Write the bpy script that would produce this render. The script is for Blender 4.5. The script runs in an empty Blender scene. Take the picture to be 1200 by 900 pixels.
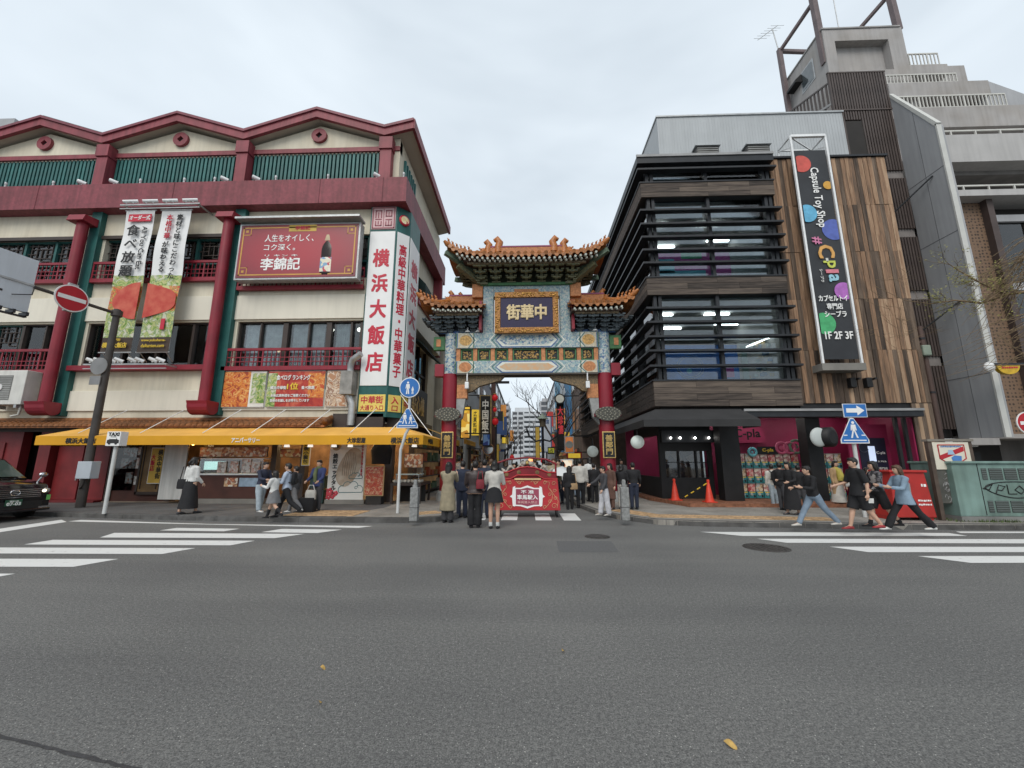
import bpy, bmesh, math, random
from mathutils import Vector, Matrix
random.seed(7)
S = bpy.context.scene
COL = S.collection
PI = math.pi
R = math.radians
# ------------------------------------------------------------------ camera, world, sun, exposure
FPX = 476.0
TH = math.atan(90 / FPX)
PS = math.atan(17 / math.hypot(FPX, 90))
HC = 1.62
cam = bpy.data.cameras.new('Camera')
cam.sensor_width = 36.0
cam.lens = 36.0 * FPX / 1200.0
cam.clip_start = 0.05
cam.clip_end = 2000
camo = bpy.data.objects.new('Camera', cam)
camo.location = (0, 0, HC)
camo.rotation_euler = (PI / 2 + TH, 0, PS)
COL.objects.link(camo)
S.camera = camo

SUN_EL, SUN_AZ = R(46), R(198)      # overcast glow high behind the viewer
W = bpy.data.worlds.new('World')
S.world = W
W.use_nodes = True
nt = W.node_tree
nt.nodes.clear()
out = nt.nodes.new('ShaderNodeOutputWorld')
bg = nt.nodes.new('ShaderNodeBackground')
bg.inputs[1].default_value = 0.1
sky = nt.nodes.new('ShaderNodeTexSky')
sky.sky_type = 'NISHITA'
sky.sun_disc = False
sky.sun_elevation = SUN_EL
sky.sun_rotation = SUN_AZ
sky.air_density = 1.0
sky.dust_density = 3.0
geo = nt.nodes.new('ShaderNodeTexCoord')
mp = nt.nodes.new('ShaderNodeMapping')
mp.inputs['Scale'].default_value = (1.0, 1.0, 2.6)
no = nt.nodes.new('ShaderNodeTexNoise')
no.inputs['Scale'].default_value = 1.15
no.inputs['Detail'].default_value = 4.5
no.inputs['Roughness'].default_value = 0.55
no.inputs['Distortion'].default_value = 0.4
cr = nt.nodes.new('ShaderNodeValToRGB')
cr.color_ramp.elements[0].position = 0.28
cr.color_ramp.elements[0].color = (4.95, 5.6, 6.2, 1)
cr.color_ramp.elements[1].position = 0.68
cr.color_ramp.elements[1].color = (7.3, 8.0, 8.55, 1)
mx = nt.nodes.new('ShaderNodeMixRGB')
mx.inputs[0].default_value = 0.9
nt.links.new(geo.outputs['Generated'], mp.inputs[0])
nt.links.new(mp.outputs[0], no.inputs['Vector'])
nt.links.new(no.outputs['Fac'], cr.inputs[0])
nt.links.new(sky.outputs[0], mx.inputs[1])
nt.links.new(cr.outputs[0], mx.inputs[2])
nt.links.new(mx.outputs[0], bg.inputs[0])
nt.links.new(bg.outputs[0], out.inputs[0])

sl = bpy.data.lights.new('Sun', 'SUN')
sl.energy = 1.5
sl.angle = R(36)
sl.color = (1.0, 0.96, 0.9)
so = bpy.data.objects.new('Sun', sl)
so.rotation_euler = (PI / 2 - SUN_EL, 0, R(-14))
so.location = (-4, -6, 30)
COL.objects.link(so)
S.view_settings.view_transform = 'Standard'
S.view_settings.look = 'None'
S.view_settings.exposure = 0.4
S.view_settings.gamma = 1.0
S.view_settings.use_curve_mapping = False
S.render.engine = 'CYCLES'
S.cycles.use_denoising = True
S.cycles.max_bounces = 6
S.cycles.transparent_max_bounces = 12

# ------------------------------------------------------------------ photograph pixel -> point on a real plane (for surveying the place)
_c, _s = math.cos, math.sin
_FW = Vector((-_s(PS) * _c(TH), _c(PS) * _c(TH), _s(TH)))
_RT = Vector((_c(PS), _s(PS), 0))
_UP = Vector((_s(PS) * _s(TH), -_c(PS) * _s(TH), _c(TH)))
def ray(px, py): return _FW + _RT * ((px - 600) / FPX) + _UP * ((450 - py) / FPX)
def G(px, py, z=0.0):
    d = ray(px, py); t = (z - HC) / d.z
    return Vector((d.x * t, d.y * t, z))
def P(px, py, Y):
    d = ray(px, py); t = Y / d.y
    return Vector((d.x * t, Y, HC + d.z * t))
def PX(px, py, X):
    d = ray(px, py); t = X / d.x
    return Vector((X, d.y * t, HC + d.z * t))
def Z(px, py, Y): return P(px, py, Y).z

# ------------------------------------------------------------------ materials
_M = {}
def M(name, col=(.5, .5, .5), rough=.6, var=.12, vs=2.0, bump=0.0, bs=60.0, metal=0.0, streak=0.0, rnd=0.0, emit=0.0, spec=.4, col2=None, coat=0.0, dirt=0.0):
    if name in _M: return _M[name]
    m = bpy.data.materials.new(name); _M[name] = m
    m.use_nodes = True
    t = m.node_tree; N = t.nodes; L = t.links
    b = N['Principled BSDF']
    b.inputs['Roughness'].default_value = rough
    b.inputs['Metallic'].default_value = metal
    b.inputs['Specular IOR Level'].default_value = spec
    if coat: b.inputs['Coat Weight'].default_value = coat
    tc = N.new('ShaderNodeTexCoord')
    def noise(scale, detail=4, sc=None):
        n = N.new('ShaderNodeTexNoise'); n.inputs['Scale'].default_value = scale; n.inputs['Detail'].default_value = detail
        if sc:
            q = N.new('ShaderNodeMapping'); q.inputs['Scale'].default_value = sc
            L.new(tc.outputs['Object'], q.inputs[0]); L.new(q.outputs[0], n.inputs['Vector'])
        else: L.new(tc.outputs['Object'], n.inputs['Vector'])
        return n
    def ramp(src, p0, c0, p1, c1):
        r = N.new('ShaderNodeValToRGB'); r.color_ramp.elements[0].position = p0; r.color_ramp.elements[1].position = p1
        r.color_ramp.elements[0].color = c0 + (1,) if len(c0) == 3 else c0
        r.color_ramp.elements[1].color = c1 + (1,) if len(c1) == 3 else c1
        L.new(src, r.inputs[0]); return r
    def mul(a, bb, fac=1.0):
        x = N.new('ShaderNodeMixRGB'); x.blend_type = 'MULTIPLY'; x.inputs[0].default_value = fac
        L.new(a, x.inputs[1]); L.new(bb, x.inputs[2]); return x.outputs[0]
    c2 = col2 or tuple(v * (1 - 2 * var) for v in col)
    c1 = col if col2 else tuple(min(1, v * (1 + var * .6)) for v in col)
    cur = ramp(noise(vs, 6).outputs['Fac'], .3, c2, .7, c1).outputs[0]
    if streak:
        k = 1 - streak
        cur = mul(cur, ramp(noise(3.0, 5, (2.2, 2.2, .16)).outputs['Fac'], .32, (k, k, k), .6, (1, 1, 1)).outputs[0])
    if dirt:
        k = 1 - dirt
        cur = mul(cur, ramp(noise(.9, 8).outputs['Fac'], .35, (k, k * .97, k * .93), .62, (1, 1, 1)).outputs[0])
    if rnd:
        oi = N.new('ShaderNodeObjectInfo')
        cur = mul(cur, ramp(oi.outputs['Random'], 0, (1 - rnd,) * 3, 1, (1, 1, 1)).outputs[0])
    L.new(cur, b.inputs['Base Color'])
    if emit:
        L.new(cur, b.inputs['Emission Color']); b.inputs['Emission Strength'].default_value = emit
    if bump:
        bn = N.new('ShaderNodeBump'); bn.inputs['Strength'].default_value = bump; bn.inputs['Distance'].default_value = .01
        L.new(noise(bs, 5).outputs['Fac'], bn.inputs['Height']); L.new(bn.outputs[0], b.inputs['Normal'])
    return m
def M_emit(name, col, strength):
    if name in _M: return _M[name]
    m = bpy.data.materials.new(name); _M[name] = m; m.use_nodes = True
    b = m.node_tree.nodes['Principled BSDF']
    b.inputs['Base Color'].default_value = col + (1,)
    b.inputs['Emission Color'].default_value = col + (1,)
    b.inputs['Emission Strength'].default_value = strength
    return m
def M_glass(name, tint=(.75, .8, .82), rough=.03, refl=1.0):
    if name in _M: return _M[name]
    m = bpy.data.materials.new(name); _M[name] = m; m.use_nodes = True
    t = m.node_tree; N = t.nodes; L = t.links; N.clear()
    o = N.new('ShaderNodeOutputMaterial'); mix = N.new('ShaderNodeMixShader')
    tr = N.new('ShaderNodeBsdfTransparent'); tr.inputs[0].default_value = tint + (1,)
    gl = N.new('ShaderNodeBsdfGlossy'); gl.inputs['Roughness'].default_value = rough
    fr = N.new('ShaderNodeFresnel'); fr.inputs[0].default_value = 1.5
    mm = N.new('ShaderNodeMath'); mm.operation = 'MULTIPLY'; mm.inputs[1].default_value = 2.0 * refl
    nz = N.new('ShaderNodeTexNoise'); nz.inputs['Scale'].default_value = .7
    bn = N.new('ShaderNodeBump'); bn.inputs['Strength'].default_value = .08; bn.inputs['Distance'].default_value = .05
    L.new(nz.outputs[0], bn.inputs['Height']); L.new(bn.outputs[0], gl.inputs['Normal'])
    L.new(fr.outputs[0], mm.inputs[0]); L.new(mm.outputs[0], mix.inputs[0]); L.new(tr.outputs[0], mix.inputs[1]); L.new(gl.outputs[0], mix.inputs[2])
    L.new(mix.outputs[0], o.inputs[0])
    return m
def M_print(name, cols, scale=6.0, emit=0.0, rough=.5, kind='voronoi', dist=.6):
    """a printed picture: irregular patches of several inks"""
    if name in _M: return _M[name]
    m = bpy.data.materials.new(name); _M[name] = m; m.use_nodes = True
    t = m.node_tree; N = t.nodes; L = t.links; b = N['Principled BSDF']; b.inputs['Roughness'].default_value = rough
    tc = N.new('ShaderNodeTexCoord')
    n = N.new('ShaderNodeTexNoise'); n.inputs['Scale'].default_value = scale * .8; n.inputs['Detail'].default_value = 3; n.inputs['Distortion'].default_value = dist
    L.new(tc.outputs['Object'], n.inputs['Vector'])
    src = n.outputs['Fac']; lo, hi = .37, .66
    if kind == 'voronoi':
        v = N.new('ShaderNodeTexVoronoi'); v.inputs['Scale'].default_value = scale
        ad = N.new('ShaderNodeMixRGB'); ad.inputs[0].default_value = .12
        L.new(tc.outputs['Object'], ad.inputs[1]); L.new(n.outputs['Color'], ad.inputs[2]); L.new(ad.outputs[0], v.inputs['Vector'])
        sep = N.new('ShaderNodeSeparateColor'); L.new(v.outputs['Color'], sep.inputs[0]); src = sep.outputs[0]; lo, hi = 0, 1
    r = N.new('ShaderNodeValToRGB'); r.color_ramp.interpolation = 'CONSTANT' if kind == 'voronoi' else 'LINEAR'
    e = r.color_ramp.elements
    while len(e) < len(cols): e.new(.5)
    for i, c in enumerate(cols):
        e[i].position = lo + (hi - lo) * i / len(cols); e[i].color = tuple(c) + (1,)
    L.new(src, r.inputs[0]); L.new(r.outputs[0], b.inputs['Base Color'])
    if emit: L.new(r.outputs[0], b.inputs['Emission Color']); b.inputs['Emission Strength'].default_value = emit
    return m

# ------------------------------------------------------------------ mesh builder
class MB:
    def __init__(s): s.v = []; s.f = []; s.sm = []
    def add(s, vs, fs, smooth=False):
        o = len(s.v); s.v += [tuple(p) for p in vs]
        s.f += [tuple(i + o for i in f) for f in fs]; s.sm += [smooth] * len(fs); return s
    def box(s, x0, x1, y0, y1, z0, z1, rz=0.0, c=None):
        if x0 > x1: x0, x1 = x1, x0
        if y0 > y1: y0, y1 = y1, y0
        if z0 > z1: z0, z1 = z1, z0
        vs = [(x, y, z) for z in (z0, z1) for y in (y0, y1) for x in (x0, x1)]
        if rz:
            c = c or ((x0 + x1) / 2, (y0 + y1) / 2); ca, sa = math.cos(rz), math.sin(rz)
            vs = [(c[0] + (x - c[0]) * ca - (y - c[1]) * sa, c[1] + (x - c[0]) * sa + (y - c[1]) * ca, z) for x, y, z in vs]
        return s.add(vs, [(0, 2, 3, 1), (4, 5, 7, 6), (0, 1, 5, 4), (2, 6, 7, 3), (0, 4, 6, 2), (1, 3, 7, 5)])
    def bar(s, a, b, w, h=None):
        """square bar from a to b"""
        a, b = Vector(a), Vector(b); d = (b - a).normalized(); h = h or w
        u = d.cross(Vector((0, 0, 1)))
        u = Vector((1, 0, 0)) if u.length < 1e-4 else u.normalized()
        v = u.cross(d).normalized(); vs = []
        for p in (a, b):
            for i, j in ((-1, -1), (1, -1), (1, 1), (-1, 1)): vs.append(p + u * (i * w / 2) + v * (j * h / 2))
        return s.add(vs, [(0, 1, 2, 3), (4, 7, 6, 5), (0, 4, 5, 1), (1, 5, 6, 2), (2, 6, 7, 3), (3, 7, 4, 0)])
    def prism(s, poly, a0, a1, axis='y'):
        """poly in the plane across the axis: y->(x,z), x->(y,z), z->(x,y)"""
        n = len(poly); f3 = {'y': lambda p, a: (p[0], a, p[1]), 'x': lambda p, a: (a, p[0], p[1]), 'z': lambda p, a: (p[0], p[1], a)}[axis]
        vs = [f3(p, a0) for p in poly] + [f3(p, a1) for p in poly]
        return s.add(vs, [tuple(range(n)), tuple(range(2 * n - 1, n - 1, -1))] + [(i, i + n, (i + 1) % n + n, (i + 1) % n) for i in range(n)])
    def tube(s, pts, r, n=8, cap=True):
        pts = [Vector(p) for p in pts]; rs = r if isinstance(r, (list, tuple)) else [r] * len(pts)
        rings = []; pu = None
        for i, p in enumerate(pts):
            d = (pts[min(i + 1, len(pts) - 1)] - pts[max(i - 1, 0)]).normalized()
            u = (pu - d * pu.dot(d)) if pu else d.cross(Vector((0, 0, 1)))
            if u.length < 1e-4: u = d.cross(Vector((0, 1, 0)))
            u = u.normalized(); pu = u; v = d.cross(u)
            rings.append([p + (u * math.cos(2 * PI * k / n) + v * math.sin(2 * PI * k / n)) * rs[i] for k in range(n)])
        return s.loft(rings, cap)
    def loft(s, rings, cap=True, smooth=True):
        n = len(rings[0]); vs = [p for q in rings for p in q]; fs = []
        for i in range(len(rings) - 1):
            for k in range(n):
                k2 = (k + 1) % n; fs.append((i * n + k, i * n + k2, (i + 1) * n + k2, (i + 1) * n + k))
        s.add(vs, fs, smooth)
        if cap:
            s.add(rings[0], [tuple(range(n - 1, -1, -1))]); s.add(rings[-1], [tuple(range(n))])
        return s
    def lathe(s, prof, c=(0, 0, 0), n=16, cap=True, sx=1, sy=1):
        return s.loft([[(c[0] + r * sx * math.cos(2 * PI * k / n), c[1] + r * sy * math.sin(2 * PI * k / n), c[2] + z) for k in range(n)] for r, z in prof], cap)
    def ball(s, c, rx, ry=None, rz=None, n=10, m=7, rot=None):
        ry = ry or rx; rz = rz or rx; rings = []
        for i in range(m + 1):
            a = -PI / 2 + PI * i / m; q = max(math.cos(a), .02)
            ring = [Vector((rx * q * math.cos(2 * PI * k / n), ry * q * math.sin(2 * PI * k / n), rz * math.sin(a))) for k in range(n)]
            if rot: ring = [rot @ p for p in ring]
            rings.append([p + Vector(c) for p in ring])
        return s.loft(rings, True)
    def disc(s, c, r, n=24, d=.02, axis='y', rx=None, poly=None):
        pl = [(c[0] + (rx or r) * math.cos(2 * PI * k / n), c[2] + r * math.sin(2 * PI * k / n)) for k in range(n)]
        return s.prism(pl, c[1], c[1] + d, 'y')
    def quad(s, a, b, c, d): return s.add([a, b, c, d], [(0, 1, 2, 3)])
    def xf(s, mat):
        s.v = [tuple(mat @ Vector(p)) for p in s.v]; return s
    def mesh(s, name, mat=None):
        me = bpy.data.meshes.new(name); me.from_pydata(s.v, [], s.f)
        me.polygons.foreach_set('use_smooth', s.sm)
        bm = bmesh.new(); bm.from_mesh(me); bmesh.ops.recalc_face_normals(bm, faces=bm.faces); bm.to_mesh(me); bm.free()
        if mat: me.materials.append(mat)
        return me
    def obj(s, name, mat, parent=None, local=False, bevel=0.0):
        o = link(name, s.mesh(name, mat), parent, local)
        if bevel:
            b = o.modifiers.new('bevel', 'BEVEL'); b.width = bevel; b.segments = 2; b.limit_method = 'ANGLE'
        return o
def rootloc(p):
    v = Vector(p.location)
    while p.parent: p = p.parent; v = v + Vector(p.location)
    return v
def link(name, me, parent=None, local=False, loc=None, rz=0):
    o = bpy.data.objects.new(name, me); COL.objects.link(o)
    if parent is not None:
        o.parent = parent
        if not local: o.location = -rootloc(parent)
    if loc is not None: o.location = Vector(loc) - (rootloc(parent) if parent is not None else Vector((0, 0, 0)))
    if rz: o.rotation_euler.z = rz
    return o
def tag(o, label=None, cat=None, group=None, kind=None):
    if label: o['label'] = label
    if cat: o['category'] = cat
    if group: o['group'] = group
    if kind: o['kind'] = kind
    return o
def T(name, label, cat, loc=(0, 0, 0), group=None, rz=0):
    o = bpy.data.objects.new(name, None); o.empty_display_size = .2; COL.objects.link(o)
    o.location = loc; o.rotation_euler.z = rz
    return tag(o, label, cat, group)
def copy_tree(o, parent=None):
    c = o.copy(); COL.objects.link(c)
    if parent is not None: c.parent = parent
    for ch in list(o.children): copy_tree(ch, c)
    return c
# ------------------------------------------------------------------ lettering
_TX = {}
LSC = bpy.data.scenes.new('lettering_layout')
ORD = ['first', 'second', 'third', 'fourth', 'fifth', 'sixth', 'seventh', 'eighth', 'ninth', 'tenth', 'eleventh', 'twelfth', 'thirteenth', 'fourteenth', 'fifteenth', 'sixteenth', 'seventeenth', 'eighteenth', 'nineteenth', 'twentieth', '21st', '22nd', '23rd', '24th', '25th', '26th', '27th', '28th', '29th', '30th']
def text_mesh(body, bold, spacing, vert):
    key = (body, bold, spacing, vert)
    if key in _TX: return _TX[key]
    cu = bpy.data.curves.new('lettering', 'FONT'); cu.body = '\n'.join(body) if vert else body
    cu.size = 1; cu.align_x = 'CENTER'; cu.resolution_u = 2; cu.offset = 0.0; cu.extrude = .02; cu.space_line = spacing
    ob = bpy.data.objects.new('lettering', cu); LSC.collection.objects.link(ob)
    with bpy.context.temp_override(scene=LSC, view_layer=LSC.view_layers[0]): dg = bpy.context.evaluated_depsgraph_get()
    me = bpy.data.meshes.new_from_object(ob.evaluated_get(dg))
    bpy.data.objects.remove(ob)
    xs = [v.co.x for v in me.vertices]; ys = [v.co.y for v in me.vertices]
    if not xs: xs = ys = [0, 1]
    if bold > .004:        # heavier strokes: shifted copies, each a hair deeper
        bm = bmesh.new(); bm.from_mesh(me); g0 = list(bm.verts) + list(bm.edges) + list(bm.faces)
        for k, (dx, dy) in enumerate(((bold, bold), (-bold, bold), (bold, -bold), (-bold, -bold))):
            d = bmesh.ops.duplicate(bm, geom=g0)
            bmesh.ops.translate(bm, vec=(dx, dy, -.003 * (k + 1)), verts=[e for e in d['geom'] if isinstance(e, bmesh.types.BMVert)])
        bm.to_mesh(me); bm.free()
    x0, x1, y0, y1 = min(xs), max(xs), min(ys), max(ys)
    for v in me.vertices:      # unit box, standing upright facing -Y
        v.co = Vector(((v.co.x - (x0 + x1) / 2) / max(x1 - x0, .01), -v.co.z, (v.co.y - (y0 + y1) / 2) / max(y1 - y0, .01)))
    _TX[key] = me
    return me
def txt(body, c, w, h, mat, parent, bold=.01, vert=False, spacing=1.0, rz=0.0, deep=.35, name='lettering', local=False, roll=0.0, rx=0.0):
    me = text_mesh(body, bold, spacing, vert)
    key = (body, bold, spacing, vert, mat.name)
    if key not in _TX:
        m2 = me.copy(); m2.materials.clear(); m2.materials.append(mat); _TX[key] = m2
    o = bpy.data.objects.new(name, _TX[key]); COL.objects.link(o)
    o.parent = parent; o.scale = (w, deep, h); o.rotation_euler = (rx, roll, rz)
    o.location = Vector(c) - (Vector((0, 0, 0)) if local else rootloc(parent))
    return o
# ------------------------------------------------------------------ ground
def asphalt():
    m = bpy.data.materials.new('asphalt'); m.use_nodes = True
    t = m.node_tree; N = t.nodes; L = t.links; b = N['Principled BSDF']
    tc = N.new('ShaderNodeTexCoord')
    def nz(s, d=4, r=.5):
        n = N.new('ShaderNodeTexNoise'); n.inputs['Scale'].default_value = s; n.inputs['Detail'].default_value = d; n.inputs['Roughness'].default_value = r
        L.new(tc.outputs['Object'], n.inputs['Vector']); return n.outputs['Fac']
    def rp(src, p0, c0, p1, c1):
        r = N.new('ShaderNodeValToRGB'); r.color_ramp.elements[0].position = p0; r.color_ramp.elements[1].position = p1
        r.color_ramp.elements[0].color = (*c0, 1); r.color_ramp.elements[1].color = (*c1, 1); L.new(src, r.inputs[0]); return r.outputs[0]
    def mix(f, a, bb, mode='MIX'):
        x = N.new('ShaderNodeMixRGB'); x.blend_type = mode
        if isinstance(f, float): x.inputs[0].default_value = f
        else: L.new(f, x.inputs[0])
        L.new(a, x.inputs[1]); L.new(bb, x.inputs[2]); return x.outputs[0]
    base = rp(nz(.35, 7), .3, (.128, .127, .124), .7, (.166, .164, .158))
    fine = rp(nz(95, 3, .75), .36, (.42, .42, .43), .64, (1.42, 1.42, 1.4))
    c = mix(1.0, base, fine, 'MULTIPLY')
    big = rp(nz(34, 3, .6), .36, (.66, .66, .67), .62, (1.2, 1.2, 1.19))
    c = mix(.8, c, big, 'MULTIPLY')
    v = N.new('ShaderNodeTexVoronoi'); v.inputs['Scale'].default_value = 55; L.new(tc.outputs['Object'], v.inputs['Vector'])
    spk = rp(v.outputs['Distance'], .10, (1, 1, 1), .22, (0, 0, 0))
    sel = N.new('ShaderNodeSeparateColor'); L.new(v.outputs['Color'], sel.inputs[0])
    s2 = rp(sel.outputs[1], .66, (0, 0, 0), .74, (1, 1, 1))
    f = mix(1.0, spk, s2, 'MULTIPLY')
    stone = rp(sel.outputs[2], .2, (.18, .17, .16), .9, (.55, .54, .5))
    c = mix(f, c, stone)
    # worn tyre tracks and stains along the road
    mpg = N.new('ShaderNodeMapping'); mpg.inputs['Scale'].default_value = (.05, .55, 1); L.new(tc.outputs['Object'], mpg.inputs[0])
    n2 = N.new('ShaderNodeTexNoise'); n2.inputs['Scale'].default_value = 1.6; n2.inputs['Detail'].default_value = 6; L.new(mpg.outputs[0], n2.inputs['Vector'])
    c = mix(.9, c, rp(n2.outputs['Fac'], .3, (.80, .80, .81), .7, (1.12, 1.12, 1.1)), 'MULTIPLY')
    L.new(c, b.inputs['Base Color']); b.inputs['Roughness'].default_value = .82; b.inputs['Specular IOR Level'].default_value = .35
    bn = N.new('ShaderNodeBump'); bn.inputs['Strength'].default_value = .7; bn.inputs['Distance'].default_value = .012
    L.new(nz(75, 4, .65), bn.inputs['Height']); L.new(bn.outputs[0], b.inputs['Normal'])
    return m
ASPH = asphalt()
road = tag(MB().add([(-160, -60, 0), (160, -60, 0), (160, 420, 0), (-160, 420, 0)], [(0, 1, 2, 3)]).obj('road', ASPH), kind='structure')
PAINT = M('road_paint', (.72, .73, .72), .7, .08, 6, .25, 90, dirt=.25)
def worn_paint():
    m = bpy.data.materials.new('worn_paint'); m.use_nodes = True
    t = m.node_tree; N = t.nodes; L = t.links; b = N['Principled BSDF']; b.inputs['Roughness'].default_value = .75
    tc = N.new('ShaderNodeTexCoord'); n = N.new('ShaderNodeTexNoise'); n.inputs['Scale'].default_value = 9; n.inputs['Detail'].default_value = 9; n.inputs['Roughness'].default_value = .72
    L.new(tc.outputs['Object'], n.inputs['Vector'])
    r = N.new('ShaderNodeValToRGB'); r.color_ramp.elements[0].position = .28; r.color_ramp.elements[0].color = (.2, .17, .165, 1)
    r.color_ramp.elements[1].position = .42; r.color_ramp.elements[1].color = (.62, .62, .60, 1)
    L.new(n.outputs['Fac'], r.inputs[0]); L.new(r.outputs[0], b.inputs['Base Color']); return m
WORN = worn_paint()
def stripe(pts, name='crossing_stripe'):
    q = [G(*p, z=.004) if len(p) == 2 else Vector((p[0], p[1], .004)) for p in pts]
    return MB().add(q, [tuple(range(len(q)))]).obj(name, WORN, road)
for s in ([(245, 614), (437, 616.5), (420, 618.5), (80, 611), (95, 609.2)],
          [(207, 618.6), (281, 619.6), (262, 622.6), (187, 621.6)], [(330, 619.8), (401, 620.6), (372, 624.6), (306, 623.6)],
          [(134, 624.4), (357, 625.6), (322, 630.6), (117, 629.8)], [(62, 632.6), (299, 633.6), (270, 639), (28, 638)],
          [(-120, 641.2), (229, 642.3), (190, 649.2), (-160, 648)], [(-160, 654.4), (139, 655), (86, 664.2), (-220, 663.6)],
          [(-300, 671.5), (18, 672.2), (-14, 678), (-340, 677.5)]): stripe(s)
stripe([(-140, 640), (72, 609), (78, 611.6), (-138, 645)], 'bay_line')
for s in ([(820, 623.2), (1112, 624.6), (1134, 628), (870, 628)], [(887, 631.3), (1300, 632), (1300, 637), (922, 636)],
          [(972, 640.6), (1330, 641), (1330, 647), (1018, 647)], [(1075, 651.6), (1360, 651.4), (1370, 659.2), (1138, 659.6)]): stripe(s)
stripe([(1120, 622.8), (1420, 623.2), (1420, 624.9), (1126, 624.6)], 'edge_line')
for x0, x1 in ((-1.62, -1.17), (-.72, -.27), (.24, .69), (1.02, 1.5)):
    MB().add([(x0, 11.75, .004), (x1, 11.75, .004), (x1, 13.3, .004), (x0, 13.3, .004)], [(0, 1, 2, 3)]).obj('crossing_stripe', WORN, road)
# repaired patch, tar seam, manholes
PATCH = M('patch_asphalt', (.112, .112, .112), .85, .15, 30, .6, 80)
MB().add([G(652, 634, .003), (G(716, 634, .003)), G(726, 647, .003), G(655, 647, .003)], [(0, 1, 2, 3)]).obj('asphalt_patch', PATCH, road)
TAR = M('tar_seam', (.045, .045, .047), .6, .2, 20, .4, 80)
sv = []; random.seed(3)
for i in range(26):
    t_ = i / 25; a = G(-40 + 220 * t_, 852 + 54 * t_ + random.uniform(-1.2, 1.2), .003); w = .008 + .007 * random.random()
    sv += [(a.x, a.y - w, .003), (a.x, a.y + w, .003)]
MB().add(sv, [(2 * i, 2 * i + 2, 2 * i + 3, 2 * i + 1) for i in range(25)]).obj('tar_seam', TAR, road)
IRON = M('cast_iron', (.09, .083, .078), .6, .3, 25, .4, 60, metal=.5)
def manhole(c, r, label):
    t = T('manhole_cover', label, 'manhole', (c.x, c.y, 0), 'manhole covers in the road')
    MB().lathe([(r, .0), (r, .008), (r - .05, .010)], (c.x, c.y, 0), 32).obj('rim', IRON, t)
    b = MB().lathe([(r - .055, .004), (r - .055, .014)], (c.x, c.y, 0), 32)
    for i in range(-3, 4):
        for j in range(-3, 4):
            if math.hypot(i, j) < 3.3: b.box(c.x + i * r * .24 - .03, c.x + i * r * .24 + .03, c.y + j * r * .24 - .03, c.y + j * r * .24 + .03, .013, .02)
    b.obj('lid', IRON, t)
manhole(G(898, 642), .40, 'large round iron manhole cover beside the right crossing stripes')
manhole(G(700, 629), .27, 'small round iron manhole cover in front of the cone corner')
LEAF = M('dry_leaf', (.42, .27, .08), .7, .25, 30)
def leaf(c, a, s, label):
    b = MB(); n = 9; L1 = []; L2 = []
    for i in range(n):
        u = i / (n - 1); w = s * .22 * math.sin(PI * u) ** .8 + .001; x = (u - .5) * s
        L1.append((x, w, .012 + .012 * math.sin(u * 4) + .01)); L2.append((x, -w, .012 + .012 * math.cos(u * 3)))
    b.add(L1 + L2, [(i, i + 1, n + i + 1, n + i) for i in range(n - 1)], True)
    b.xf(Matrix.Translation((c.x, c.y, 0)) @ Matrix.Rotation(a, 4, 'Z'))
    tag(b.obj('fallen_leaf', LEAF), label, 'leaf', 'fallen leaves on the road')
leaf(G(856, 876), -.5, .07, 'yellow brown leaf lying on asphalt at the bottom right')
leaf(G(378, 785), .2, .04, 'small tan leaf lying on the asphalt left of centre')
leaf(G(660, 765), 1.2, .05, 'tiny pale leaf scrap on the asphalt near the middle')
leaf(G(375, 826), 2.1, .05, 'tiny dark leaf scrap on the asphalt in the left foreground')
# pavements
def pavement_mat(name, c1, c2, mort):
    m = bpy.data.materials.new(name); m.use_nodes = True
    t = m.node_tree; N = t.nodes; L = t.links; b = N['Principled BSDF']; b.inputs['Roughness'].default_value = .8
    tc = N.new('ShaderNodeTexCoord'); br = N.new('ShaderNodeTexBrick')
    br.inputs['Color1'].default_value = (*c1, 1); br.inputs['Color2'].default_value = (*c2, 1); br.inputs['Mortar'].default_value = (*mort, 1)
    br.inputs['Scale'].default_value = 5; br.inputs['Mortar Size'].default_value = .012
    n = N.new('ShaderNodeTexNoise'); n.inputs['Scale'].default_value = 1.1; n.inputs['Detail'].default_value = 8
    r = N.new('ShaderNodeValToRGB'); r.color_ramp.elements[0].position = .3; r.color_ramp.elements[0].color = (.62, .6, .58, 1); r.color_ramp.elements[1].position = .65
    x = N.new('ShaderNodeMixRGB'); x.blend_type = 'MULTIPLY'; x.inputs[0].default_value = 1
    L.new(tc.outputs['Object'], br.inputs['Vector']); L.new(tc.outputs['Object'], n.inputs['Vector']); L.new(n.outputs['Fac'], r.inputs[0])
    L.new(br.outputs['Color'], x.inputs[1]); L.new(r.outputs[0], x.inputs[2]); L.new(x.outputs[0], b.inputs['Base Color'])
    bn = N.new('ShaderNodeBump'); bn.inputs['Strength'].default_value = .4; bn.inputs['Distance'].default_value = .006
    L.new(br.outputs['Fac'], bn.inputs['Height']); bn.invert = True; L.new(bn.outputs[0], b.inputs['Normal'])
    return m
PAVE_L = pavement_mat('grey_pavers', (.105, .105, .105), (.13, .128, .125), (.06, .06, .06))
PAVE_R = pavement_mat('stone_pavers', (.26, .245, .22), (.33, .31, .275), (.14, .135, .125))
KERB = M('kerb_concrete', (.125, .122, .118), .85, .2, 4, .4, 50, dirt=.35, rnd=.2)
ZS = .13
kl = [(-60, 14.6), (-30, 13.3), (-20, 12.55), (-14.4, 12.05), (-8.5, 11.3), (-5, 11.15), (-3.1, 11.15), (-2.45, 11.35), (-2.0, 11.85), (-1.85, 12.6), (-1.8, 14), (-1.8, 90)]
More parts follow.
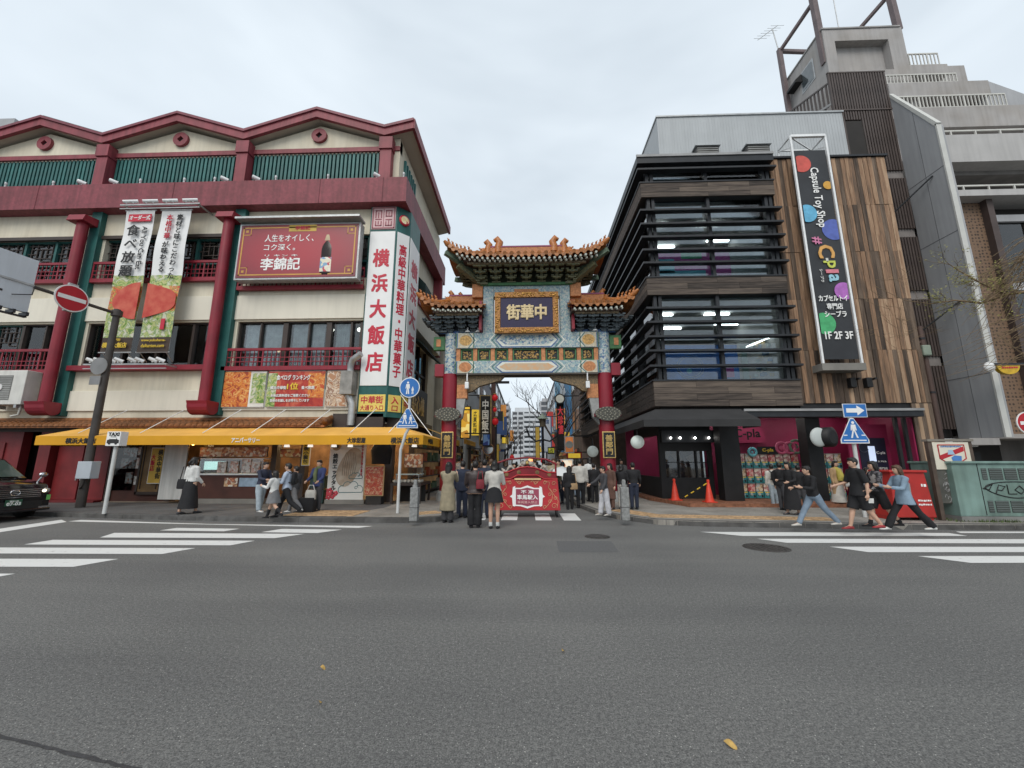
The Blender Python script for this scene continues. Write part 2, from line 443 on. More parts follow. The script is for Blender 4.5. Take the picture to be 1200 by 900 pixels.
kr = [(1.72, 90), (1.72, 17), (1.79, 15.17), (2.14, 13.07), (2.55, 12.05), (3.37, 11.1), (4.4, 10.85), (6.0, 10.72), (9.0, 10.52), (12, 10.55), (30, 11.0), (60, 12)]
def resample(pl, step):
    res = [Vector((*pl[0], 0))]; carry = 0
    for i in range(len(pl) - 1):
        a = Vector((*pl[i], 0)); b = Vector((*pl[i + 1], 0)); d = (b - a).length; t_ = step - carry
        while t_ <= d: res.append(a + (b - a) * (t_ / d)); t_ += step
        carry = d - (t_ - step)
    res.append(Vector((*pl[-1], 0))); return res
def pavement(name, pl, closing, mat, inward):
    poly = list(pl) + closing
    b = MB(); b.prism([(x, y) for x, y in poly], .0, ZS - .004, 'z')
    pv = tag(b.obj(name, mat), kind='structure')
    rs = [p for p in resample(pl, .6)]
    kb = MB(); k = 0
    far = MB()
    for i in range(len(rs) - 1):
        a, c = rs[i], rs[i + 1]; d = (c - a)
        if d.length < .2: continue
        d.normalize(); nrm = Vector((-d.y, d.x, 0)) * inward; g = .006
        a2, c2 = a + d * g, c - d * g
        vs = []
        for z_, off in ((0, -.01), (ZS - .02, -.004), (ZS, .014)): vs += [a2 + nrm * off + Vector((0, 0, z_)), c2 + nrm * off + Vector((0, 0, z_))]
        vs += [c2 + nrm * .15 + Vector((0, 0, ZS)), a2 + nrm * .15 + Vector((0, 0, ZS)), c2 + nrm * .15, a2 + nrm * .15]
        fs = [(0, 1, 3, 2), (2, 3, 5, 4), (4, 5, 6, 7), (7, 6, 8, 9), (0, 2, 4, 7, 9), (1, 8, 6, 5, 3)]
        mid = (a + c) / 2
        if -22 < mid.x < 20 and mid.y < 24: MB().add(vs, fs).obj('kerb_stone', KERB, pv)
        else: far.add(vs, fs)
    o = far.obj('kerb_line', KERB, pv)
    return pv
pvl = pavement('pavement_left', kl, [(-60, 90)], PAVE_L, 1)
pvr = pavement('pavement_right', kr, [(60, 90)], PAVE_R, 1)
# lighter stone corner on the left and tactile tiles
MB().add([(x, y, ZS + .001) for x, y in ((-4.9, 11.32), (-3.1, 11.32), (-2.55, 11.5), (-2.18, 11.95), (-2.05, 12.6), (-2.0, 14.0), (-2.0, 40), (-4.6, 40), (-4.6, 13.4), (-4.9, 12.6))], [tuple(range(10))]).obj('corner_paving', PAVE_R, pvl)
TACT = M('tactile_tan', (.62, .42, .24), .75, .2, 6, .3, 40, dirt=.3, rnd=.25)
def tactile(c0, c1, n, w, pv, rows=1):
    a, b_ = Vector((*c0, 0)), Vector((*c1, 0)); d = (b_ - a) / n; L_ = d.length; dn = d.normalized(); nm = Vector((-dn.y, dn.x, 0))
    ang = math.atan2(dn.y, dn.x)
    tb = MB().box(-L_ / 2 + .006, L_ / 2 - .006, -w / 2 + .006, w / 2 - .006, 0, .012)
    for i in range(4):
        for j in range(4): tb.box(-L_ * .36 + i * L_ * .24 - .02, -L_ * .36 + i * L_ * .24 + .02, -w * .36 + j * w * .24 - .02, -w * .36 + j * w * .24 + .02, .012, .017)
    me = tb.mesh('tactile_tile', TACT)
    for r_ in range(rows):
        for i in range(n):
            p = a + d * (i + .5) + nm * (w * (r_ + .5))
            link('tactile_tile', me, pv, loc=(p.x, p.y, ZS + .001), rz=ang)
tactile((-6.75, 11.46), (-4.75, 11.42), 7, .3, pvl, 4)
tactile((-3.0, 11.75), (-2.4, 12.2), 2, .3, pvl, 2)
tactile((3.3, 11.5), (7.9, 10.98), 15, .3, pvr, 2)
tactile((2.5, 13.0), (3.2, 11.75), 4, .3, pvr, 2)
# ------------------------------------------------------------------ the restaurant building on the left corner
CREAM = M('cream_render', (.67, .62, .50), .85, .05, .8, .15, 45, streak=.1, dirt=.09)
CREAM2 = M('cream_panel', (.69, .65, .55), .8, .04, .7, .1, 45, streak=.06)
RED = M('oxblood_paint', (.27, .05, .066), .55, .1, 1.5, .12, 30, streak=.28, dirt=.2)
REDB = M('band_tiles', (.25, .052, .068), .6, .12, 9, .3, 22, streak=.28, dirt=.2)
RED2 = M('column_red', (.24, .016, .03), .45, .1, 2, .05, 30, streak=.12)
TEAL = M('teal_paint', (.02, .115, .105), .5, .15, 2, .1, 30, streak=.2)
TEALL = M('teal_louvre', (.03, .15, .14), .5, .15, 3, rnd=.3)
DARK = M('dark_interior', (.025, .022, .02), .8)
BROWNF = M('brown_frame', (.05, .036, .03), .5)
GREENROOF = M('green_metal', (.16, .22, .2), .5, .15, 2)
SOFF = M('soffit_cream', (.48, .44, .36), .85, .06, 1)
GLASS = M_glass('window_glass')
CURT = M('net_curtain', (.8, .8, .78), .9, .15, 5)
STEEL = M('grey_steel', (.42, .43, .43), .45, .1, 5, metal=.6)
WHITEM = M('white_metal', (.74, .75, .75), .4, .06, 4)
LB = T('restaurant_building', 'cream four storey restaurant building with zigzag red roof edge on the left corner', 'building', (-12, 15, 0))
YW = 15.0; XL = -34.0; XR = -5.3
def lb(name, m): return lambda *a: None
b = MB()      # walls: strips between the window rows, bay by bay
b.box(XL, XR, YW, YW + .3, 7.05, 8.84)
b.box(XL, XR, YW, YW + .3, 3.05, 5.15)
b.box(XL, XR, YW, YW + .3, 10.75, 12.9)
BAYS = [-30.4, -24.25, -18.1, -11.95, -5.8]
for x in BAYS: b.box(x - .55, x + .55, YW + .003, YW + .297, 5.1, 10.8)
b.obj('wall', CREAM, LB)
bp = MB()
for i in range(len(BAYS) - 1):
    x0, x1 = BAYS[i] + .32, BAYS[i + 1] - .32
    if i == 3: x1 = -6.35
    bp = MB().box(x0, x1, YW - .07, YW, 7.12, 8.12); bp.obj('spandrel_panel', CREAM2, LB, bevel=.01)
    bp = MB().box(x0, x1, YW - .07, YW, 3.5, 4.28); bp.obj('spandrel_panel', CREAM2, LB, bevel=.01)
# side wall along the lane
b = MB(); b.box(XR - .35, XR, YW, 23, 8.7, 15.2); b.box(XR - .35, XR, YW, 23, 3.0, 4.6); b.box(XR - .35, XR, 21.3, 23, 4.6, 8.7)
b.obj('side_wall', CREAM, LB)
MB().box(XR - .3, -4.8, 16.9, 21.8, 7.35, 8.5).obj('side_spandrel', CREAM2, LB, bevel=.01)
MB().box(XR - .3, -4.72, 16.9, 21.8, 8.5, 8.72).obj('side_beam', RED, LB)
MB().box(XR - .3, -4.8, 21.8, 22.0, 7.3, 12.0).obj('side_beam', RED, LB)
w = MB().box(XR - .25, XR - .2, 16.9, 21.3, 4.6, 7.4).obj('window', GLASS, LB)
f = MB()
for y in (16.9, 18.4, 19.9, 21.25): f.box(XR - .28, XR - .12, y, y + .1, 4.6, 7.4)
f.box(XR - .28, XR - .12, 16.9, 21.3, 5.9, 6.0); f.obj('frame', BROWNF, w)
MB().box(XR - 1.2, XR - .15, 15.2, 22.8, 8.74, 8.9).obj('side_ledge', BROWNF, LB)
DKAWN = M('dark_green_canvas', (.012, .03, .026), .8)
MB().prism([(-5.28, 7.3), (-4.55, 6.75), (-4.55, 6.66), (-5.28, 7.2)], 17.2, 21.2).obj('side_awning', DKAWN, LB)
MB().prism([(-5.2, 10.3), (-4.62, 9.7), (-4.62, 9.2), (-5.2, 9.5)], 17.5, 19.0).obj('folded_side_awning', DKAWN, LB)
# gable wall behind the zigzag eave
PK = [-33.45, -27.3, -21.13, -14.98, -8.85]; VL = [-36.5, -30.4, -24.25, -18.15, -11.92, -5.87]
zt = lambda i: 0
top = []
for i in range(5): top += [(VL[i], 15.0), (PK[i], 15.95)]
top += [(VL[5], 15.0), (-5.3, 15.15)]
MB().prism([(top[0][0], 14.55)] + top + [(-5.3, 14.55)], YW + .02, YW + .3).obj('gable_wall', CREAM, LB)
MB().box(XL, XR, YW - .06, YW + .3, 14.6, 14.8).obj('beam', RED, LB)
MB().box(XL, XR - .1, YW + .35, YW + .4, 12.9, 14.65).obj('louvre_backing', DARK, LB)
# roof: folded plates with red fascia
def zz(dz0, dz1, y0, y1, name, mat, parent, bev=0):
    up, lo = [], []
    for i in range(5): up += [(VL[i], 15.54 + dz1), (PK[i], 16.53 + dz1)]
    up += [(VL[5], 15.54 + dz1), (-4.65, 15.84 + dz1)]
    for i in range(5): lo += [(VL[i], 15.54 + dz0), (PK[i], 16.53 + dz0)]
    lo += [(VL[5], 15.54 + dz0), (-4.65, 15.84 + dz0)]
    m = MB(); n = len(up)
    vs = [(x, y0, z) for x, z in up] + [(x, y0, z) for x, z in lo] + [(x, y1, z) for x, z in up] + [(x, y1, z) for x, z in lo]
    fs = []
    for i in range(n - 1):
        fs += [(i, i + 1, n + i + 1, n + i), (2 * n + i, 3 * n + i, 3 * n + i + 1, 2 * n + i + 1), (i, 2 * n + i, 2 * n + i + 1, i + 1), (n + i, n + i + 1, 3 * n + i + 1, 3 * n + i)]
    fs += [(0, n, 3 * n, 2 * n), (n - 1, 3 * n - 1, 4 * n - 1, 2 * n - 1)]
    return m.add(vs, fs).obj(name, mat, parent)
roof = zz(-.42, -.06, 14.72, 22.7, 'roof', SOFF, LB)
zz(-.06, .02, 14.62, 22.75, 'metal_sheet', GREENROOF, roof)
zz(-.5, -.17, 14.58, 14.72, 'fascia', RED, roof)
zz(-.17, -.05, 14.52, 14.70, 'fascia_moulding', M('dark_red_trim', (.2, .04, .06), .5, .12, 3, streak=.2), roof)
MB().box(-4.72, -4.6, 14.6, 22.75, 15.34, 15.80).obj('side_fascia', RED, roof)
for i in range(4):   # coins over each bay
    x = [-27.3, -21.2, -15.0, -8.85][i]
    ring = MB(); n = 24; outer = [(x + .33 * math.cos(2 * PI * k / n), 15.42 + .33 * math.sin(2 * PI * k / n)) for k in range(n)]
    inner = []
    for k in range(n):
        a = 2 * PI * k / n; r_ = .15 / (abs(math.cos(a)) + abs(math.sin(a))); inner.append((x + r_ * math.cos(a), 15.42 + r_ * math.sin(a)))
    vs = [(p[0], YW - .1, p[1]) for p in outer] + [(p[0], YW - .1, p[1]) for p in inner] + [(p[0], YW + .03, p[1]) for p in outer] + [(p[0], YW + .03, p[1]) for p in inner]
    fs = []
    for k in range(n):
        k2 = (k + 1) % n; fs += [(k, k2, n + k2, n + k), (k, 2 * n + k, 2 * n + k2, k2), (n + k, n + k2, 3 * n + k2, 3 * n + k)]
    ro = ring.add(vs, fs).obj('coin_roundel', RED, LB)
    MB().box(x - .16, x + .16, YW - .005, YW + .015, 15.26, 15.58).obj('coin_hole', DARK, ro)
for x in BAYS:
    MB().box(x - .24, x + .24, YW - .32, YW + .1, 12.9, 14.45).obj('post', RED, LB, bevel=.012)
    MB().box(x - .28, x + .28, YW - .38, YW + .1, 14.45, 15.0).obj('post_head', RED, LB)
sl_me = MB().box(-.05, .05, -.03, .1, 0, 1.62).mesh('louvre_slat', TEALL)
for i in range(4):
    x = BAYS[i] + .36
    while x < BAYS[i + 1] - .3:
        if x > -24.0: link('louvre_slat', sl_me, LB, loc=(x, YW + .05, 12.98))
        x += .172
for k in range(6): link('louvre_slat', sl_me, LB, loc=(-5.25, YW + .6 + k * .3, 12.98))
# red band
bd = MB().box(XL, -4.78, 14.5, YW + .1, 11.87, 12.97)
bd.box(-5.25, -4.781, YW + .1, 22.5, 11.871, 12.969)
band = bd.obj('band', REDB, LB)
for x in (-24.2, -18.0 - 2.35, -14.5, -8.35, -5.75): MB().box(x - .012, x + .012, 14.492, 14.5, 11.87, 12.97).obj('band_joint', M('joint_dark', (.12, .02, .03), .7), band)
# pilasters and sloping pipe columns
for x in BAYS[1:4]:
    pl = MB().box(x - .02, x + .42, 14.78, YW + .05, 3.3, 12.0).obj('pilaster', TEAL, LB, bevel=.015)
    c = MB().tube([(x + .0, 14.52, 3.5), (x + .0, 14.52, 11.25)], .19, 16).obj('pipe_column', RED2, LB)
    MB().prism([(14.18, 11.15), (14.25, 11.42), (14.8, 11.5), (14.8, 11.15)], x - .36, x + .34, 'x').obj('capital', RED2, c, bevel=.01)
    pr = [(.38 * math.cos(a), .38 * math.sin(a)) for a in [PI + k * PI / 10 for k in range(11)]]
    MB().prism([(14.52 + p[0] * .85, 3.66 + p[1]) for p in pr] + [(14.9, 3.78), (14.15, 3.78)], x - .38, x + .38, 'x').obj('foot', RED2, c, bevel=.01)
# windows
def lattice_win(x0, x1, z0, z1, nx, parent):
    w_ = MB().box(x0, x1, YW + .2, YW + .22, z0, z1).obj('window', GLASS, parent)
    fr = MB(); fr.box(x0, x1, YW + .12, YW + .24, z1 - .08, z1 + .02); fr.box(x0, x1, YW + .12, YW + .24, z0 - .02, z0 + .07); fr.box(x0, x1, YW + .1, YW + .24, z0 + .75, z0 + .83)
    for i in range(nx + 1):
        x = x0 + (x1 - x0) * i / nx; fr.box(x - .05, x + .05, YW + .1, YW + .25, z0, z1)
    fr.obj('frame', TEAL, w_)
    la = MB()
    for i in range(nx):
        a = x0 + (x1 - x0) * i / nx; wd = (x1 - x0) / nx; zb = z0 + .9; h = z1 - .1 - zb
        for u in (.16, .34, .5, .66, .84):
            la.box(a + wd * u - .014, a + wd * u + .014, YW + .16, YW + .2, zb + h * (.3 if u in (.34, .66) else (.15 if u == .5 else 0)), zb + h * (1 if u != .5 else .75))
        for v, u0, u1 in ((.3, .16, .84), (.75, .16, .84), (.5, 0, .34), (.5, .66, 1), (.15, .5, 1), (.9, 0, .5)): la.box(a + wd * u0, a + wd * u1, YW + .161, YW + .199, zb + h * v - .014, zb + h * v + .014)
        for u in (.3, .6): la.box(a + wd * u - .014, a + wd * u + .014, YW + .16, YW + .2, z0 + .05, z0 + .75)
    la.obj('lattice', BROWNF, w_)
    MB().box(x0, x1, YW + .34, YW + .36, z0, z1).obj('blind', M('grey_blind', (.3, .29, .27), .8, .25, 1.2), w_)
def railing(x0, x1, z0, z1, parent, name='railing', y=None):
    y = y or YW - .16
    r_ = MB().box(x0, x1, y - .06, y + .1, z0, z0 + .16); r_.box(x0, x1, y - .04, y + .04, z1 - .1, z1)
    n = int((x1 - x0) / .17)
    for i in range(n + 1):
        x = x0 + (x1 - x0) * i / n; big = i % 9 == 0
        r_.box(x - (.03 if big else .011), x + (.03 if big else .011), y - .015, y + .015, z0 + .1, z1 - .05)
    r_.box(x0, x1, y - .012, y + .012, z0 + .33, z0 + .36); r_.box(x0, x1, y - .012, y + .012, z0 + .5, z0 + .53)
    r_.obj(name, RED2, parent)
for i in range(1, 3):
    x0, x1 = BAYS[i] + .45, BAYS[i + 1] - .35
    lattice_win(x0, x1, 8.84, 10.75, 4, LB); railing(x0, x1, 8.72, 9.62, LB)
    MB().box(x0 - .1, x1 + .1, YW - .08, YW + .05, 10.72, 10.86).obj('lintel', BROWNF, LB)
lattice_win(BAYS[3] + .45, -6.4, 8.84, 10.75, 4, LB); railing(BAYS[3] + .45, -6.4, 8.3, 9.2, LB)
def slide_win(x0, x1, z0, z1, xs, curtain, parent, dark=False):
    w_ = MB().box(x0, x1, YW + .2, YW + .22, z0, z1).obj('window', GLASS, parent)
    fr = MB(); fr.box(x0, x1, YW + .08, YW + .26, z1 - .07, z1 + .03); fr.box(x0, x1, YW + .08, YW + .26, z0 - .03, z0 + .06)
    for x, wd in xs: fr.box(x - wd, x + wd, YW + .08, YW + .26, z0, z1)
    fr.obj('frame', BROWNF, w_)
    if curtain:
        for a, c in curtain:
            m = MB(); n = 16; vs = []
            for k in range(n + 1):
                x = a + (c - a) * k / n; y = YW + .32 + .03 * math.sin(k * 1.9)
                vs += [(x, y, z0), (x, y, z1)]
            m.add(vs, [(2 * k, 2 * k + 2, 2 * k + 3, 2 * k + 1) for k in range(n)], True).obj('curtain', CURT, w_)
    return w_
x0, x1 = BAYS[3] + .45, -6.4
slide_win(x0, x1, 5.15, 7.08, [(x0 + .05, .1), (x0 + 1.0, .03), (x0 + 2.0, .1), (x0 + 2.95, .03), (x0 + 3.75, .1), (x0 + 4.65, .04), (x1 - .05, .06)], [(x0 + .3, x0 + 1.8), (x0 + 2.2, x0 + 3.5), (x0 + 3.95, x0 + 4.6)], LB)
railing(x0 - .2, x1 + .1, 5.02, 5.9, LB)
x0, x1 = BAYS[2] + .45, BAYS[3] - .3
slide_win(x0, x1, 5.25, 7.08, [(x0 + .05, .07), (x0 + 1.6, .05), (x0 + 3.0, .05), (x0 + 4.4, .05), (x1 - .05, .06)], [(x0 + .1, x0 + 1.4), (x1 - 1.3, x1 - .1)], LB)
MB().box(x0 - .15, x1 + .1, YW - .28, YW + .05, 5.05, 5.25).obj('window_ledge', RED2, LB, bevel=.01)
x0, x1 = BAYS[1] + .45, BAYS[2] - .3
lattice_win(x0, x1 - 2.0, 5.15, 7.08, 3, LB)
slide_win(x1 - 2.0, x1, 5.15, 7.08, [(x1 - 1.95, .06), (x1 - 1.0, .03), (x1 - .05, .06)], None, LB)
railing(x0, x1, 4.95, 5.95, LB)
# rooms behind the windows
rm = MB()
for z0, z1 in ((5.0, 7.4), (8.5, 10.9)):
    rm.box(XL, XR - .4, YW + 3.0, YW + 3.1, z0, z1); rm.box(XL, XR - .4, YW + .3, YW + 3.1, z0 - .1, z0); rm.box(XL, XR - .4, YW + .3, YW + 3.1, z1, z1 + .1)
rm.obj('dining_rooms', M('room_brown', (.10, .075, .055), .8, .2, 1.5), LB)
LAMPW = M_emit('lamp_warm', (1.0, .5, .13), 6.0)
for x, z in ((-13.35, 6.05), (-13.9, 6.5)): MB().ball((x, YW + .9, z), .17 if z < 6.2 else .05).obj('room_lamp', LAMPW, LB)
PALE = M_emit('lamp_shade_glow', (1.0, .62, .3), 1.0)
MB().ball((-9.8, YW + .45, 5.95), .16).obj('room_lamp', PALE, LB)
CEILL = M_emit('ceiling_light', (1, .93, .8), 4.0)
for x in (-10.6, -8.4, -7.2): MB().disc((x, YW + 1.6, 7.2), .09, 12, .03).obj('ceiling_light', CEILL, LB)
# ground floor: red doors, shopfronts with depth
SHOPB = M('shop_brown', (.075, .026, .018), .6, .2, 2, .05, 20)
DOORR = M('door_red', (.16, .016, .018), .5, .15, 2, .05, 20, streak=.15)
b = MB(); b.box(XL, -19.0, YW - .2, YW + .1, 0.13, 2.75); b.box(-18.3, -17.85, YW - .2, YW + .1, .13, 2.75); b.obj('red_shopfront', DOORR, LB)
MB().box(XL, -15.6, YW + .5, YW + .6, .13, 3.2).obj('dark_backing', DARK, LB)
MB().box(XL, XL + .2, YW, 23, 0, 15).obj('end_wall', CREAM, LB); MB().box(XL, XR - .4, 22.6, 22.9, 0, 15).obj('rear_wall', CREAM, LB)
for x in (-22.5, -21.3, -20.1): MB().box(x - .5, x + .5, YW - .25, YW - .2, .5, 2.3).obj('red_panel', DOORR, LB, bevel=.015)
for x in (-17.3, -16.25):
    d = MB().box(x - .5, x + .5, YW + .05, YW + .1, .2, 2.3).obj('door', M('door_red2', (.2, .02, .022), .45, .15, 2, streak=.1), LB, bevel=.01)
    MB().box(x + .42 if x < -17 else x - .45, x + .45 if x < -17 else x - .42, YW - .0, YW + .06, .9, 1.6).obj('handle', STEEL, d)
b = MB(); b.box(-17.9, -15.7, YW - .15, YW + .2, 2.3, 2.75); b.box(-17.9, -15.7, YW - .3, YW + .2, .13, .2); b.obj('door_surround', DOORR, LB)
# tiled eave
TILE = M('terracotta_tile', (.34, .135, .045), .55, .25, 8, .2, 30, rnd=.35, dirt=.3)
tb = MB(); n = 6
for seg in range(3):
    y0, y1, za, zb = 14.2 + seg * .27, 14.2 + seg * .27 + .30, 2.86 + seg * .08, 2.94 + seg * .08
    ra = [(-.1 * math.cos(PI * k / n), y0, za + .085 * math.sin(PI * k / n)) for k in range(n + 1)]
    rb = [(-.085 * math.cos(PI * k / n), y1, zb + .07 * math.sin(PI * k / n)) for k in range(n + 1)]
    tb.add(ra + rb, [(k, k + 1, n + 2 + k, n + 1 + k) for k in range(n)], True)
    tb.add(ra, [tuple(range(n + 1))])
tile_me = tb.mesh('roof_tile', TILE)
eave = MB().prism([(14.25, 2.80), (15.0, 3.02), (15.0, 3.11), (14.25, 2.87)], -23.0, -7.2, 'x').obj('tiled_eave', M('tile_pan', (.3, .11, .035), .6, .2, 6), LB)
x = -22.9
while x < -7.25:
    link('roof_tile', tile_me, eave, loc=(x, 0, 0)); x += .215
MB().tube([(-23, 14.98, 3.16), (-7.4, 14.98, 3.16)], .08, 8).obj('ridge_cap', TILE, eave)
MB().tube([(-7.3, 14.98, 3.2), (-7.25, 14.6, 3.08), (-7.2, 14.25, 2.98), (-7.1, 14.12, 3.03)], [.12, .12, .11, .05], 8).obj('verge_ridge', TILE, eave)
MB().box(-23, -5.3, 14.75, YW + .1, 2.70, 2.86).obj('eave_board', BROWNF, LB)
MB().box(-7.2, -5.3, 14.85, YW + .1, 2.86, 3.35).obj('fascia_board', BROWNF, LB)
MB().box(-5.6, -4.9, 15.3, 21, 2.7, 3.4).obj('side_fascia_board', BROWNF, LB)
# back of the shops, floor, ceiling and partition piers
b = MB(); b.box(-15.6, -4.9, YW + 3.2, YW + 3.3, .13, 2.8); b.box(-15.6, -15.5, YW, YW + 3.3, .13, 2.8); b.obj('shop_back_wall', M('shop_wall', (.22, .12, .06), .7, .3, 2.5), LB)
MB().box(-15.6, -4.9, YW - .1, YW + 3.3, .128, .16).obj('shop_floor', M('shop_floor_tile', (.25, .2, .15), .5, .2, 2), LB)
for x, wd in ((-15.5, .12), (-13.2, .1), (-12.0, .08), (-9.35, .1), (-8.25, .1), (-5.05, .14)): MB().box(x - wd, x + wd, YW - .04, YW + .25, .16, 2.75).obj('shop_pier', BROWNF, LB)
MB().box(-15.4, -13.3, YW, YW + .08, .16, 2.7).obj('brown_wall_panel', SHOPB, LB)
gl = MB().box(-15.45, -14.6, YW - .04, YW - .03, .55, 2.5).obj('vestibule_glass', GLASS, LB)
tp = MB().box(-14.35, -13.55, YW - .06, YW, .5, 2.55).obj('tan_door_panel', M('tan_panel', (.2, .12, .05), .5, .2, 3), LB)
fr = MB()
for a in ((-14.42, -14.35, .4, 2.62), (-13.55, -13.46, .4, 2.62), (-14.42, -13.46, 2.55, 2.64), (-14.42, -13.46, .4, .5), (-14.27, -14.25, .6, 2.45), (-13.66, -13.64, .6, 2.45)): fr.box(a[0], a[1], YW - .09, YW, a[2], a[3])
fr.obj('panel_frame', BROWNF, tp)
WARM = M_emit('shop_bulb', (1.0, .7, .36), 190.0)
for x, y in ((-11.4, 15.8), (-10.6, 16.6), (-9.9, 15.7), (-9.0, 16.2), (-8.6, 17.2), (-7.5, 15.6), (-6.7, 16.4), (-6.0, 15.6), (-5.6, 17.0)):
    MB().ball((x, y, 2.5), .06, n=8, m=5).obj('shop_bulb', WARM, LB)
# ------------------------------------------------------------------ things mounted on or standing at the restaurant
WHITE = M('sign_white', (.74, .74, .73), .45, .03, 2)
INKR = M('ink_red', (.5, .02, .045), .5, .05); INKK = M('ink_black', (.02, .02, .02), .5, .05)
INKW = M('ink_white', (.8, .8, .78), .5, .03); INKY = M('ink_yellow', (.75, .52, .05), .5, .05)
GOLD = M('gold_leaf', (.62, .43, .16), .35, .2, 20, metal=.5)
# corner sign tower
tw = T('corner_sign_tower', 'tall teal corner sign tower with red characters on white panels', 'sign', (-5.6, 15, 3.2))
FA, FB, FC, FD = (-6.3, 14.85), (-5.2, 14.85), (-4.77, 15.3), (-4.77, 16.75)
MB().prism([FA, FB, FC, FD, (-5.35, 16.75), (-6.3, 15.0)], 3.22, 11.9, 'z').obj('body', TEAL, tw)
def facet(a, c, z0, z1, inset, name, mat, proud=.03, parent=None):
    a = Vector((*a, 0)); c = Vector((*c, 0)); d = (c - a).normalized(); nm = Vector((d.y, -d.x, 0))
    p, q = a + d * inset, c - d * inset
    vs = [p, q, q + nm * proud, p + nm * proud]
    return MB().prism([(v.x, v.y) for v in vs], z0, z1, 'z').obj(name, mat, parent or tw, bevel=.006), (p + q) / 2 + nm * (proud + .004), math.atan2(d.y, d.x), (q - p).length
for (a, c, body, big) in ((FA, FB, '横浜大飯店', 1), (FB, FC, '高級中華料理・中華菓子', 0), (FC, FD, '横浜大飯店', 1)):
    pn, mid, rz, wd = facet(a, c, 4.4, 10.75, .04, 'sign_panel', WHITE)
    if big: txt(body, (mid.x, mid.y, 7.45), wd * .62, 5.0, INKR, pn, bold=.03, vert=True, rz=rz, spacing=1.35)
    else: txt(body, (mid.x, mid.y, 7.5), wd * .6, 5.5, INKR, pn, bold=.025, vert=True, rz=rz, spacing=1.0)
seal, mid, rz, wd = facet(FA, FB, 10.85, 11.85, .06, 'seal_panel', M('seal_pink', (.62, .42, .42), .6))
fr = MB(); x0, x1, y = -6.24, -5.26, 14.81
for i, (u0, u1, v0, v1) in enumerate(((.03, .07, .03, .97), (.93, .97, .03, .97), (.03, .97, .03, .07), (.03, .97, .93, .97), (.49, .51, .1, .9), (.15, .42, .8, .84), (.15, .19, .5, .84), (.38, .42, .5, .84), (.26, .30, .5, .75), (.15, .42, .42, .46), (.15, .19, .14, .36), (.38, .42, .14, .36), (.15, .42, .14, .18), (.26, .3, .22, .36),
                                     (.58, .85, .8, .84), (.58, .62, .55, .84), (.81, .85, .55, .84), (.58, .85, .55, .59), (.7, .73, .6, .75), (.58, .85, .4, .44), (.7, .73, .14, .4), (.58, .62, .14, .34), (.81, .85, .14, .34), (.58, .85, .14, .18))):
    fr.box(x0 + (x1 - x0) * u0, x0 + (x1 - x0) * u1, y - .004, y + .01, 10.85 + v0, 10.85 + v1)
fr.obj('seal_carving', M('seal_rose', (.32, .1, .12), .6), seal)
d_ = (Vector((*FC, 0)) - Vector((*FB, 0))).normalized(); mc = Vector(((FB[0] + FC[0]) / 2, (FB[1] + FC[1]) / 2, 11.35))
e = MB().lathe([(.23, 0), (.23, .05), (.18, .07)], n=20).xf(Matrix.Translation(mc) @ Matrix.Rotation(math.atan2(d_.y, d_.x), 4, 'Z') @ Matrix.Rotation(PI / 2, 4, 'X')).obj('crest_disc', INKR, tw)
MB().lathe([(.17, .071), (.17, .08)], n=20).xf(Matrix.Translation(mc) @ Matrix.Rotation(math.atan2(d_.y, d_.x), 4, 'Z') @ Matrix.Rotation(PI / 2, 4, 'X')).obj('crest_face', M_print('crest_print', [(.75, .6, .3), (.5, .08, .06), (.8, .7, .45)], 9), e)
SIGNY = M('sign_yellow', (.72, .56, .13), .5, .05, 2)
for (a, c, l1, l2) in ((FA, FB, '中華街', '大通り入口'), (FB, FC, '入', '口')):
    pn, mid, rz, wd = facet(a, c, 3.42, 4.06, .05, 'entrance_sign', SIGNY)
    txt(l1, (mid.x, mid.y, 3.86), wd * (.82 if l2 != '口' else .55), .27, INKR, pn, bold=.02, rz=rz)
    txt(l2, (mid.x, mid.y, 3.56), wd * (.86 if l2 != '口' else .45), .2, INKR, pn, bold=.01, rz=rz)
pn, mid, rz, wd = facet(FC, FD, 3.42, 4.06, .05, 'entrance_sign', SIGNY)
txt('中華街', (mid.x, mid.y, 3.78), wd * .8, .3, INKR, pn, bold=.02, rz=rz)
# billboard with a bottle
bb = T('billboard', 'red framed billboard with a dark sauce bottle on the cream wall', 'billboard', (-8.8, 14.5, 8.5))
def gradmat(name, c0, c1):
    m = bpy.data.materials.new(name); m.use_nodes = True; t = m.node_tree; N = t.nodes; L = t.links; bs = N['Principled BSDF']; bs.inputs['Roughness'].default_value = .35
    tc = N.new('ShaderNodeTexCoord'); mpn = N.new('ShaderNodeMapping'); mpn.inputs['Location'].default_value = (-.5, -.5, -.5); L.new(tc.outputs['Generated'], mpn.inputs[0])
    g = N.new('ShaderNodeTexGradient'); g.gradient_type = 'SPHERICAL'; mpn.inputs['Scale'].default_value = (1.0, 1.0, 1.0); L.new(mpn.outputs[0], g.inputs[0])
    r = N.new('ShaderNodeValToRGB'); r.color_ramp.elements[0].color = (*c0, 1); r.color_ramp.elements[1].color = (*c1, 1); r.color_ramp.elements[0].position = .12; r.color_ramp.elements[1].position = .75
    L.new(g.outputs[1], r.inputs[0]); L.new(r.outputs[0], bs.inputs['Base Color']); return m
bx0, bx1, bz0, bz1, by = -11.3, -6.45, 8.5, 10.86, 14.32
bo = MB().box(bx0, bx1, by, by + .35, bz0, bz1).obj('box', STEEL, bb)
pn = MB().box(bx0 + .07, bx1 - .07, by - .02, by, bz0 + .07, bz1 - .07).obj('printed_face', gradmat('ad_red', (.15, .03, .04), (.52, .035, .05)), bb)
fr = MB(); g = .16
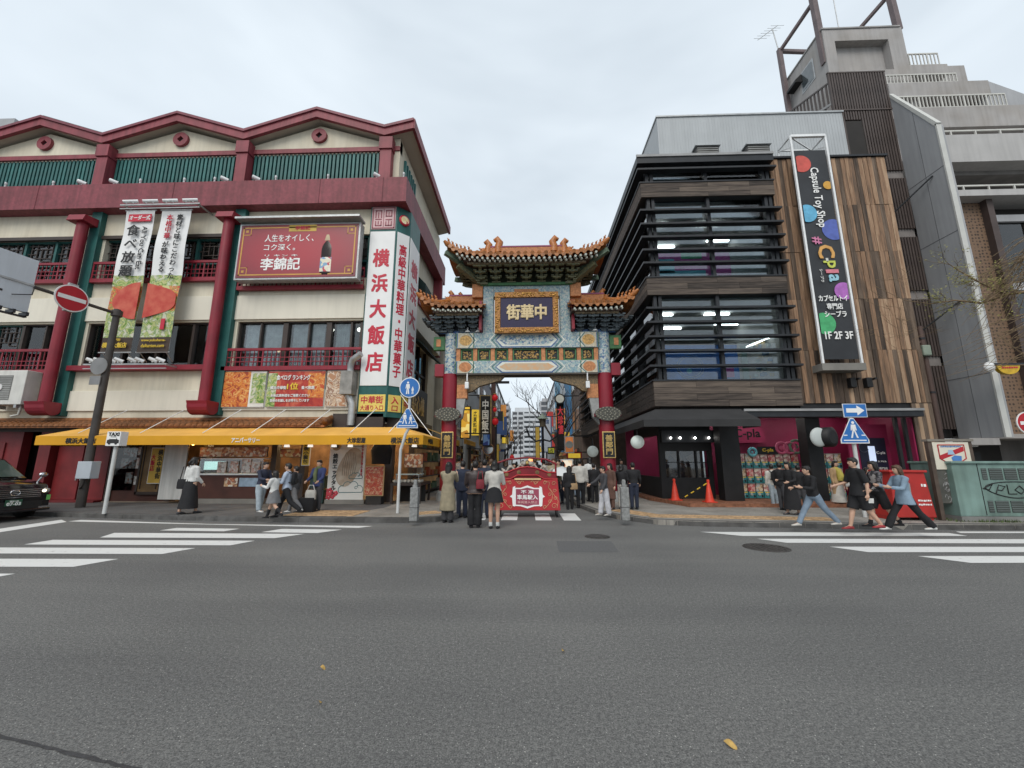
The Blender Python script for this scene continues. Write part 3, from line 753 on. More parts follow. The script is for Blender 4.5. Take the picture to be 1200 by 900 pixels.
for a in ((bx0 + g, bx1 - g, bz0 + g, bz0 + g + .05), (bx0 + g, bx1 - g, bz1 - g - .05, bz1 - g), (bx0 + g, bx0 + g + .05, bz0 + g, bz1 - g), (bx1 - g - .05, bx1 - g, bz0 + g, bz1 - g)): fr.box(a[0], a[1], by - .026, by - .019, a[2], a[3])
for sx, cx in ((1, bx0 + g), (-1, bx1 - g)):
    for sz, cz in ((1, bz0 + g), (-1, bz1 - g)):
        for a in ((.0, .34, .31, .34), (.31, .34, 0, .34), (.12, .22, .12, .22)): fr.box(cx + sx * a[0], cx + sx * a[1], by - .0262, by - .0188, cz + sz * a[2], cz + sz * a[3])
fr.obj('gold_border', M('ad_gold', (.55, .3, .06), .4, .1), pn)
yy = by - .024
txt('人生をオイしく、', (-9.25, yy, 10.22), 1.95, .30, INKW, pn, bold=.008); txt('コク深く。', (-9.6, yy, 9.83), 1.25, .27, INKW, pn, bold=.008)
txt('李錦記', (-9.5, yy, 9.13), 1.55, .5, INKW, pn, bold=.02); txt('リ キン キ', (-9.5, yy, 9.48), 1.3, .09, INKW, pn)
lo = MB().box(-9.3, -8.2, yy - .002, yy + .01, 10.5, 10.78).obj('logo_plate', M('ad_gold2', (.6, .4, .06), .4), pn); txt('李錦記', (-8.75, yy - .006, 10.64), .6, .17, INKR, lo, bold=.02)
bt = MB().lathe([(.0, 0), (.24, .0), (.25, .05), (.25, 1.05), (.23, 1.2), (.12, 1.5), (.1, 1.68), (.125, 1.7), (.125, 1.95), (.0, 1.95)], (-7.72, by - .005, 8.66), 20, sy=.1).obj('bottle', M('soy_bottle', (.018, .008, .006), .15, .1), pn)
MB().lathe([(.252, .12), (.252, .72)], (-7.72, by - .008, 8.66), 20, sy=.1).obj('bottle_label', M_print('bottle_label', [(.7, .65, .5), (.5, .06, .08), (.2, .35, .5), (.75, .7, .6)], 9), bt)
MB().lathe([(.15, 1.43), (.11, 1.68)], (-7.72, by - .008, 8.66), 20, sy=.12).obj('neck_label', M('neck_label', (.5, .4, .25), .5), bt)
MB().box(bx0 - .05, bx1 + .05, by - .3, by + .3, bz1 + .08, bz1 + .16).obj('light_hood', STEEL, bb)
for x in (-10.6, -8.8, -7.0): MB().tube([(x, by + .3, bz1 + .1), (x, by - .25, bz1 + .1)], .02, 6).obj('hood_arm', STEEL, bb)
# two hanging banners
FOODM = M_print('food_print', [(.45, .06, .02), (.6, .14, .03), (.12, .2, .04), (.62, .3, .05), (.4, .04, .02), (.5, .5, .2)], 5, kind='noise', dist=.5)
DUCK = M('roast_red', (.42, .03, .018), .3, .3, 3, col2=(.55, .12, .07))
LEAFG = M_print('salad_print', [(.10, .2, .03), (.25, .35, .08), (.5, .48, .2), (.12, .22, .08), (.45, .5, .3), (.55, .52, .42)], 6, kind='noise', dist=.7)
def cloth(x0, x1, z0, z1, y, amp, seed):
    rr = random.Random(seed); ph = rr.random() * 6; nx, nz = 10, 40; vs = []
    for j in range(nz + 1):
        for i in range(nx + 1):
            u, v = i / nx, j / nz
            vs.append((x0 + (x1 - x0) * u, y + amp * math.sin(u * 5 + v * 7 + ph) * math.sin(PI * v) + amp * .6 * math.sin(v * 16 + ph), z0 + (z1 - z0) * v))
    return vs, nx, nz
def banner(x0, x1, label, seed, build):
    t = T('hanging_banner', label, 'banner', ((x0 + x1) / 2, 14.4, 5.6), 'long banners hung on the cream facade')
    z0, z1, y = 5.66, 11.62, 14.4
    vs, nx, nz = cloth(x0, x1, z0, z1, y, .035, seed)
    def band_(za, zb, name, mat, off, parent=t, xa=0, xb=1):
        rows = [j for j in range(nz + 1) if za - 1e-6 <= vs[j * (nx + 1)][2] <= zb + 1e-6]
        pts, fs = [], []
        ia, ib = round(xa * nx), round(xb * nx); k = ib - ia + 1
        for j in rows:
            for i in range(ia, ib + 1):
                p = vs[j * (nx + 1) + i]; pts.append((p[0], p[1] - off, p[2]))
        for a in range(len(rows) - 1):
            for i in range(k - 1): fs.append((a * k + i, a * k + i + 1, (a + 1) * k + i + 1, (a + 1) * k + i))
        n_ = len(pts); m = MB().add(pts + [(p[0], p[1] + .006, p[2]) for p in pts], fs + [tuple(i + n_ for i in reversed(f_)) for f_ in fs], True)
        return m.obj(name, mat, parent)
    cl = band_(z0, z1, 'cloth', WHITE, 0)
    band_(7.1, 8.45, 'food_print', FOODM, .008, cl); band_(8.3, 8.9, 'salad_print', LEAFG, .011, cl)
    band_(6.25, 7.3, 'salad_print', LEAFG, .011, cl); band_(z0, 6.28, 'dark_print', M('banner_brown', (.05, .03, .02), .6), .014, cl)
    build(cl, y - .075)
    rod = MB().tube([(x0 - .05, y, z1), (x1 + .05, y, z1)], .025, 8); rod.tube([(x0 - .05, y, z0), (x1 + .05, y, z0)], .025, 8)
    for x in (x0 + .1, x1 - .1): rod.tube([(x, y, z0), (x, 14.75, z0 - .3)], .015, 6)
    rod.obj('rods', STEEL, t)
    return t
def duck(cl, y, xc, wide):
    x0, x1 = (-16.19, -15.01) if xc < -15 else (-14.72, -13.51); pl = [(-14.75 + 1.28 * math.cos(a), 7.72 + .72 * math.sin(a) * (1 + .12 * math.cos(3 * a))) for a in [2 * PI * k / 60 for k in range(60)]]
    pl = [(min(max(px_, x0), x1), pz_) for px_, pz_ in pl]; q_ = [pl[0]]
    for p_ in pl[1:]:
        if abs(p_[0] - q_[-1][0]) + abs(p_[1] - q_[-1][1]) > .003: q_.append(p_)
    MB().prism(q_, y + .012, y + .02).obj('duck_print', DUCK, cl)
def b1(cl, y):
    MB().box(-16.0, -15.05, y, y + .006, 11.1, 11.42).obj('red_label', INKR, cl); txt('オーダー式', (-15.52, y - .004, 11.26), .85, .2, INKW, cl, bold=.02)
    txt('食べ放題', (-15.72, y, 9.85), .52, 2.2, INKK, cl, bold=.014, vert=True, spacing=1.15)
    txt('All You Can Eat', (-15.24, y, 9.95), 1.85, .2, INKK, cl, roll=PI / 2)
    duck(cl, y, -15.6, .62)
    txt('横浜大飯店', (-15.6, y, 5.93), .95, .2, INKY, cl, bold=.02); txt('善隣門前', (-15.6, y, 6.14), .4, .1, INKY, cl, bold=.01)
def b2(cl, y):
    txt('素材と味にこだわった', (-13.86, y, 10.0), .25, 2.75, INKK, cl, bold=.012, vert=True); txt('本格中華', (-14.28, y, 10.85), .25, 1.05, INKR, cl, bold=.015, vert=True); txt('が味わえる', (-14.28, y, 9.55), .25, 1.3, INKK, cl, bold=.012, vert=True)
    duck(cl, y, -14.1, .6)
    txt('1', (-13.85, y, 6.75), .13, .42, INKR, cl, bold=.012)
    txt('www.yokohama-', (-14.1, y, 6.1), .95, .13, INKY, cl, bold=.01); txt('daihanten.com', (-14.1, y, 5.9), .9, .13, INKY, cl, bold=.01)
banner(-16.2, -15.0, 'white banner with large black brush characters above a roast duck picture', 1, b1)
banner(-14.73, -13.5, 'white banner with two columns of slim characters above a roast duck picture', 2, b2)
def spot_rail(label, x0, x1, n, y, z, up, grp):
    t = T('spotlight_rail', label, 'light', ((x0 + x1) / 2, y, z), grp)
    r_ = MB().bar((x0, y, z), (x1, y, z), .05); r_.bar((x0, y, z - .16), (x1, y, z - .16), .03)
    for x in (x0 + .15, x1 - .1): r_.bar((x, y, z), (x, 14.98, z), .05)
    r_.obj('rail', STEEL, t)
    for i in range(n):
        x = x0 + (x1 - x0) * (i + .3) / n
        for k in (0, .28):
            s_ = MB().tube([(x + k, y - .02, z + .06), (x + k, y, z + .16)], .025, 6)
            s_.tube([(x + k - .1, y - .08, z + .16 + .05 * up), (x + k + .1, y + .08, z + .16 - .05 * up)], [.06, .075], 10)
            s_.obj('spotlight', WHITEM, t)
spot_rail('row of white spotlights on a rail above the hanging banners', -16.3, -13.0, 4, 14.2, 11.75, -1, 'spotlight rails')
spot_rail('row of white spotlights on a rail below the hanging banners', -16.5, -13.3, 4, 14.2, 5.15, 1, 'spotlight rails')
for i, x in enumerate((-23.0, -18.75, -17.35, -12.55, -11.2, -6.1)):
    t = T('security_camera', ['white security camera on the red band at the far left', 'white security camera left of the first red post', 'white security camera right of the first red post', 'white security camera left of the second red post', 'white security camera right of the second red post', 'white security camera beside the corner post'][i], 'camera', (x, 14.7, 12.97), 'security cameras on the red band')
    MB().tube([(x, 14.7, 12.97), (x, 14.7, 13.15)], .03, 6).obj('bracket', WHITEM, t)
    MB().tube([(x - .12, 14.62, 13.24), (x + .12, 14.76, 13.18)], [.09, .08], 10).obj('housing', WHITEM, t)
for k, x in enumerate((-22, -19.9, -16.1, -14.2, -12.9, -10.3, -8.1, -4.95)):
    tag(MB().lathe([(.035, 0), (.035, .16), (.05, .17), (.045, .26)], (x, 14.6, 12.97), 8).obj('uplight', WHITEM), 'short white stub light on top of the red band, %s from the left' % ORD[k], 'light', 'stub lights on the red band')
# food posters below the window
def food_poster(x0, x1, label, mats, words):
    t = T('food_poster', label, 'poster', ((x0 + x1) / 2, 14.85, 3.6), 'food posters under the windows')
    MB().box(x0, x1, 14.86, 14.94, 3.6, 5.0).obj('panel', WHITEM, t)
    for i, (u0, u1, v0, v1, m) in enumerate(mats):
        MB().box(x0 + (x1 - x0) * u0, x0 + (x1 - x0) * u1, 14.845 - .004 * i, 14.86, 3.62 + 1.36 * v0, 3.62 + 1.36 * v1).obj('food_print', m, t)
    for w_ in words: txt(w_[0], (x0 + (x1 - x0) * w_[1], 14.825, 3.62 + 1.36 * w_[2]), w_[3], w_[4], w_[5], t, bold=.02)
CHILI = M_print('chili_print', [(.3, .04, .01), (.55, .14, .02), (.62, .24, .03), (.5, .08, .015), (.7, .42, .12), (.45, .06, .01)], 5.5, kind='noise', dist=.8)
food_poster(-11.8, -9.78 - .12, 'glossy poster of orange chili prawns and greens', [(0, 1, 0, 1, M('poster_white', (.7, .68, .62))), (.0, .68, 0, 1, CHILI), (.72, 1, .1, .95, LEAFG)], [])
DUCKP = M_print('roast_print', [(.3, .015, .01), (.42, .04, .02), (.34, .02, .012), (.5, .1, .05)], 3, kind='noise')
food_poster(-9.82, -7.62, 'poster with a yellow ranking mark between red roast meat pictures', [(0, 1, 0, 1, DUCKP), (0, .16, 0, .95, LEAFG), (.72, 1, .25, .95, CHILI)], [('食べログ ランキング', .45, .82, 1.3, .2, INKW), ('1位', .45, .57, .42, .26, INKY), ('横浜中華街', .2, .53, .62, .13, INKW), ('食べ放題', .72, .53, .5, .13, INKW), ('本格広東料理をご堪能ください', .42, .31, 1.5, .11, INKW), ('皆様のお越しをお待ちしています', .42, .17, 1.5, .11, INKW)])
food_poster(-7.54, -6.7, 'narrow poster of white buns with brown sauce beside the duct', [(0, 1, 0, 1, M_print('bun_print', [(.3, .12, .05), (.62, .5, .36), (.2, .07, .03), (.7, .62, .5), (.4, .2, .1)], 5, kind='noise'))], [])
# duct
dt = T('exhaust_duct', 'silver exhaust duct bending around a box beside the corner tower', 'duct', (-6.7, 14.8, 3.0))
MB().tube([(-6.45, 14.72, 2.9), (-6.45, 14.72, 3.7), (-6.62, 14.72, 4.05)], .13, 12).obj('pipe', STEEL, dt)
MB().box(-6.85, -6.4, 14.45, 14.95, 4.02, 4.9).obj('fan_box', M('duct_box', (.28, .27, .25), .6, .2, 4), dt, bevel=.015)
MB().tube([(-6.6, 14.7, 4.9), (-6.6, 14.7, 5.15), (-6.5, 14.6, 5.35), (-6.15, 14.5, 5.55)], .12, 12).obj('pipe', STEEL, dt)
# air conditioner on the far left ledge
def aircon(x, z, label):
    t = T('air_conditioner', label, 'air conditioner', (x, 14.4, z), 'air conditioners above the tiled eave')
    MB().box(x - .75, x + .75, 14.25, 14.75, z + .12, z + 1.42).obj('case', M('ac_white', (.62, .61, .57), .5, .06, 3, streak=.12), t, bevel=.02)
    MB().box(x - .62, x + .25, 14.235, 14.252, z + .3, z + 1.22).obj('grille_back', M('ac_grey', (.2, .2, .19), .6), t)
    gr = MB()
    for i in range(11): gr.box(x - .62, x + .25, 14.22, 14.237, z + .33 + i * .082, z + .345 + i * .082)
    gr.obj('grille', M('ac_wire', (.45, .45, .43), .5), t)
    MB().disc((x - .18, 14.2, z + .76), .13, 16, .03).obj('fan_hub', M('ac_white2', (.7, .7, .68), .5), t)
    for dx in (-.55, .55): MB().box(x + dx - .05, x + dx + .05, 14.25, 14.8, z, z + .12).obj('foot', STEEL, t)
    MB().tube([(x + .6, 14.4, z + .1), (x + .65, 14.35, z - .25), (x + .3, 14.4, z - .3)], .04, 6).obj('hose', M('hose_tape', (.5, .49, .45), .7), t)
aircon(-19.45, 3.55, 'white air conditioner unit beside the first red pipe column')
aircon(-21.6, 3.45, 'white air conditioner unit cut off at the left edge')
# yellow awning round the corner
AWN = M('awning_yellow', (.78, .43, .09), .7, .06, 1.2, .1, 90, dirt=.12)
VAL = M('awning_valance', (.62, .30, .01), .7, .05, 1.2)
aw = T('awning', 'long yellow canvas awning over the shop counters wrapping the corner', 'awning', (-9.5, 14, 2.1))
AX0, AX1 = -16.5, -3.35; ZF, ZB = 2.44, 2.80
m = MB()
nseg = 12
for i in range(nseg):
    a = AX0 + (AX1 - AX0) * i / nseg; c = AX0 + (AX1 - AX0) * (i + 1) / nseg
    ta = a + (.25 if i == 0 else 0); tc_ = c - (1.1 if i == nseg - 1 else 0)
    sag = .02
    m.add([(a, 13.2, ZF), ((a + c) / 2, 13.2, ZF), (c, 13.2, ZF), (tc_, 14.4, ZB), ((ta + tc_) / 2, 14.4, ZB), (ta, 14.4, ZB), ((a + c) / 2, 13.8, (ZF + ZB) / 2 - sag), (a + (ta - a) / 2, 13.8, (ZF + ZB) / 2), (c + (tc_ - c) / 2, 13.8, (ZF + ZB) / 2)],
          [(0, 1, 6, 7), (1, 2, 8, 6), (7, 6, 4, 5), (6, 8, 3, 4)], False)
m.add([(AX1, 13.2, ZF), (AX1, 17.5, ZF), (AX1 - 1.1, 17.5, ZB), (AX1 - 1.1, 14.4, ZB)], [(0, 1, 2, 3)])
m.obj('canopy', AWN, aw)
vl = MB()
vl.add([(AX0, 13.195, ZF), (AX1, 13.195, ZF), (AX1, 13.195, ZF - .3), (AX0, 13.195, ZF - .3)], [(0, 1, 2, 3)])
vl.add([(AX1 + .003, 13.2, ZF), (AX1 + .003, 17.5, ZF), (AX1 + .003, 17.5, ZF - .3), (AX1 + .003, 13.2, ZF - .3)], [(0, 1, 2, 3)])
vl.add([(AX0, 13.2, ZF), (AX0 + .25, 14.4, ZB), (AX0 + .25, 14.4, ZF - .3), (AX0, 13.2, ZF - .3)], [(0, 1, 2, 3)])
va = vl.obj('valance', VAL, aw)
txt('横浜大飯店', (-14.9, 13.185, 2.28), 1.05, .18, INKK, va, bold=.02); txt('アニバーサリー', (-9.25, 13.185, 2.29), .95, .16, INKW, va, bold=.02)
txt('大珍甜屋', (-5.55, 13.185, 2.28), .6, .17, INKK, va, bold=.02); txt('横浜大飯店', (-3.95, 13.185, 2.27), .92, .2, INKK, va, bold=.02)
txt('中華街', (AX1 + .012, 14.2, 2.28), .7, .17, INKK, va, bold=.02, rz=PI / 2)
for x in (-15.4, -13.2, -11.0, -9.3, -7.6, -5.9, -4.6): MB().tube([(x, 13.5, 2.55), (x + .35, 14.75, 3.5)], .014, 6).obj('stay_rod', WHITEM, aw)
MB().tube([(-3.4, 14.6, 2.5), (-4.8, 15.2, 4.1)], .014, 6).obj('stay_rod', WHITEM, aw)
fr = MB().tube([(AX0 + .1, 13.25, ZF - .03), (AX1 - .03, 13.25, ZF - .03), (AX1 - .03, 17.4, ZF - .03)], .02, 6); fr.obj('frame_tube', STEEL, aw)
for i, x in enumerate((-8.0, -7.2, -6.4, -5.85, -3.7)):
    t = T('spot_lamp', ['white clip lamp under the awning beside the yellow strip sign', 'white clip lamp under the awning over the stacked crates', 'white clip lamp under the awning at the tall dumpling poster', 'white clip lamp under the awning right of the dumpling poster', 'white clip lamp at the awning corner'][i], 'lamp', (x, 13.6, 2.1), 'clip lamps under the awning')
    MB().tube([(x, 13.4, 2.38), (x, 13.45, 2.2)], .012, 6).obj('stem', WHITEM, t)
    MB().lathe([(.09, -.13), (.075, -.05), (.03, .02)], (x, 13.45, 2.2), 10).obj('lamp_shade', M_emit('lamp_white', (.9, .9, .85), .6), t)
# display counter
ct = T('display_counter', 'dark brown shop counter with glass food display under the awning', 'counter', (-10.6, 14.6, .13))
MB().box(-12.0, -9.35, 14.55, 15.3, .3, 1.12).obj('base', SHOPB, ct, bevel=.01)
MB().box(-12.05, -9.3, 14.5, 15.35, 1.12, 1.17).obj('counter_top', WHITEM, ct)
MB().box(-12.05, -9.3, 14.52, 15.35, .13, .3).obj('plinth', M('plinth_grey', (.2, .19, .17), .8), ct)
MB().box(-11.85, -9.5, 14.62, 14.63, 1.17, 1.68).obj('glass_front', GLASS, ct)
MB().box(-11.85, -9.5, 14.6, 15.2, 1.68, 1.71).obj('glass_top', WHITEM, ct)
MB().box(-11.75, -11.1, 14.7, 14.9, 1.3, 1.6).obj('lit_tray', M_emit('tray_glow', (.55, .8, .7), 1.2), ct)
MENU = M_print('menu_print', [(.55, .46, .34), (.3, .1, .05), (.5, .3, .15), (.62, .58, .5), (.25, .12, .08), (.5, .2, .1)], 13)
MENUW = M_print('menu_white', [(.6, .58, .54), (.35, .33, .3), (.55, .4, .35), (.64, .62, .6), (.4, .2, .15)], 16)
random.seed(11)
for x in (-11.0, -10.55, -10.1, -9.75): MB().box(x - .16, x + .16, 14.585, 14.6, 1.2, 1.2 + random.uniform(.3, .5)).obj('price_card', MENUW, ct)
for x, w_, m_ in ((-10.55, .24, MENU), (-9.85, .4, M('blue_card', (.3, .4, .5), .5, .2, 5))): MB().box(x - w_, x + w_, 14.53, 14.55, .72, 1.02).obj('price_card', m_, ct)
def wallboard(x0, x1, z0, z1, y, label, mat, grp='menu boards in the shop', cat='menu board', name='menu_board', words=()):
    t = T(name, label, cat, ((x0 + x1) / 2, y, z0), grp)
    MB().box(x0, x1, y, y + .03, z0, z1).obj('board', BROWNF if not words else WHITEM, t)
    MB().box(x0 + .02, x1 - .02, y - .006, y, z0 + .02, z1 - .02).obj('print', mat, t)
    for w_ in words: txt(w_[0], (w_[1], y - .012, w_[2]), w_[3], w_[4], w_[5], t, bold=w_[6] if len(w_) > 6 else .01, vert=len(w_) > 7)
    return t
wallboard(-11.95, -9.4, 1.75, 2.12, 14.65, 'long strip of dish pictures above the glass counter', MENU)
wallboard(-11.95, -9.45, 2.2, 2.48, 14.75, 'dim upper strip of dish pictures under the awning roof', MENU)
wallboard(-9.2, -8.3, 1.75, 2.05, 15.05, 'short strip of dish pictures beside the yellow strip sign', M_print('menu_or', [(.6, .4, .15), (.5, .15, .03), (.65, .55, .3), (.35, .1, .04)], 10))
wallboard(-8.15, -7.85, 1.45, 2.5, 14.7, 'narrow yellow vertical strip sign with dark characters', INKY, cat='sign', name='strip_sign', words=(('名物焼小籠包', -8.0, 1.98, .18, .9, INKK, .02, 1),))
WP = M('worn_white_panel', (.5, .5, .48), .6, .08, 1.5, streak=.25)
wallboard(-13.15, -12.25, .25, 2.45, 14.5, 'tall pale panel with faint drawing beside the display counter', WP, cat='sign', name='panel_sign')
MB().ball((-12.15, 14.55, 2.25), .07).obj('panel_lamp', M_emit('amber', (1, .5, .1), 25), LB)
random.seed(5)
k = 0
for i in range(5):
    for j in range(3):
        if (i, j) in ((4, 0), (0, 0), (4, 2)): continue
        x = -15.2 + i * .3 + .06 * random.random(); z = .75 + j * .5 + .1 * random.random(); h = random.uniform(.28, .42)
        tag(MB().box(x, x + .24, 14.965, 14.985, z, z + h).obj('wall_notice', MENUW), 'small paper notice on the brown wall beside the tan door panel', 'notice', 'paper notices on the brown wall'); k += 1
wallboard(-14.02 + .1, -13.42, .8, 2.1, 14.82, 'yellow poster with black characters on the brown wall', M('poster_yellow', (.55, .36, .06), .5, .1), cat='poster', name='yellow_poster', words=(('横浜中華街', -13.55, 1.5, .18, 1.05, INKK, .02, 1), ('大飯店', -13.8, 1.55, .16, .6, INKR, .02, 1)))
# big dumpling poster
dp = T('tall_poster_board', 'tall white board with a big dumpling drawing and outlined clouds', 'poster', (-6.3, 14.6, .2))
px0, px1, py_ = -7.05, -5.75, 14.55
MB().box(px0, px1, py_, py_ + .05, .28, 2.42).obj('board', M('board_white', (.62, .61, .57), .6, .05), dp)
MB().box(px0 - .05, px1 + .05, py_ - .02, py_ + .3, .13, .28).obj('stand', M('plinth_grey', (.2, .19, .17), .8), dp)
dmp = MB(); n = 26
ol = [(.36 * math.cos(2 * PI * k / n) * (1 + .12 * math.sin(4 * PI * k / n)) + .06 * math.sin(2 * PI * k / n), .62 * math.sin(2 * PI * k / n)) for k in range(n)]
dmp.prism([(-6.3 + p[0] * 1.15 + .12 * p[1], 1.4 + p[1] * 1.1) for p in ol], py_ - .008, py_).obj('dumpling_print', M('dumpling', (.48, .42, .34), .6, .3, 3, col2=(.3, .22, .15)), dp)
for k in range(7): MB().tube([(-6.3 + .05 * k - .15, py_ - .008, 1.92), (-6.34 + .08 * k - .2, py_ - .01, 1.5), (-6.36 + .07 * k - .18, py_ - .008, 1.1)], .008, 4).obj('dumpling_crease', M('crease', (.25, .2, .15), .6), dp)
def cloud(cx, cz, s):
    pts = []
    for ax, az, r_, a0, a1 in ((-.5, .0, .22, 1.25, .45), (-.2, .2, .24, 1.0, .3), (.15, .2, .26, .8, .1), (.48, .02, .22, .65, -.25)):
        pts += [(cx + s * (ax + r_ * math.cos(PI * (a0 + (a1 - a0) * k / 8))), cz + s * (az + r_ * math.sin(PI * (a0 + (a1 - a0) * k / 8)))) for k in range(9)]
    c_ = MB().tube([(x, py_ - .01, z) for x, z in pts + pts[:1]], .010, 4).obj('cloud_outline', M('cloud_ink', (.04, .16, .17), .6), dp)
    MB().tube([(cx + s * (.3 + .12 * math.cos(k * .6) * (1 - k / 14)), py_ - .011, cz + s * (.1 + .12 * math.sin(k * .6) * (1 - k / 14))) for k in range(11)], .008, 4).obj('cloud_curl', M('cloud_ink', (.04, .16, .17), .6), c_)
cloud(-6.15, 2.18, .42); cloud(-6.05, 1.05, .34); cloud(-6.2, .62, .62)
MB().disc((-6.82, py_ - .012, 2.15), .17, 20, .01).obj('round_crest', M('crest_tan', (.4, .27, .14), .6), dp)
txt('元祖', (-6.82, py_ - .016, 2.15), .2, .16, BROWNF, dp, bold=.02)
txt('焼餃エッグタルト', (-6.83, py_ - .01, 1.15), .17, 1.45, INKK, dp, bold=.03, vert=True); txt('横浜中華街名物小籠包', (-5.86, py_ - .01, 1.7), .07, 1.2, INKR, dp, vert=True)
ptl = MB()
for (x, z, r_) in ((-6.95, .55, .13), (-6.85, .42, .12), (-6.98, .38, .1), (-6.72, .5, .08)):
    for a in range(5): ptl.ball((x + r_ * .6 * math.cos(a * 1.257), py_ - .004, z + r_ * .6 * math.sin(a * 1.257)), r_ * .5, .01, r_ * .5, 8, 5)
ptl.obj('flower_print', M('flower_red', (.5, .05, .07), .6, .3, 8), dp)
fb = T('food_board', 'framed red food picture board leaning by the shop corner', 'sign', (-5.2, 14.5, .2))
MB().box(-5.68, -4.98, 14.4, 14.44, .42, 1.45).obj('frame', M('wood_tan', (.35, .22, .1), .6), fb)
MB().box(-5.64, -5.02, 14.39, 14.4, .46, 1.41).obj('print', M_print('chili_red', [(.3, .03, .02), (.42, .09, .03), (.25, .02, .02), (.5, .32, .18), (.34, .05, .03)], 9, kind='noise', dist=.8), fb)
MB().box(-5.6, -5.06, 14.42, 14.75, .13, .42).obj('stand', DARK, fb)
for i in range(2):
    t = T('plastic_crate', ['lower dark teal plastic crate beside the tall dumpling poster', 'upper dark teal plastic crate beside the tall dumpling poster'][i], 'crate', (-7.45, 14.75, .14 + i * .5), 'stacked crates')
    CR = M('crate_teal', (.025, .06, .06), .5, .2)
    z = .14 + i * .5; cb = MB().box(-7.72, -7.2, 14.6, 15.0, z, z + .42); cb.obj('body', CR, t, bevel=.02)
    MB().box(-7.73, -7.19, 14.59, 15.01, z + .42, z + .47).obj('rim', CR, t); MB().box(-7.56, -7.36, 14.585, 14.6, z + .28, z + .38).obj('label', M('crate_label', (.25, .28, .27), .6), t)
# corner stall with goods
st = T('corner_stall', 'dark market stall with pale goods at the corner of the shop', 'stall', (-4.2, 15, .13))
MB().box(-4.85, -3.75, 14.7, 16.2, .75, .85).obj('table_top', BROWNF, st)
for x in (-4.8, -3.8):
    for y in (14.75, 16.15): MB().box(x - .04, x + .04, y - .04, y + .04, .13, .75).obj('leg', BROWNF, st)
MB().box(-4.8, -3.8, 15.6, 15.65, .13, .75).obj('backing', DARK, st)
MB().box(-4.7, -3.85, 14.8, 15.5, 1.12, 1.16).obj('upper_tray', M('tray_glass', (.5, .6, .58), .2), st)
for x in (-4.68, -3.87): MB().tube([(x, 14.82, .85), (x, 14.82, 1.14)], .015, 6).obj('tray_post', STEEL, st)
random.seed(9)
BUN = M('bun_white', (.62, .58, .5), .7, .15, 8, rnd=.25)
for k in range(16):
    x, y = -4.75 + (k % 8) * .13, 14.85 + (k // 8) * .3
    tag(MB().ball((x, y, .9), .07, .07, .06, 8, 5).obj('steamed_bun', BUN), 'small pale bun lying on the dark corner stall', 'bun', 'buns on the corner stall')
wallboard(-4.75, -4.0, 1.35, 1.9, 15.9, 'reddish dish picture hanging inside the corner stall', MENU)
t = T('hanging_jacket', 'black jacket hanging in the dark doorway beside the food board', 'jacket', (-5.3, 14.9, 1.6))
MB().loft([[(-5.32 + w_ * math.cos(a), 14.95 + .09 * math.sin(a), z) for a in [2 * PI * k / 12 for k in range(12)]] for w_, z in ((.34, 1.5), (.36, 1.75), (.4, 2.0), (.3, 2.2), (.08, 2.32))]).obj('cloth', M('black_cloth', (.012, .012, .014), .9), t)
MB().tube([(-5.32, 14.95, 2.3), (-5.32, 14.95, 2.45), (-5.28, 14.95, 2.5)], .012, 6).obj('hook', STEEL, t)
# ------------------------------------------------------------------ the painted gate
GY = 16.0; GX = 0.04
GRED = M('gate_red', (.235, .012, .026), .4, .08, 1.5, .04, 25, streak=.12)
PATT = M_print('blue_white_pattern', [(.42, .46, .45), (.15, .24, .32), (.48, .48, .4), (.07, .13, .25), (.45, .48, .46), (.22, .34, .36)], 19)
PATT2 = M_print('pale_pattern', [(.36, .42, .42), (.2, .32, .36), (.45, .47, .42), (.24, .36, .36), (.13, .2, .28)], 26)
GORANGE = M('gate_orange', (.52, .22, .09), .6, .2, 12, .3, 40)
GCARVE = M('gate_carving', (.26, .17, .08), .5, .35, 16, .8, 26, col2=(.05, .045, .03))
GGREEN = M('gate_green', (.05, .16, .06), .55, .2, 6); GBLUE = M('gate_blue', (.06, .13, .3), .55, .2, 6); GWHITE = M('gate_white', (.62, .64, .58), .6, .06, 6)
GTEAL = M('gate_teal', (.1, .22, .22), .6, .2, 6); GPURP = M('gate_purple', (.25, .05, .12), .55, .15)
GTILE = M('gate_tile', (.47, .18, .05), .35, .25, 9, .15, 30, rnd=.3, dirt=.25)
GRIDGE = M('gate_ridge', (.43, .15, .035), .4, .2, 12, .4, 35)
BRK = M('bracket_olive', (.2, .185, .085), .6, .3, 18, .3, 40, col2=(.07, .09, .07)); BRKB = M('bracket_blue', (.11, .14, .15), .6, .3, 18, col2=(.035, .045, .06))
BLK = M('gate_black', (.012, .013, .016), .5)
STONE = M('gate_stone', (.32, .33, .32), .8, .15, 6, .3, 40)
GT = T('chinatown_gate', 'ornate painted gate with orange tiled roofs and red columns spanning the lane', 'gate', (GX, GY, 0))
def gx(px, py, y=GY): return P(px, py, y).x
def gz(px, py, y=GY): return P(px, py, y).z
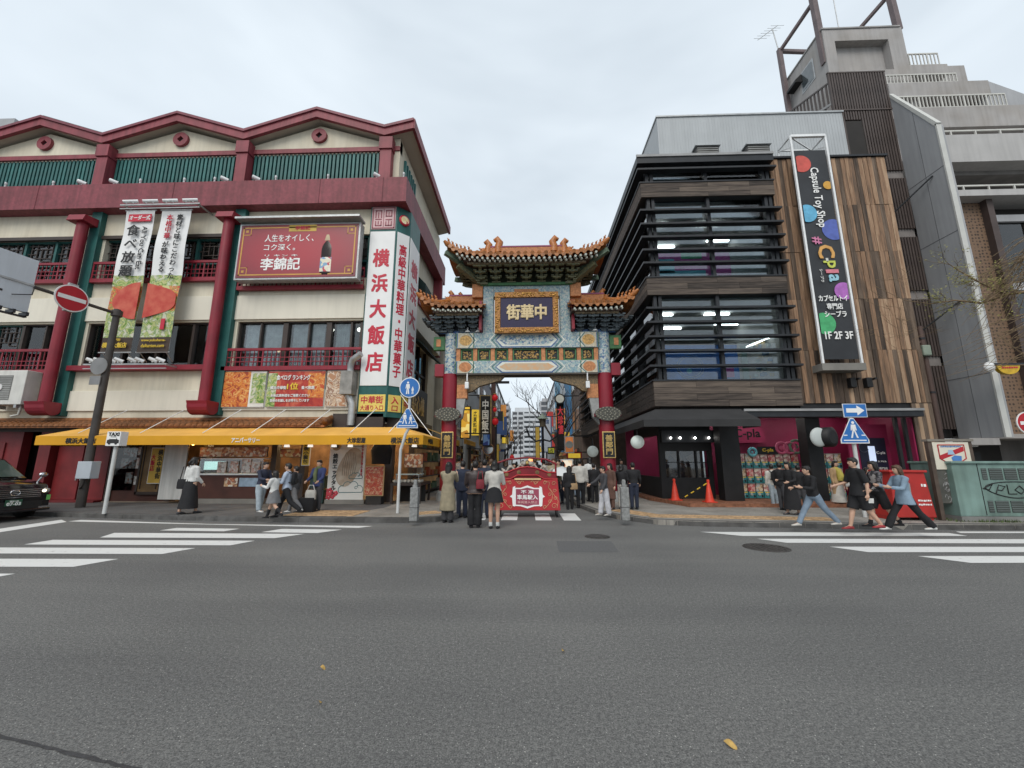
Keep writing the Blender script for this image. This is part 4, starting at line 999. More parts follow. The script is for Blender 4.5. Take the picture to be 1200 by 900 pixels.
for s in (-1, 1):
    x = GX + s * 3.09
    MB().lathe([(.42, .13), (.42, .35), (.36, .5)], (x, GY, 0), 20).obj('column_base', STONE, GT)
    c = MB().lathe([(.30, .5), (.30, 5.04)], (x, GY, 0), 28).obj('column', GRED, GT)
    MB().lathe([(.255, 5.04), (.255, 6.72)], (x, GY, 0), 28).obj('painted_sleeve', PATT, c)
    npx = MB().box(x - .24, x + .24, GY - .34, GY - .29, 1.72, 2.72).obj('name_plate', GOLD, c, bevel=.01)
    MB().box(x - .2, x + .2, GY - .35, GY - .34, 1.76, 2.68).obj('plate_field', BLK, npx)
    txt('善鄰門', (x, GY - .358, 2.22), .26, .74, GOLD, npx, bold=.02, vert=True)
    # fan shaped openwork ornament on a red arm
    fan = [(x + .5 * math.cos(a), 3.42 + (.24 if math.sin(a) > 0 else .3) * math.sin(a)) for a in [2 * PI * k / 28 for k in range(28)]]
    fo = MB().prism(fan, GY - .44, GY - .40).obj('fan_ornament', M('fan_grey', (.1, .1, .085), .6, .4, 30, .8, 40), c)
    fp = MB()
    for q in range(3):
        for k in range(7 + 6 * q):
            a = 2 * PI * k / (7 + 6 * q); rr = .14 + .17 * q; fp.ball((x + rr * .92 * math.cos(a), GY - .445, 3.4 + rr * .48 * math.sin(a)), .035, .02, .03, 6, 4)
    fb_ = fp.obj('fan_fretwork', M('fan_pale', (.26, .25, .2), .6), fo); fb_['kind'] = 'stuff'
    MB().box(x - .5, x + .5, GY - .40, GY + .3, 3.3, 3.42).obj('arm', GRED, c)
    MB().box(x + s * .25, x + s * .62, GY - .16, GY + .16, 4.95, 5.45).obj('beam_stub', GRED, GT, bevel=.01)
    MB().box(x + s * .25, x + s * .72, GY - .1, GY + .1, 6.05, 6.62).obj('beam_end', GGREEN, GT, bevel=.02)
    MB().box(x + s * .42, x + s * .6, GY - .12, GY - .1, 6.2, 6.5).obj('beam_end_print', GORANGE, GT)
    # spandrel bracket and grey blue sleeve inside the opening
    xi = x - s * .29
    MB().prism([(xi, 5.0), (xi - s * 1.95, 5.0), (xi - s * 1.75, 4.78), (xi - s * .9, 4.55), (xi - s * .62, 4.35), (xi, 4.2)], GY - .12, GY + .12).obj('spandrel', GCARVE, GT)
    MB().box(xi - s * .01, xi - s * .42, GY - .16, GY + .16, 4.05, 4.6).obj('spandrel_block', GORANGE, GT)
    MB().prism([(xi, 4.05), (xi - s * .36, 4.05), (xi - s * .24, 3.3), (xi, 3.0)], GY - .14, GY + .14).obj('stone_sleeve', STONE, GT)
    t = T('flood_lamp', 'white floodlight hung under the ' + ('left' if s < 0 else 'right') + ' end of the gate beam', 'lamp', (x - s * .72, GY - .3, 4.4), 'floodlights on the gate')
    MB().box(x - s * .64, x - s * .8, GY - .40, GY - .24, 4.4, 4.68).obj('housing', WHITEM, t, bevel=.03); MB().tube([(x - s * .72, GY - .3, 4.72), (x - s * .72, GY - .3, 5.02)], .03, 6).obj('bracket', WHITEM, t)
# beams
Z0, Z1, Z2, Z3 = 5.04, 5.55, 6.08, 6.72
XB = 2.86
def beam(z0, z1, name, cart, cartm):
    bm_ = MB().box(GX - XB, GX + XB, GY - .26, GY + .26, z0, z1).obj(name, PATT2, GT)
    zc = (z0 + z1) / 2; h = (z1 - z0) / 2
    def pr(poly, mat, k, nm):
        for yy in ((GY - .262 - .004 * k, GY - .255), (GY + .255, GY + .262 + .004 * k)): MB().prism([(GX + p[0], zc + p[1]) for p in poly], *yy).obj(nm, mat, bm_)
    he = h * .94
    for wd, mat, k in ((1.26, GBLUE, 1), (1.22, GWHITE, 2), (1.1, cart, 3)):
        f_ = he - (0 if k == 1 else .04 if k == 2 else .10)
        pr([(-wd + .25, -f_), (wd - .25, -f_), (wd, 0), (wd - .25, f_), (-wd + .25, f_), (-wd, 0)], mat, k, 'cartouche')
    for s in (-1, 1):
        for x_, mat in ((1.36, GTEAL), (1.47, GWHITE), (2.06, GTEAL), (2.0, GWHITE)):
            d = -1 if x_ > 1.8 else 1
            pr([(s * x_, 0), (s * (x_ - .25 * d), he), (s * (x_ - .25 * d + .05), he), (s * (x_ + .06), 0), (s * (x_ - .25 * d + .05), -he), (s * (x_ - .25 * d), -he)], mat, 2, 'chevron')
        pr([(s * 2.16, -he), (s * 2.78, -he), (s * 2.78, he), (s * 2.16, he)], M('medal_ground', (.55, .5, .38), .6, .15, 12), 1, 'medallion_ground')
        pr([(s * 2.47 + .25 * math.cos(2 * PI * q / 20), min(.22, he * .85) * math.sin(2 * PI * q / 20)) for q in range(20)], cartm, 2, 'medallion')
        for x_, mat in ((2.12, GGREEN), (2.79, GBLUE), (2.83, GGREEN)): pr([(s * x_, -he), (s * (x_ + .03), -he), (s * (x_ + .03), he), (s * x_, he)], mat, 2, 'edge_band')
    return bm_
beam(Z0, Z1, 'lower_beam', M('cart_orange', (.6, .33, .16), .6, .3, 9, col2=(.45, .4, .3)), GORANGE)
beam(Z2, Z3, 'upper_beam', PATT, M('medal_gold', (.6, .36, .12), .55, .3, 14))
MB().box(GX - 2.8, GX + 2.8, GY - .3, GY + .3, 4.97, 5.04).obj('beam_underside', M('beam_dark', (.07, .06, .05), .7), GT)
pan = MB().box(GX - XB, GX + XB, GY - .1, GY + .1, Z1, Z2).obj('panel_rail', BLK, GT)
xs = [-2.8, -2.14, -1.42, -.74, .74, 1.42, 2.14, 2.8]
for x in [-2.86 + .1, -2.08, -1.37, -.66, .66, 1.37, 2.08, 2.76]:
    MB().box(GX + x - .08, GX + x + .08, GY - .2, GY + .2, Z1 + .002, Z2 - .002).obj('panel_post', GORANGE, GT)
px_ = [(-2.66, -2.18), (-1.98, -1.47), (-1.27, -.76), (-.56, .56), (.76, 1.27), (1.47, 1.98), (2.18, 2.66)]
for a, c in px_:
    pf = MB()
    for q in ((a, c, Z1 + .02, Z1 + .07), (a, c, Z2 - .07, Z2 - .02), (a, a + .05, Z1 + .07, Z2 - .07), (c - .05, c, Z1 + .07, Z2 - .07)): pf.box(GX + q[0], GX + q[1], GY - .17, GY + .17, q[2], q[3])
    po = pf.obj('carved_panel', GGREEN, GT)
    MB().box(GX + a + .06, GX + c - .06, GY - .12, GY + .12, Z1 + .08, Z2 - .08).obj('panel_field', BLK, po)
    rr = random.Random(int(a * 100)); cv = MB()
    n_ = int((c - a) / .07)
    for k in range(n_ * 4):
        x = GX + a + .09 + (c - a - .18) * rr.random(); z = Z1 + .11 + (Z2 - Z1 - .22) * rr.random()
        for yy in (GY - .125,): cv.ball((x, yy, z), rr.uniform(.025, .06), .02, rr.uniform(.02, .05), 6, 4)
    cv.obj('carving', M('carve_gold', (.48, .3, .1), .45, .3, 20, rnd=.3), po)['kind'] = 'stuff'
# posts beside the plaque, upper beam, plaque
for s in (-1, 1):
    MB().box(GX + s * 1.36, GX + s * 1.78, GY - .22, GY + .22, Z3, 8.75).obj('plaque_post', PATT2, GT, bevel=.01)
    MB().box(GX + s * 1.80, GX + s * 1.90, GY - .6, GY + .6, 6.74, 7.95).obj('red_end_board', GRED, GT)
    MB().box(GX + s * 1.8, GX + s * 2.25, GY - .25, GY + .25, 8.25, 8.85).obj('corbel', GORANGE, GT, bevel=.03)
ub = MB().box(GX - 1.355, GX + 1.355, GY - .2, GY + .2, 8.3, 8.75).obj('head_beam', PATT2, GT)
MB().box(GX - .5, GX + .5, GY - .215, GY - .2, 8.4, 8.6).obj('head_print', GORANGE, ub)
MB().box(GX - 1.9, GX + 1.9, GY - .3, GY + .3, 8.75, 8.86).obj('head_plate', GGREEN, GT)
yf = GY - .48
pq = T('name_board', 'navy name board with three golden characters in a carved gilt frame on the gate', 'sign', (GX, yf, 6.66))
W_, ZA, ZB_ = 1.29, 6.62, 8.36
fr = MB()
for q in ((-W_, W_, ZA, ZA + .24), (-W_, W_, ZB_ - .24, ZB_), (-W_, -W_ + .24, ZA + .24, ZB_ - .24), (W_ - .24, W_, ZA + .24, ZB_ - .24)): fr.box(GX + q[0], GX + q[1], yf - .02, yf + .1, q[2], q[3])
fo = fr.obj('frame', M('gilt_frame', (.46, .22, .05), .4, .4, 18, 1.0, 22, metal=.2, col2=(.16, .06, .015)), pq, bevel=.02)
rr = random.Random(4); cv = MB()
for k in range(150):
    e_ = rr.random() * (4 * W_ + 2 * (ZB_ - ZA)); 
    if e_ < 4 * W_: x = GX - W_ + .1 + (2 * W_ - .2) * rr.random(); z = (ZA + .12 if e_ < 2 * W_ else ZB_ - .12) + rr.uniform(-.07, .07)
    else: x = GX + (W_ - .12) * rr.choice((-1, 1)) + rr.uniform(-.07, .07); z = ZA + .1 + (ZB_ - ZA - .2) * rr.random()
    cv.ball((x, yf - .025, z), rr.uniform(.03, .055), .03, rr.uniform(.025, .05), 6, 4)
cv.obj('frame_carving', M('gilt', (.6, .32, .08), .35, .3, 20, metal=.3), fo)['kind'] = 'stuff'
fd = MB().box(GX - W_ + .2, GX + W_ - .2, yf + .02, yf + .06, ZA + .2, ZB_ - .2).obj('field', M('navy', (.014, .009, .05), .5, .1), pq)
txt('街華中', (GX, yf, 7.5), 1.58, .6, M('char_gold', (.58, .46, .26), .4, .1, 8, metal=.2), fd, bold=.035, deep=1.2)
MB().box(GX - W_, GX + W_, yf + .1, GY - .2, 8.2, 8.28).obj('bracket', BLK, pq)
# bracket sets
def bracket_mesh(mat, h, w, out_):
    b = MB(); n = 4
    for k in range(n):
        z = h * (k + .15) / n; y = -out_ * (k + .3) / n; ww = w * (.42 + .16 * k)
        b.box(-ww / 2, ww / 2, y - .06, y + .06, z, z + h * .11); b.box(-.06, .06, y - .05, .3, z - h * .04, z + h * .08)
        for s in (-1, 0, 1): b.box(s * ww / 2 - .06, s * ww / 2 + .06, y - .09, y + .07, z + h * .11, z + h * .2)
    return b.mesh('bracket_set', mat)
bm_top = bracket_mesh(BRK, .60, .58, 1.0); bm_side = bracket_mesh(BRKB, .56, .46, .72)
for back in (0, 1):
    for i in range(7):
        link('bracket_set', bm_top, GT, loc=(GX - 1.86 + i * .62, GY + (.15 if back else -.15), 8.78), rz=PI if back else 0)
    for s in (-1, 1):
        for i in range(4): link('bracket_set', bm_side, GT, loc=(GX + s * (2.15 + i * .48), GY + (.12 if back else -.12), 6.75), rz=PI if back else 0)
for s in (-1, 1):
    for yy in (-.5, 0, .5):
        link('bracket_set', bm_top, GT, loc=(GX + s * 1.9, GY + yy * .6, 8.78), rz=s * PI / 2); link('bracket_set', bm_side, GT, loc=(GX + s * 3.55, GY + yy * .5, 6.75), rz=s * PI / 2)
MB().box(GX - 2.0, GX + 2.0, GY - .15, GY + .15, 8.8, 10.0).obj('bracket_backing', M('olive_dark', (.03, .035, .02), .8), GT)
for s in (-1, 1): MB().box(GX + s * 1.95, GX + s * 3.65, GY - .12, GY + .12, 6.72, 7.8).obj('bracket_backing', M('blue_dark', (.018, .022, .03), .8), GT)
for s in (-1, 1): MB().box(GX + s * 1.95, GX + s * 3.6, GY - .14, GY + .14, 6.722, 6.85).obj('blue_sill', GBLUE, GT)
# roofs
def gate_roof(name, xr0, xr1, xe0, xe1, zr, ze, D, up0, up1, figs, capat):
    rs = T(name, '', '', (0, 0, 0)); 
    for k in ('label', 'category'):
        if k in rs: del rs[k]
    rs.parent = GT; rs.location = -Vector(GT.location)
    def pt(x, v, sgn):
        # x position along, v 0 ridge .. 1 eave
        a = max(0, (x - (xr0 + xr1) / 2)) / max(xe1 - (xr0 + xr1) / 2, .01); c = max(0, ((xr0 + xr1) / 2 - x)) / max((xr0 + xr1) / 2 - xe0, .01)
        up = up1 * a ** 4 + up0 * c ** 4
        return Vector((x, GY - sgn * D * v, zr - (zr - ze) * (1 - max(0.0, 1 - v) ** 1.35) + up * v))
    def v0(x):   # where the hip cuts in
        if x > xr1: return (x - xr1) / max(xe1 - xr1, .01)
        if x < xr0: return (xr0 - x) / max(xr0 - xe0, .01)
        return 0
    n = max(2, round((xe1 - xe0) / .15)); m = MB()
    for sgn in (1, -1):
        cols_ = []
        for i in range(n + 1):
            x = xe0 + (xe1 - xe0) * i / n; vv = min(v0(x), .995)
            cols_.append([pt(x, vv + (1 - vv) * j / 6, sgn) for j in range(7)])
        vs = [p for c in cols_ for p in c]; fs = [(i * 7 + j, (i + 1) * 7 + j, (i + 1) * 7 + j + 1, i * 7 + j + 1) for i in range(n) for j in range(6)]
        m.add(vs, fs, True); m.add([p - Vector((0, 0, .12)) for p in vs], [tuple(reversed(f)) for f in fs], True)
    for xe, xr, up in ((xe0, xr0, up0), (xe1, xr1, up1)):      # hipped end faces
        if abs(xe - xr) < .05: continue
        vs, fs = [], []
        for j in range(7):
            v = j / 6; x = xr + (xe - xr) * v
            for k in range(7):
                y = GY + D * v * (k / 3 - 1); p = pt(x, v, 1); q = (k / 3 - 1)
                vs.append((x, y, p.z - up * v * (1 - q ** 4) * .8))
        m.add(vs, [(j * 7 + k, j * 7 + k + 1, (j + 1) * 7 + k + 1, (j + 1) * 7 + k) for j in range(6) for k in range(6)], True)
    slab = m.obj('roof_bed', M('roof_bed', (.35, .12, .03), .5, .2, 8), rs)
    # barrel tile rows with round ends
    x = xe0 + .14
    while x < xe1 - .05:
        vv = min(v0(x) + .02, .97)
        for sgn in (1, -1):
            pts = [pt(x, vv + (1.0 - vv) * j / 5, sgn) + Vector((0, 0, .045)) for j in range(6)]
            pts[-1] = pts[-1] + Vector((0, -sgn * .04, 0))
            MB().tube(pts, [.07] * 5 + [.085], 8).obj('tile_row', GTILE, slab)
            if sgn == 1 and x + .27 < xe1:
                e = pt(x + .135, 1, 1); MB().prism([(e.x - .11, e.z + .02), (e.x + .11, e.z + .02), (e.x + .06, e.z - .09), (e.x, e.z - .12), (e.x - .06, e.z - .09)], e.y - .03, e.y).obj('drip_tile', GTILE, slab)
        x += .27
    if abs(xe0 - xr0) > .05 or abs(xe1 - xr1) > .05:
        for xe, xr in ((xe0, xr0), (xe1, xr1)):
            if abs(xe - xr) < .05: continue
            s = 1 if xe > xr else -1
            for sgn in (1, -1):
                hp = []
                for j in range(9):
                    v = j / 8; x_ = xr + (xe - xr) * v; hp.append(pt(x_, v, sgn) + Vector((0, 0, .09)))
                hp.append(hp[-1] + Vector((s * .1, -sgn * .06, .1)))
                MB().tube(hp, [.11] * 8 + [.1, .05], 8).obj('hip_ridge', GRIDGE, rs)
                if sgn == 1:
                    for k in range(figs):
                        u = .40 + .6 * (k + .5) / figs; i0 = min(int(u * 8), 7); p = hp[i0].lerp(hp[i0 + 1], u * 8 - i0) + Vector((0, 0, .05))
                        f = MB().ball(p + Vector((0, 0, .05)), .07, .05, .09, 8, 6); f.ball(p + Vector((s * .02, 0, .18)), .045, .04, .06, 8, 5); f.bar(p + Vector((s * .02, 0, .2)), p + Vector((s * .07, 0, .27)), .03)
                        f.obj('ridge_figure', GRIDGE, rs)
    rg = MB().box(xr0, xr1, GY - .1, GY + .1, zr - .05, zr + .26).obj('main_ridge', GRIDGE, rs, bevel=.02)
    MB().box(xr0, xr1, GY - .11, GY + .11, zr + .26, zr + .32).obj('ridge_cap', GPURP, rg)
    return rs, pt
def finial(x, z, s, sc, rs):
    f = MB()
    f.tube([(x, GY, z), (x + s * .02 * sc, GY, z + .25 * sc), (x - s * .05 * sc, GY, z + .5 * sc), (x + s * .08 * sc, GY, z + .68 * sc), (x + s * .2 * sc, GY, z + .6 * sc)], [.2 * sc, .18 * sc, .17 * sc, .15 * sc, .08 * sc], 10)
    f.ball((x + s * .26 * sc, GY, z + .2 * sc), .16 * sc, .12 * sc, .14 * sc, 8, 6); f.bar((x + s * .3 * sc, GY, z + .22 * sc), (x + s * .46 * sc, GY, z + .34 * sc), .06 * sc)
    f.obj('ridge_beast', GRIDGE, rs)
rt, ptt = gate_roof('upper_roof', GX - 1.7, GX + 1.7, GX - 3.14, GX + 3.14, 10.3, 9.56, 1.32, .42, .42, 6, 0)
for s in (-1, 1): finial(GX + s * 1.18, 10.35, s, .95, rt); finial(GX + s * 1.62, 10.3, s, .85, rt)
for s in (-1, 1):
    a, c, e, f_ = (GX + 1.66, GX + 3.2, GX + 1.66, GX + 4.24) if s > 0 else (GX - 3.2, GX - 1.66, GX - 4.24, GX - 1.66)
    r_, pts_ = gate_roof('lower_roof', a, c, e, f_, 8.12, 7.62, 1.0, .34 if s < 0 else 0, .34 if s > 0 else 0, 5, 0)
    finial(GX + s * 3.15, 8.2, s, .6, r_); finial(GX + s * 2.75, 8.2, s, .5, r_)
    rf = MB()
    for k in range(10):
        for q, (dv, dz) in enumerate(((.9, -.22), (.72, -.27))): p = pts_(GX + s * (1.85 + k * .2), dv, 1); rf.tube([(p.x + q * .05, p.y, p.z + dz), (p.x + q * .05, p.y - .22, p.z + dz - .04)], .045, 6)
    rf.obj('rafter_ends', M('rafter_white', (.5, .52, .46), .6), r_)['kind'] = 'stuff'
    MB().box(GX + s * 1.75, GX + s * 3.7, GY - .9, GY + .9, 7.36, 7.46).obj('eave_board', M('eave_brown', (.06, .035, .025), .7), r_)
    MB().tube([(GX + s * 1.9, GY - .78, 7.33), (GX + s * 3.6, GY - .78, 7.33)], .07, 8).obj('purlin', M('purlin_brown', (.16, .12, .07), .6, .3, 10), r_)
rf = MB()
for k in range(28):
    for q, (dv, dz) in enumerate(((.93, -.2), (.76, -.28))): p = ptt(GX - 2.7 + k * .2, dv, 1); rf.tube([(p.x + q * .06, p.y, p.z + dz), (p.x + q * .06, p.y - .22, p.z + dz - .04)], .05, 6)
rf.obj('rafter_ends', M('rafter_white', (.5, .52, .46), .6), rt)['kind'] = 'stuff'
MB().box(GX - 2.5, GX + 2.5, GY - 1.12, GY + 1.12, 9.40, 9.46).obj('eave_board', M('eave_brown', (.06, .035, .025), .7), rt)
MB().tube([(GX - 2.35, GY - 1.02, 9.36), (GX + 2.35, GY - 1.02, 9.36)], .07, 8).obj('purlin', M('purlin_brown', (.16, .12, .07), .6, .3, 10), rt)
for s in (-1, 1):
    for y in (-1, 1): MB().bar((GX + s * 1.9, GY + y * .2, 9.2), (GX + s * 3.2, GY + y * 1.25, 9.74), .16, .2).obj('hip_rafter', M('rafter_green', (.12, .17, .12), .6, .2, 8), rt); MB().bar((GX + s * 2.0, GY + y * .25, 8.95), (GX + s * 2.75, GY + y * .9, 9.35), .22, .2).obj('corner_arm', BRK, rt)
for i, (x, zz_) in enumerate(((-2.4, 6.75), (-1.98, 6.75), (2.75, 6.75))):
    tag(MB().lathe([(.12, 0), (.1, .05), (.04, .09), (.035, .2), (.0, .22)], (GX + x, GY - .22, zz_), 12).obj('bell_light', WHITEM), ['small white bell light on the left gate beam, outer one', 'small white bell light on the left gate beam, beside the name board', 'small white bell light on the right gate beam'][i], 'light', 'bell lights on the gate')
# ------------------------------------------------------------------ the dark louvred shop on the right corner
def wood_mat(name, c0, c1, c2, vert, rnd=.35):
    m = bpy.data.materials.new(name); m.use_nodes = True; t = m.node_tree; N = t.nodes; L = t.links; b = N['Principled BSDF']; b.inputs['Roughness'].default_value = .75; b.inputs['Specular IOR Level'].default_value = .25
    tc = N.new('ShaderNodeTexCoord'); oi = N.new('ShaderNodeObjectInfo')
    mp_ = N.new('ShaderNodeMapping'); mp_.inputs['Scale'].default_value = (7, 7, .5) if vert else (.6, 7, 9); 
    cm = N.new('ShaderNodeCombineXYZ'); 
    mu = N.new('ShaderNodeMath'); mu.operation = 'MULTIPLY'; mu.inputs[1].default_value = 37.0; RND = oi.outputs['Random']
    if vert: sc_ = N.new('ShaderNodeSeparateColor'); L.new(oi.outputs['Color'], sc_.inputs[0]); RND = sc_.outputs[0]
    L.new(RND, mu.inputs[0])
    for i in range(3): L.new(mu.outputs[0], cm.inputs[i])
    L.new(cm.outputs[0], mp_.inputs['Location']); L.new(tc.outputs['Object'], mp_.inputs[0])
    n = N.new('ShaderNodeTexNoise'); n.inputs['Scale'].default_value = 1.6; n.inputs['Detail'].default_value = 8; n.inputs['Roughness'].default_value = .65; n.inputs['Distortion'].default_value = .3; L.new(mp_.outputs[0], n.inputs['Vector'])
    r = N.new('ShaderNodeValToRGB'); e = r.color_ramp.elements; e[0].position = .3; e[0].color = (*c0, 1); e[1].position = .72; e[1].color = (*c2, 1); q = e.new(.5); q.color = (*c1, 1)
    # each board shifts along the ramp
    ad = N.new('ShaderNodeMath'); ad.operation = 'ADD'; sb = N.new('ShaderNodeMath'); sb.operation = 'MULTIPLY_ADD'; sb.inputs[1].default_value = rnd; sb.inputs[2].default_value = -rnd / 2
    L.new(RND, sb.inputs[0]); L.new(n.outputs['Fac'], ad.inputs[0]); L.new(sb.outputs[0], ad.inputs[1]); L.new(ad.outputs[0], r.inputs[0]); L.new(r.outputs[0], b.inputs['Base Color'])
    bn = N.new('ShaderNodeBump'); bn.inputs['Strength'].default_value = .4; bn.inputs['Distance'].default_value = .01; L.new(n.outputs['Fac'], bn.inputs['Height']); L.new(bn.outputs[0], b.inputs['Normal'])
    return m
WOODV = wood_mat('cedar_boards', (.095, .068, .05), (.245, .148, .09), (.40, .275, .18), True, .42)
WOODD = wood_mat('cedar_boards_dark', (.035, .027, .022), (.085, .06, .044), (.17, .125, .092), True, .3)
WOODH = wood_mat('band_boards', (.03, .025, .022), (.078, .062, .052), (.145, .115, .092), False, .3)
BLK2 = M('black_steel', (.017, .019, .023), .45, .2, 4, streak=.1)
BLKP = M('black_paint', (.012, .012, .013), .6, .2, 3)
GRYM = M('grey_corrugated', (.40, .42, .43), .5, .04, 1, streak=.08)
RB = T('toy_shop_building', 'black louvred three storey shop with weathered cedar board wall on the right corner', 'building', (9, 15, 0))
FX0, FX1, FY, SY = 4.55, 9.68, 14.42, 34.0
for z0, z1, nr in ((11.75, 12.36, 3), (7.69, 8.37, 3), (3.51, 4.42, 4)):
    core = MB().prism([(FX0 + .06, FY + .06), (FX1, FY + .06), (FX1, FY + .5), (FX0 + .5, FY + .5), (FX0 + .5, SY), (FX0 + .06, SY)], z0, z1, 'z').obj('band', BLKP, RB)
    MB().box(FX0 - .03, FX1 + .03, FY - .03, FY + .3, z1, z1 + .05).obj('band_cap', BLK2, core); MB().box(FX0 - .03, FX0 + .3, FY + .3, SY, z1 + .001, z1 + .049).obj('band_cap', BLK2, core)
    h = (z1 - z0) / nr
    for r_ in range(nr):
        cuts = [FX0, FX0 + (1.5 if r_ % 2 else 2.6), FX0 + (3.4 if r_ % 2 else 4.2), FX1]
        for a, c in zip(cuts[:-1], cuts[1:]): MB().box(a + .004, c - .004, FY, FY + .06, z0 + h * r_ + .006, z0 + h * (r_ + 1) - .006).obj('board', WOODH, core)
        y = FY + .06
        while y < SY:
            y2 = min(SY, y + 3.2 + (.9 if r_ % 2 else 0)); MB().box(FX0, FX0 + .06, y + .004, y2 - .004, z0 + h * r_ + .006, z0 + h * (r_ + 1) - .006).obj('board', WOODH, core); y = y2
MB().prism([(FX0 - .1, FY - .1), (FX1 + .05, FY - .1), (FX1 + .05, FY + 6), (FX0 + 5, SY), (FX0 - .1, SY)], 13.18, 13.5, 'z').obj('roof_slab', BLK2, RB)
MB().box(FX0 - .13, FX1 + .06, FY - .14, FY - .1, 13.44, 13.54).obj('roof_trim', M('trim_grey', (.3, .3, .3), .5), RB)
for z in (12.86, 11.08, 10.5, 9.95, 9.42, 8.89, 7.10, 6.56, 6.01, 5.48, 4.92):
    lo = MB(); e = .1
    lo.box(FX0 - .12, FX1 + .1, FY - .14, FY + .12, z, z + .075); lo.box(FX0 - .12, FX0 + .14, FY + .12, SY, z + .001, z + .074)
    lo.obj('louvre', BLK2, RB)
for z0, z1 in ((12.41, 13.18), (8.42, 11.75), (4.47, 7.69)):
    for x in (FX0 + .3, FX0 + .48, 7.15, 9.38, 9.55): MB().box(x - .06, x + .06, FY + .12, FY + .3, z0, z1).obj('mullion', BLK2, RB)
    for k in range(8): MB().box(FX0 + .14, FX0 + .3, FY + 2.2 + k * 2.3, FY + 2.36 + k * 2.3, z0, z1).obj('mullion', BLK2, RB)
    MB().box(FX0 + .3, FX1, FY + .32, FY + .34, z0, z1).obj('window', M_glass('shop_glass', (.78, .86, .9)), RB)
    MB().box(FX0 + .3, FX0 + .32, FY + .36, SY, z0, z1).obj('window', M_glass('shop_glass', (.78, .86, .9)), RB)
# rooms
ROOM = M('room_pale', (.34, .34, .32), .8, .1, 1); FLOORM = M('room_floor', (.16, .15, .14), .7)
for z0, z1 in ((12.3, 13.2), (8.3, 11.76), (4.3, 7.7)):
    r_ = MB(); r_.box(FX0 + .5, 14.0, 21, 21.1, z0, z1); r_.box(FX1 - .1, FX1, FY + .4, 21, z0, z1); r_.obj('room_wall', ROOM, RB)
    MB().box(FX0 + .4, 14.0, FY + .4, 33, z0 - .12, z0).obj('room_floor', FLOORM, RB); MB().box(FX0 + .4, 14.0, FY + .4, 33, z1 - .06, z1).obj('room_ceiling', ROOM, RB)
TUBE = M_emit('tube_light', (1, .97, .92), 12.0)
for z in (11.6, 7.55):
    for (x, y) in ((5.6, 16.2), (7.9, 16.2), (6.6, 18.0), (8.9, 17.5), (5.6, 20), (6.2, 23), (6.2, 26), (6.2, 29)): MB().box(x - .5, x + .5, y, y + .12, z, z + .04).obj('tube_light', TUBE, RB)
MAG = M('panel_magenta', (.6, .09, .33), .5, .1, 1); CYN = M('panel_cyan', (.18, .55, .62), .5, .15, 1); BLU = M('panel_blue', (.05, .19, .55), .45, .2, 1.4)
yp = FY + .75
p2 = MB().box(5.1, 9.5, yp, yp + .03, 8.42, 9.75).obj('display_panel', MAG, RB)
for a, c, z0, z1, m_ in ((5.1, 5.9, 8.9, 9.5, CYN), (5.1, 7.1, 8.6, 9.0, CYN), (6.2, 7.0, 9.5, 9.9, M('panel_green', (.12, .4, .2), .5)), (8.1, 9.5, 8.42, 9.9, M('panel_cream', (.4, .38, .33), .6, .2, 3))): MB().box(a, c, yp - .02, yp, z0, z1).obj('panel_print', m_, p2)
p1 = MB().box(5.0, 8.0, yp, yp + .03, 4.45, 5.95).obj('display_panel', BLU, RB)
ring = MB()
for r_, z in ((.5, 5.25), (.42, 5.25)): ring.tube([(6.2 + r_ * math.cos(2 * PI * k / 24), yp - .01, 5.1 + r_ * .9 * math.sin(2 * PI * k / 24)) for k in range(25)], .012, 4)
ring.obj('line_drawing', M('line_pale', (.3, .4, .5), .5), p1)
MB().disc((6.15, yp - .012, 4.95), .1, 12, .01).obj('line_drawing', CYN, p1); MB().box(7.5, 7.8, yp - .012, yp, 4.7, 5.1).obj('line_drawing', MAG, p1)
MB().box(8.15, 8.35, yp, yp + .1, 4.45, 5.9).obj('display_post', M('post_green', (.3, .36, .28), .6), RB)
rr = random.Random(2)
for k in range(30):
    x, z = 8.5 + rr.random() * 1.0, 4.6 + rr.random() * 1.5
    MB().box(x, x + .14, yp + .5, yp + .6, z, z + .12).obj('shelf_item', [M('item_a', (.3, .35, .3), .6), M('item_b', (.4, .3, .15), .6), M('item_c', (.12, .2, .3), .6)][k % 3], RB)
for k in range(12): MB().ball((8.5 + .09 * k, yp + .45, 5.95 + .035 * k), .03, n=6, m=4).obj('fairy_light', TUBE, RB)
# cedar wall
WX0, WX1, WY = 9.72, 14.2, 14.62
MB().box(WX0, WX1 - .02, WY + .04, 24, 3.4, 13.45).obj('cedar_core', BLKP, RB)
zc = [3.62, 5.55, 7.5, 9.4, 11.35, 13.42]
rr = random.Random(8); nb = 26; pw = (WX1 - WX0) / nb; bme = {}
for i in range(nb):
    cr_ = rr.random(); dkc = rr.random() < .16; start = rr.choice((0, 0, 1, 2))
    for j in range(5):
        za = zc[j]; zb = zc[j + 1]; k = i / nb
        dk = (dkc and j >= start) or rr.random() < ((.32, .14, .08, .05, .04)[j] + (.12 if i > 16 else 0))
        o = MB().box(WX0 + i * pw + .007, WX0 + (i + 1) * pw - .007, WY - rr.uniform(0, .03), WY + .04, za + .003, zb - .003).obj('cedar_board', WOODD if dk else WOODV, RB)
        o.color = (min(1, max(0, cr_ * .75 + .25 * rr.random())), 0, 0, 1)
for i in range(5): MB().box(13.5 + i * .14 + .003, 13.5 + (i + 1) * .14 - .003, WY - .005, WY + .04, .32, 3.6).obj('cedar_board', WOODV if i % 2 else WOODD, RB)
MB().box(13.5, WX1 - .02, WY + .04, 18, .13, 3.4).obj('cedar_core', BLKP, RB)
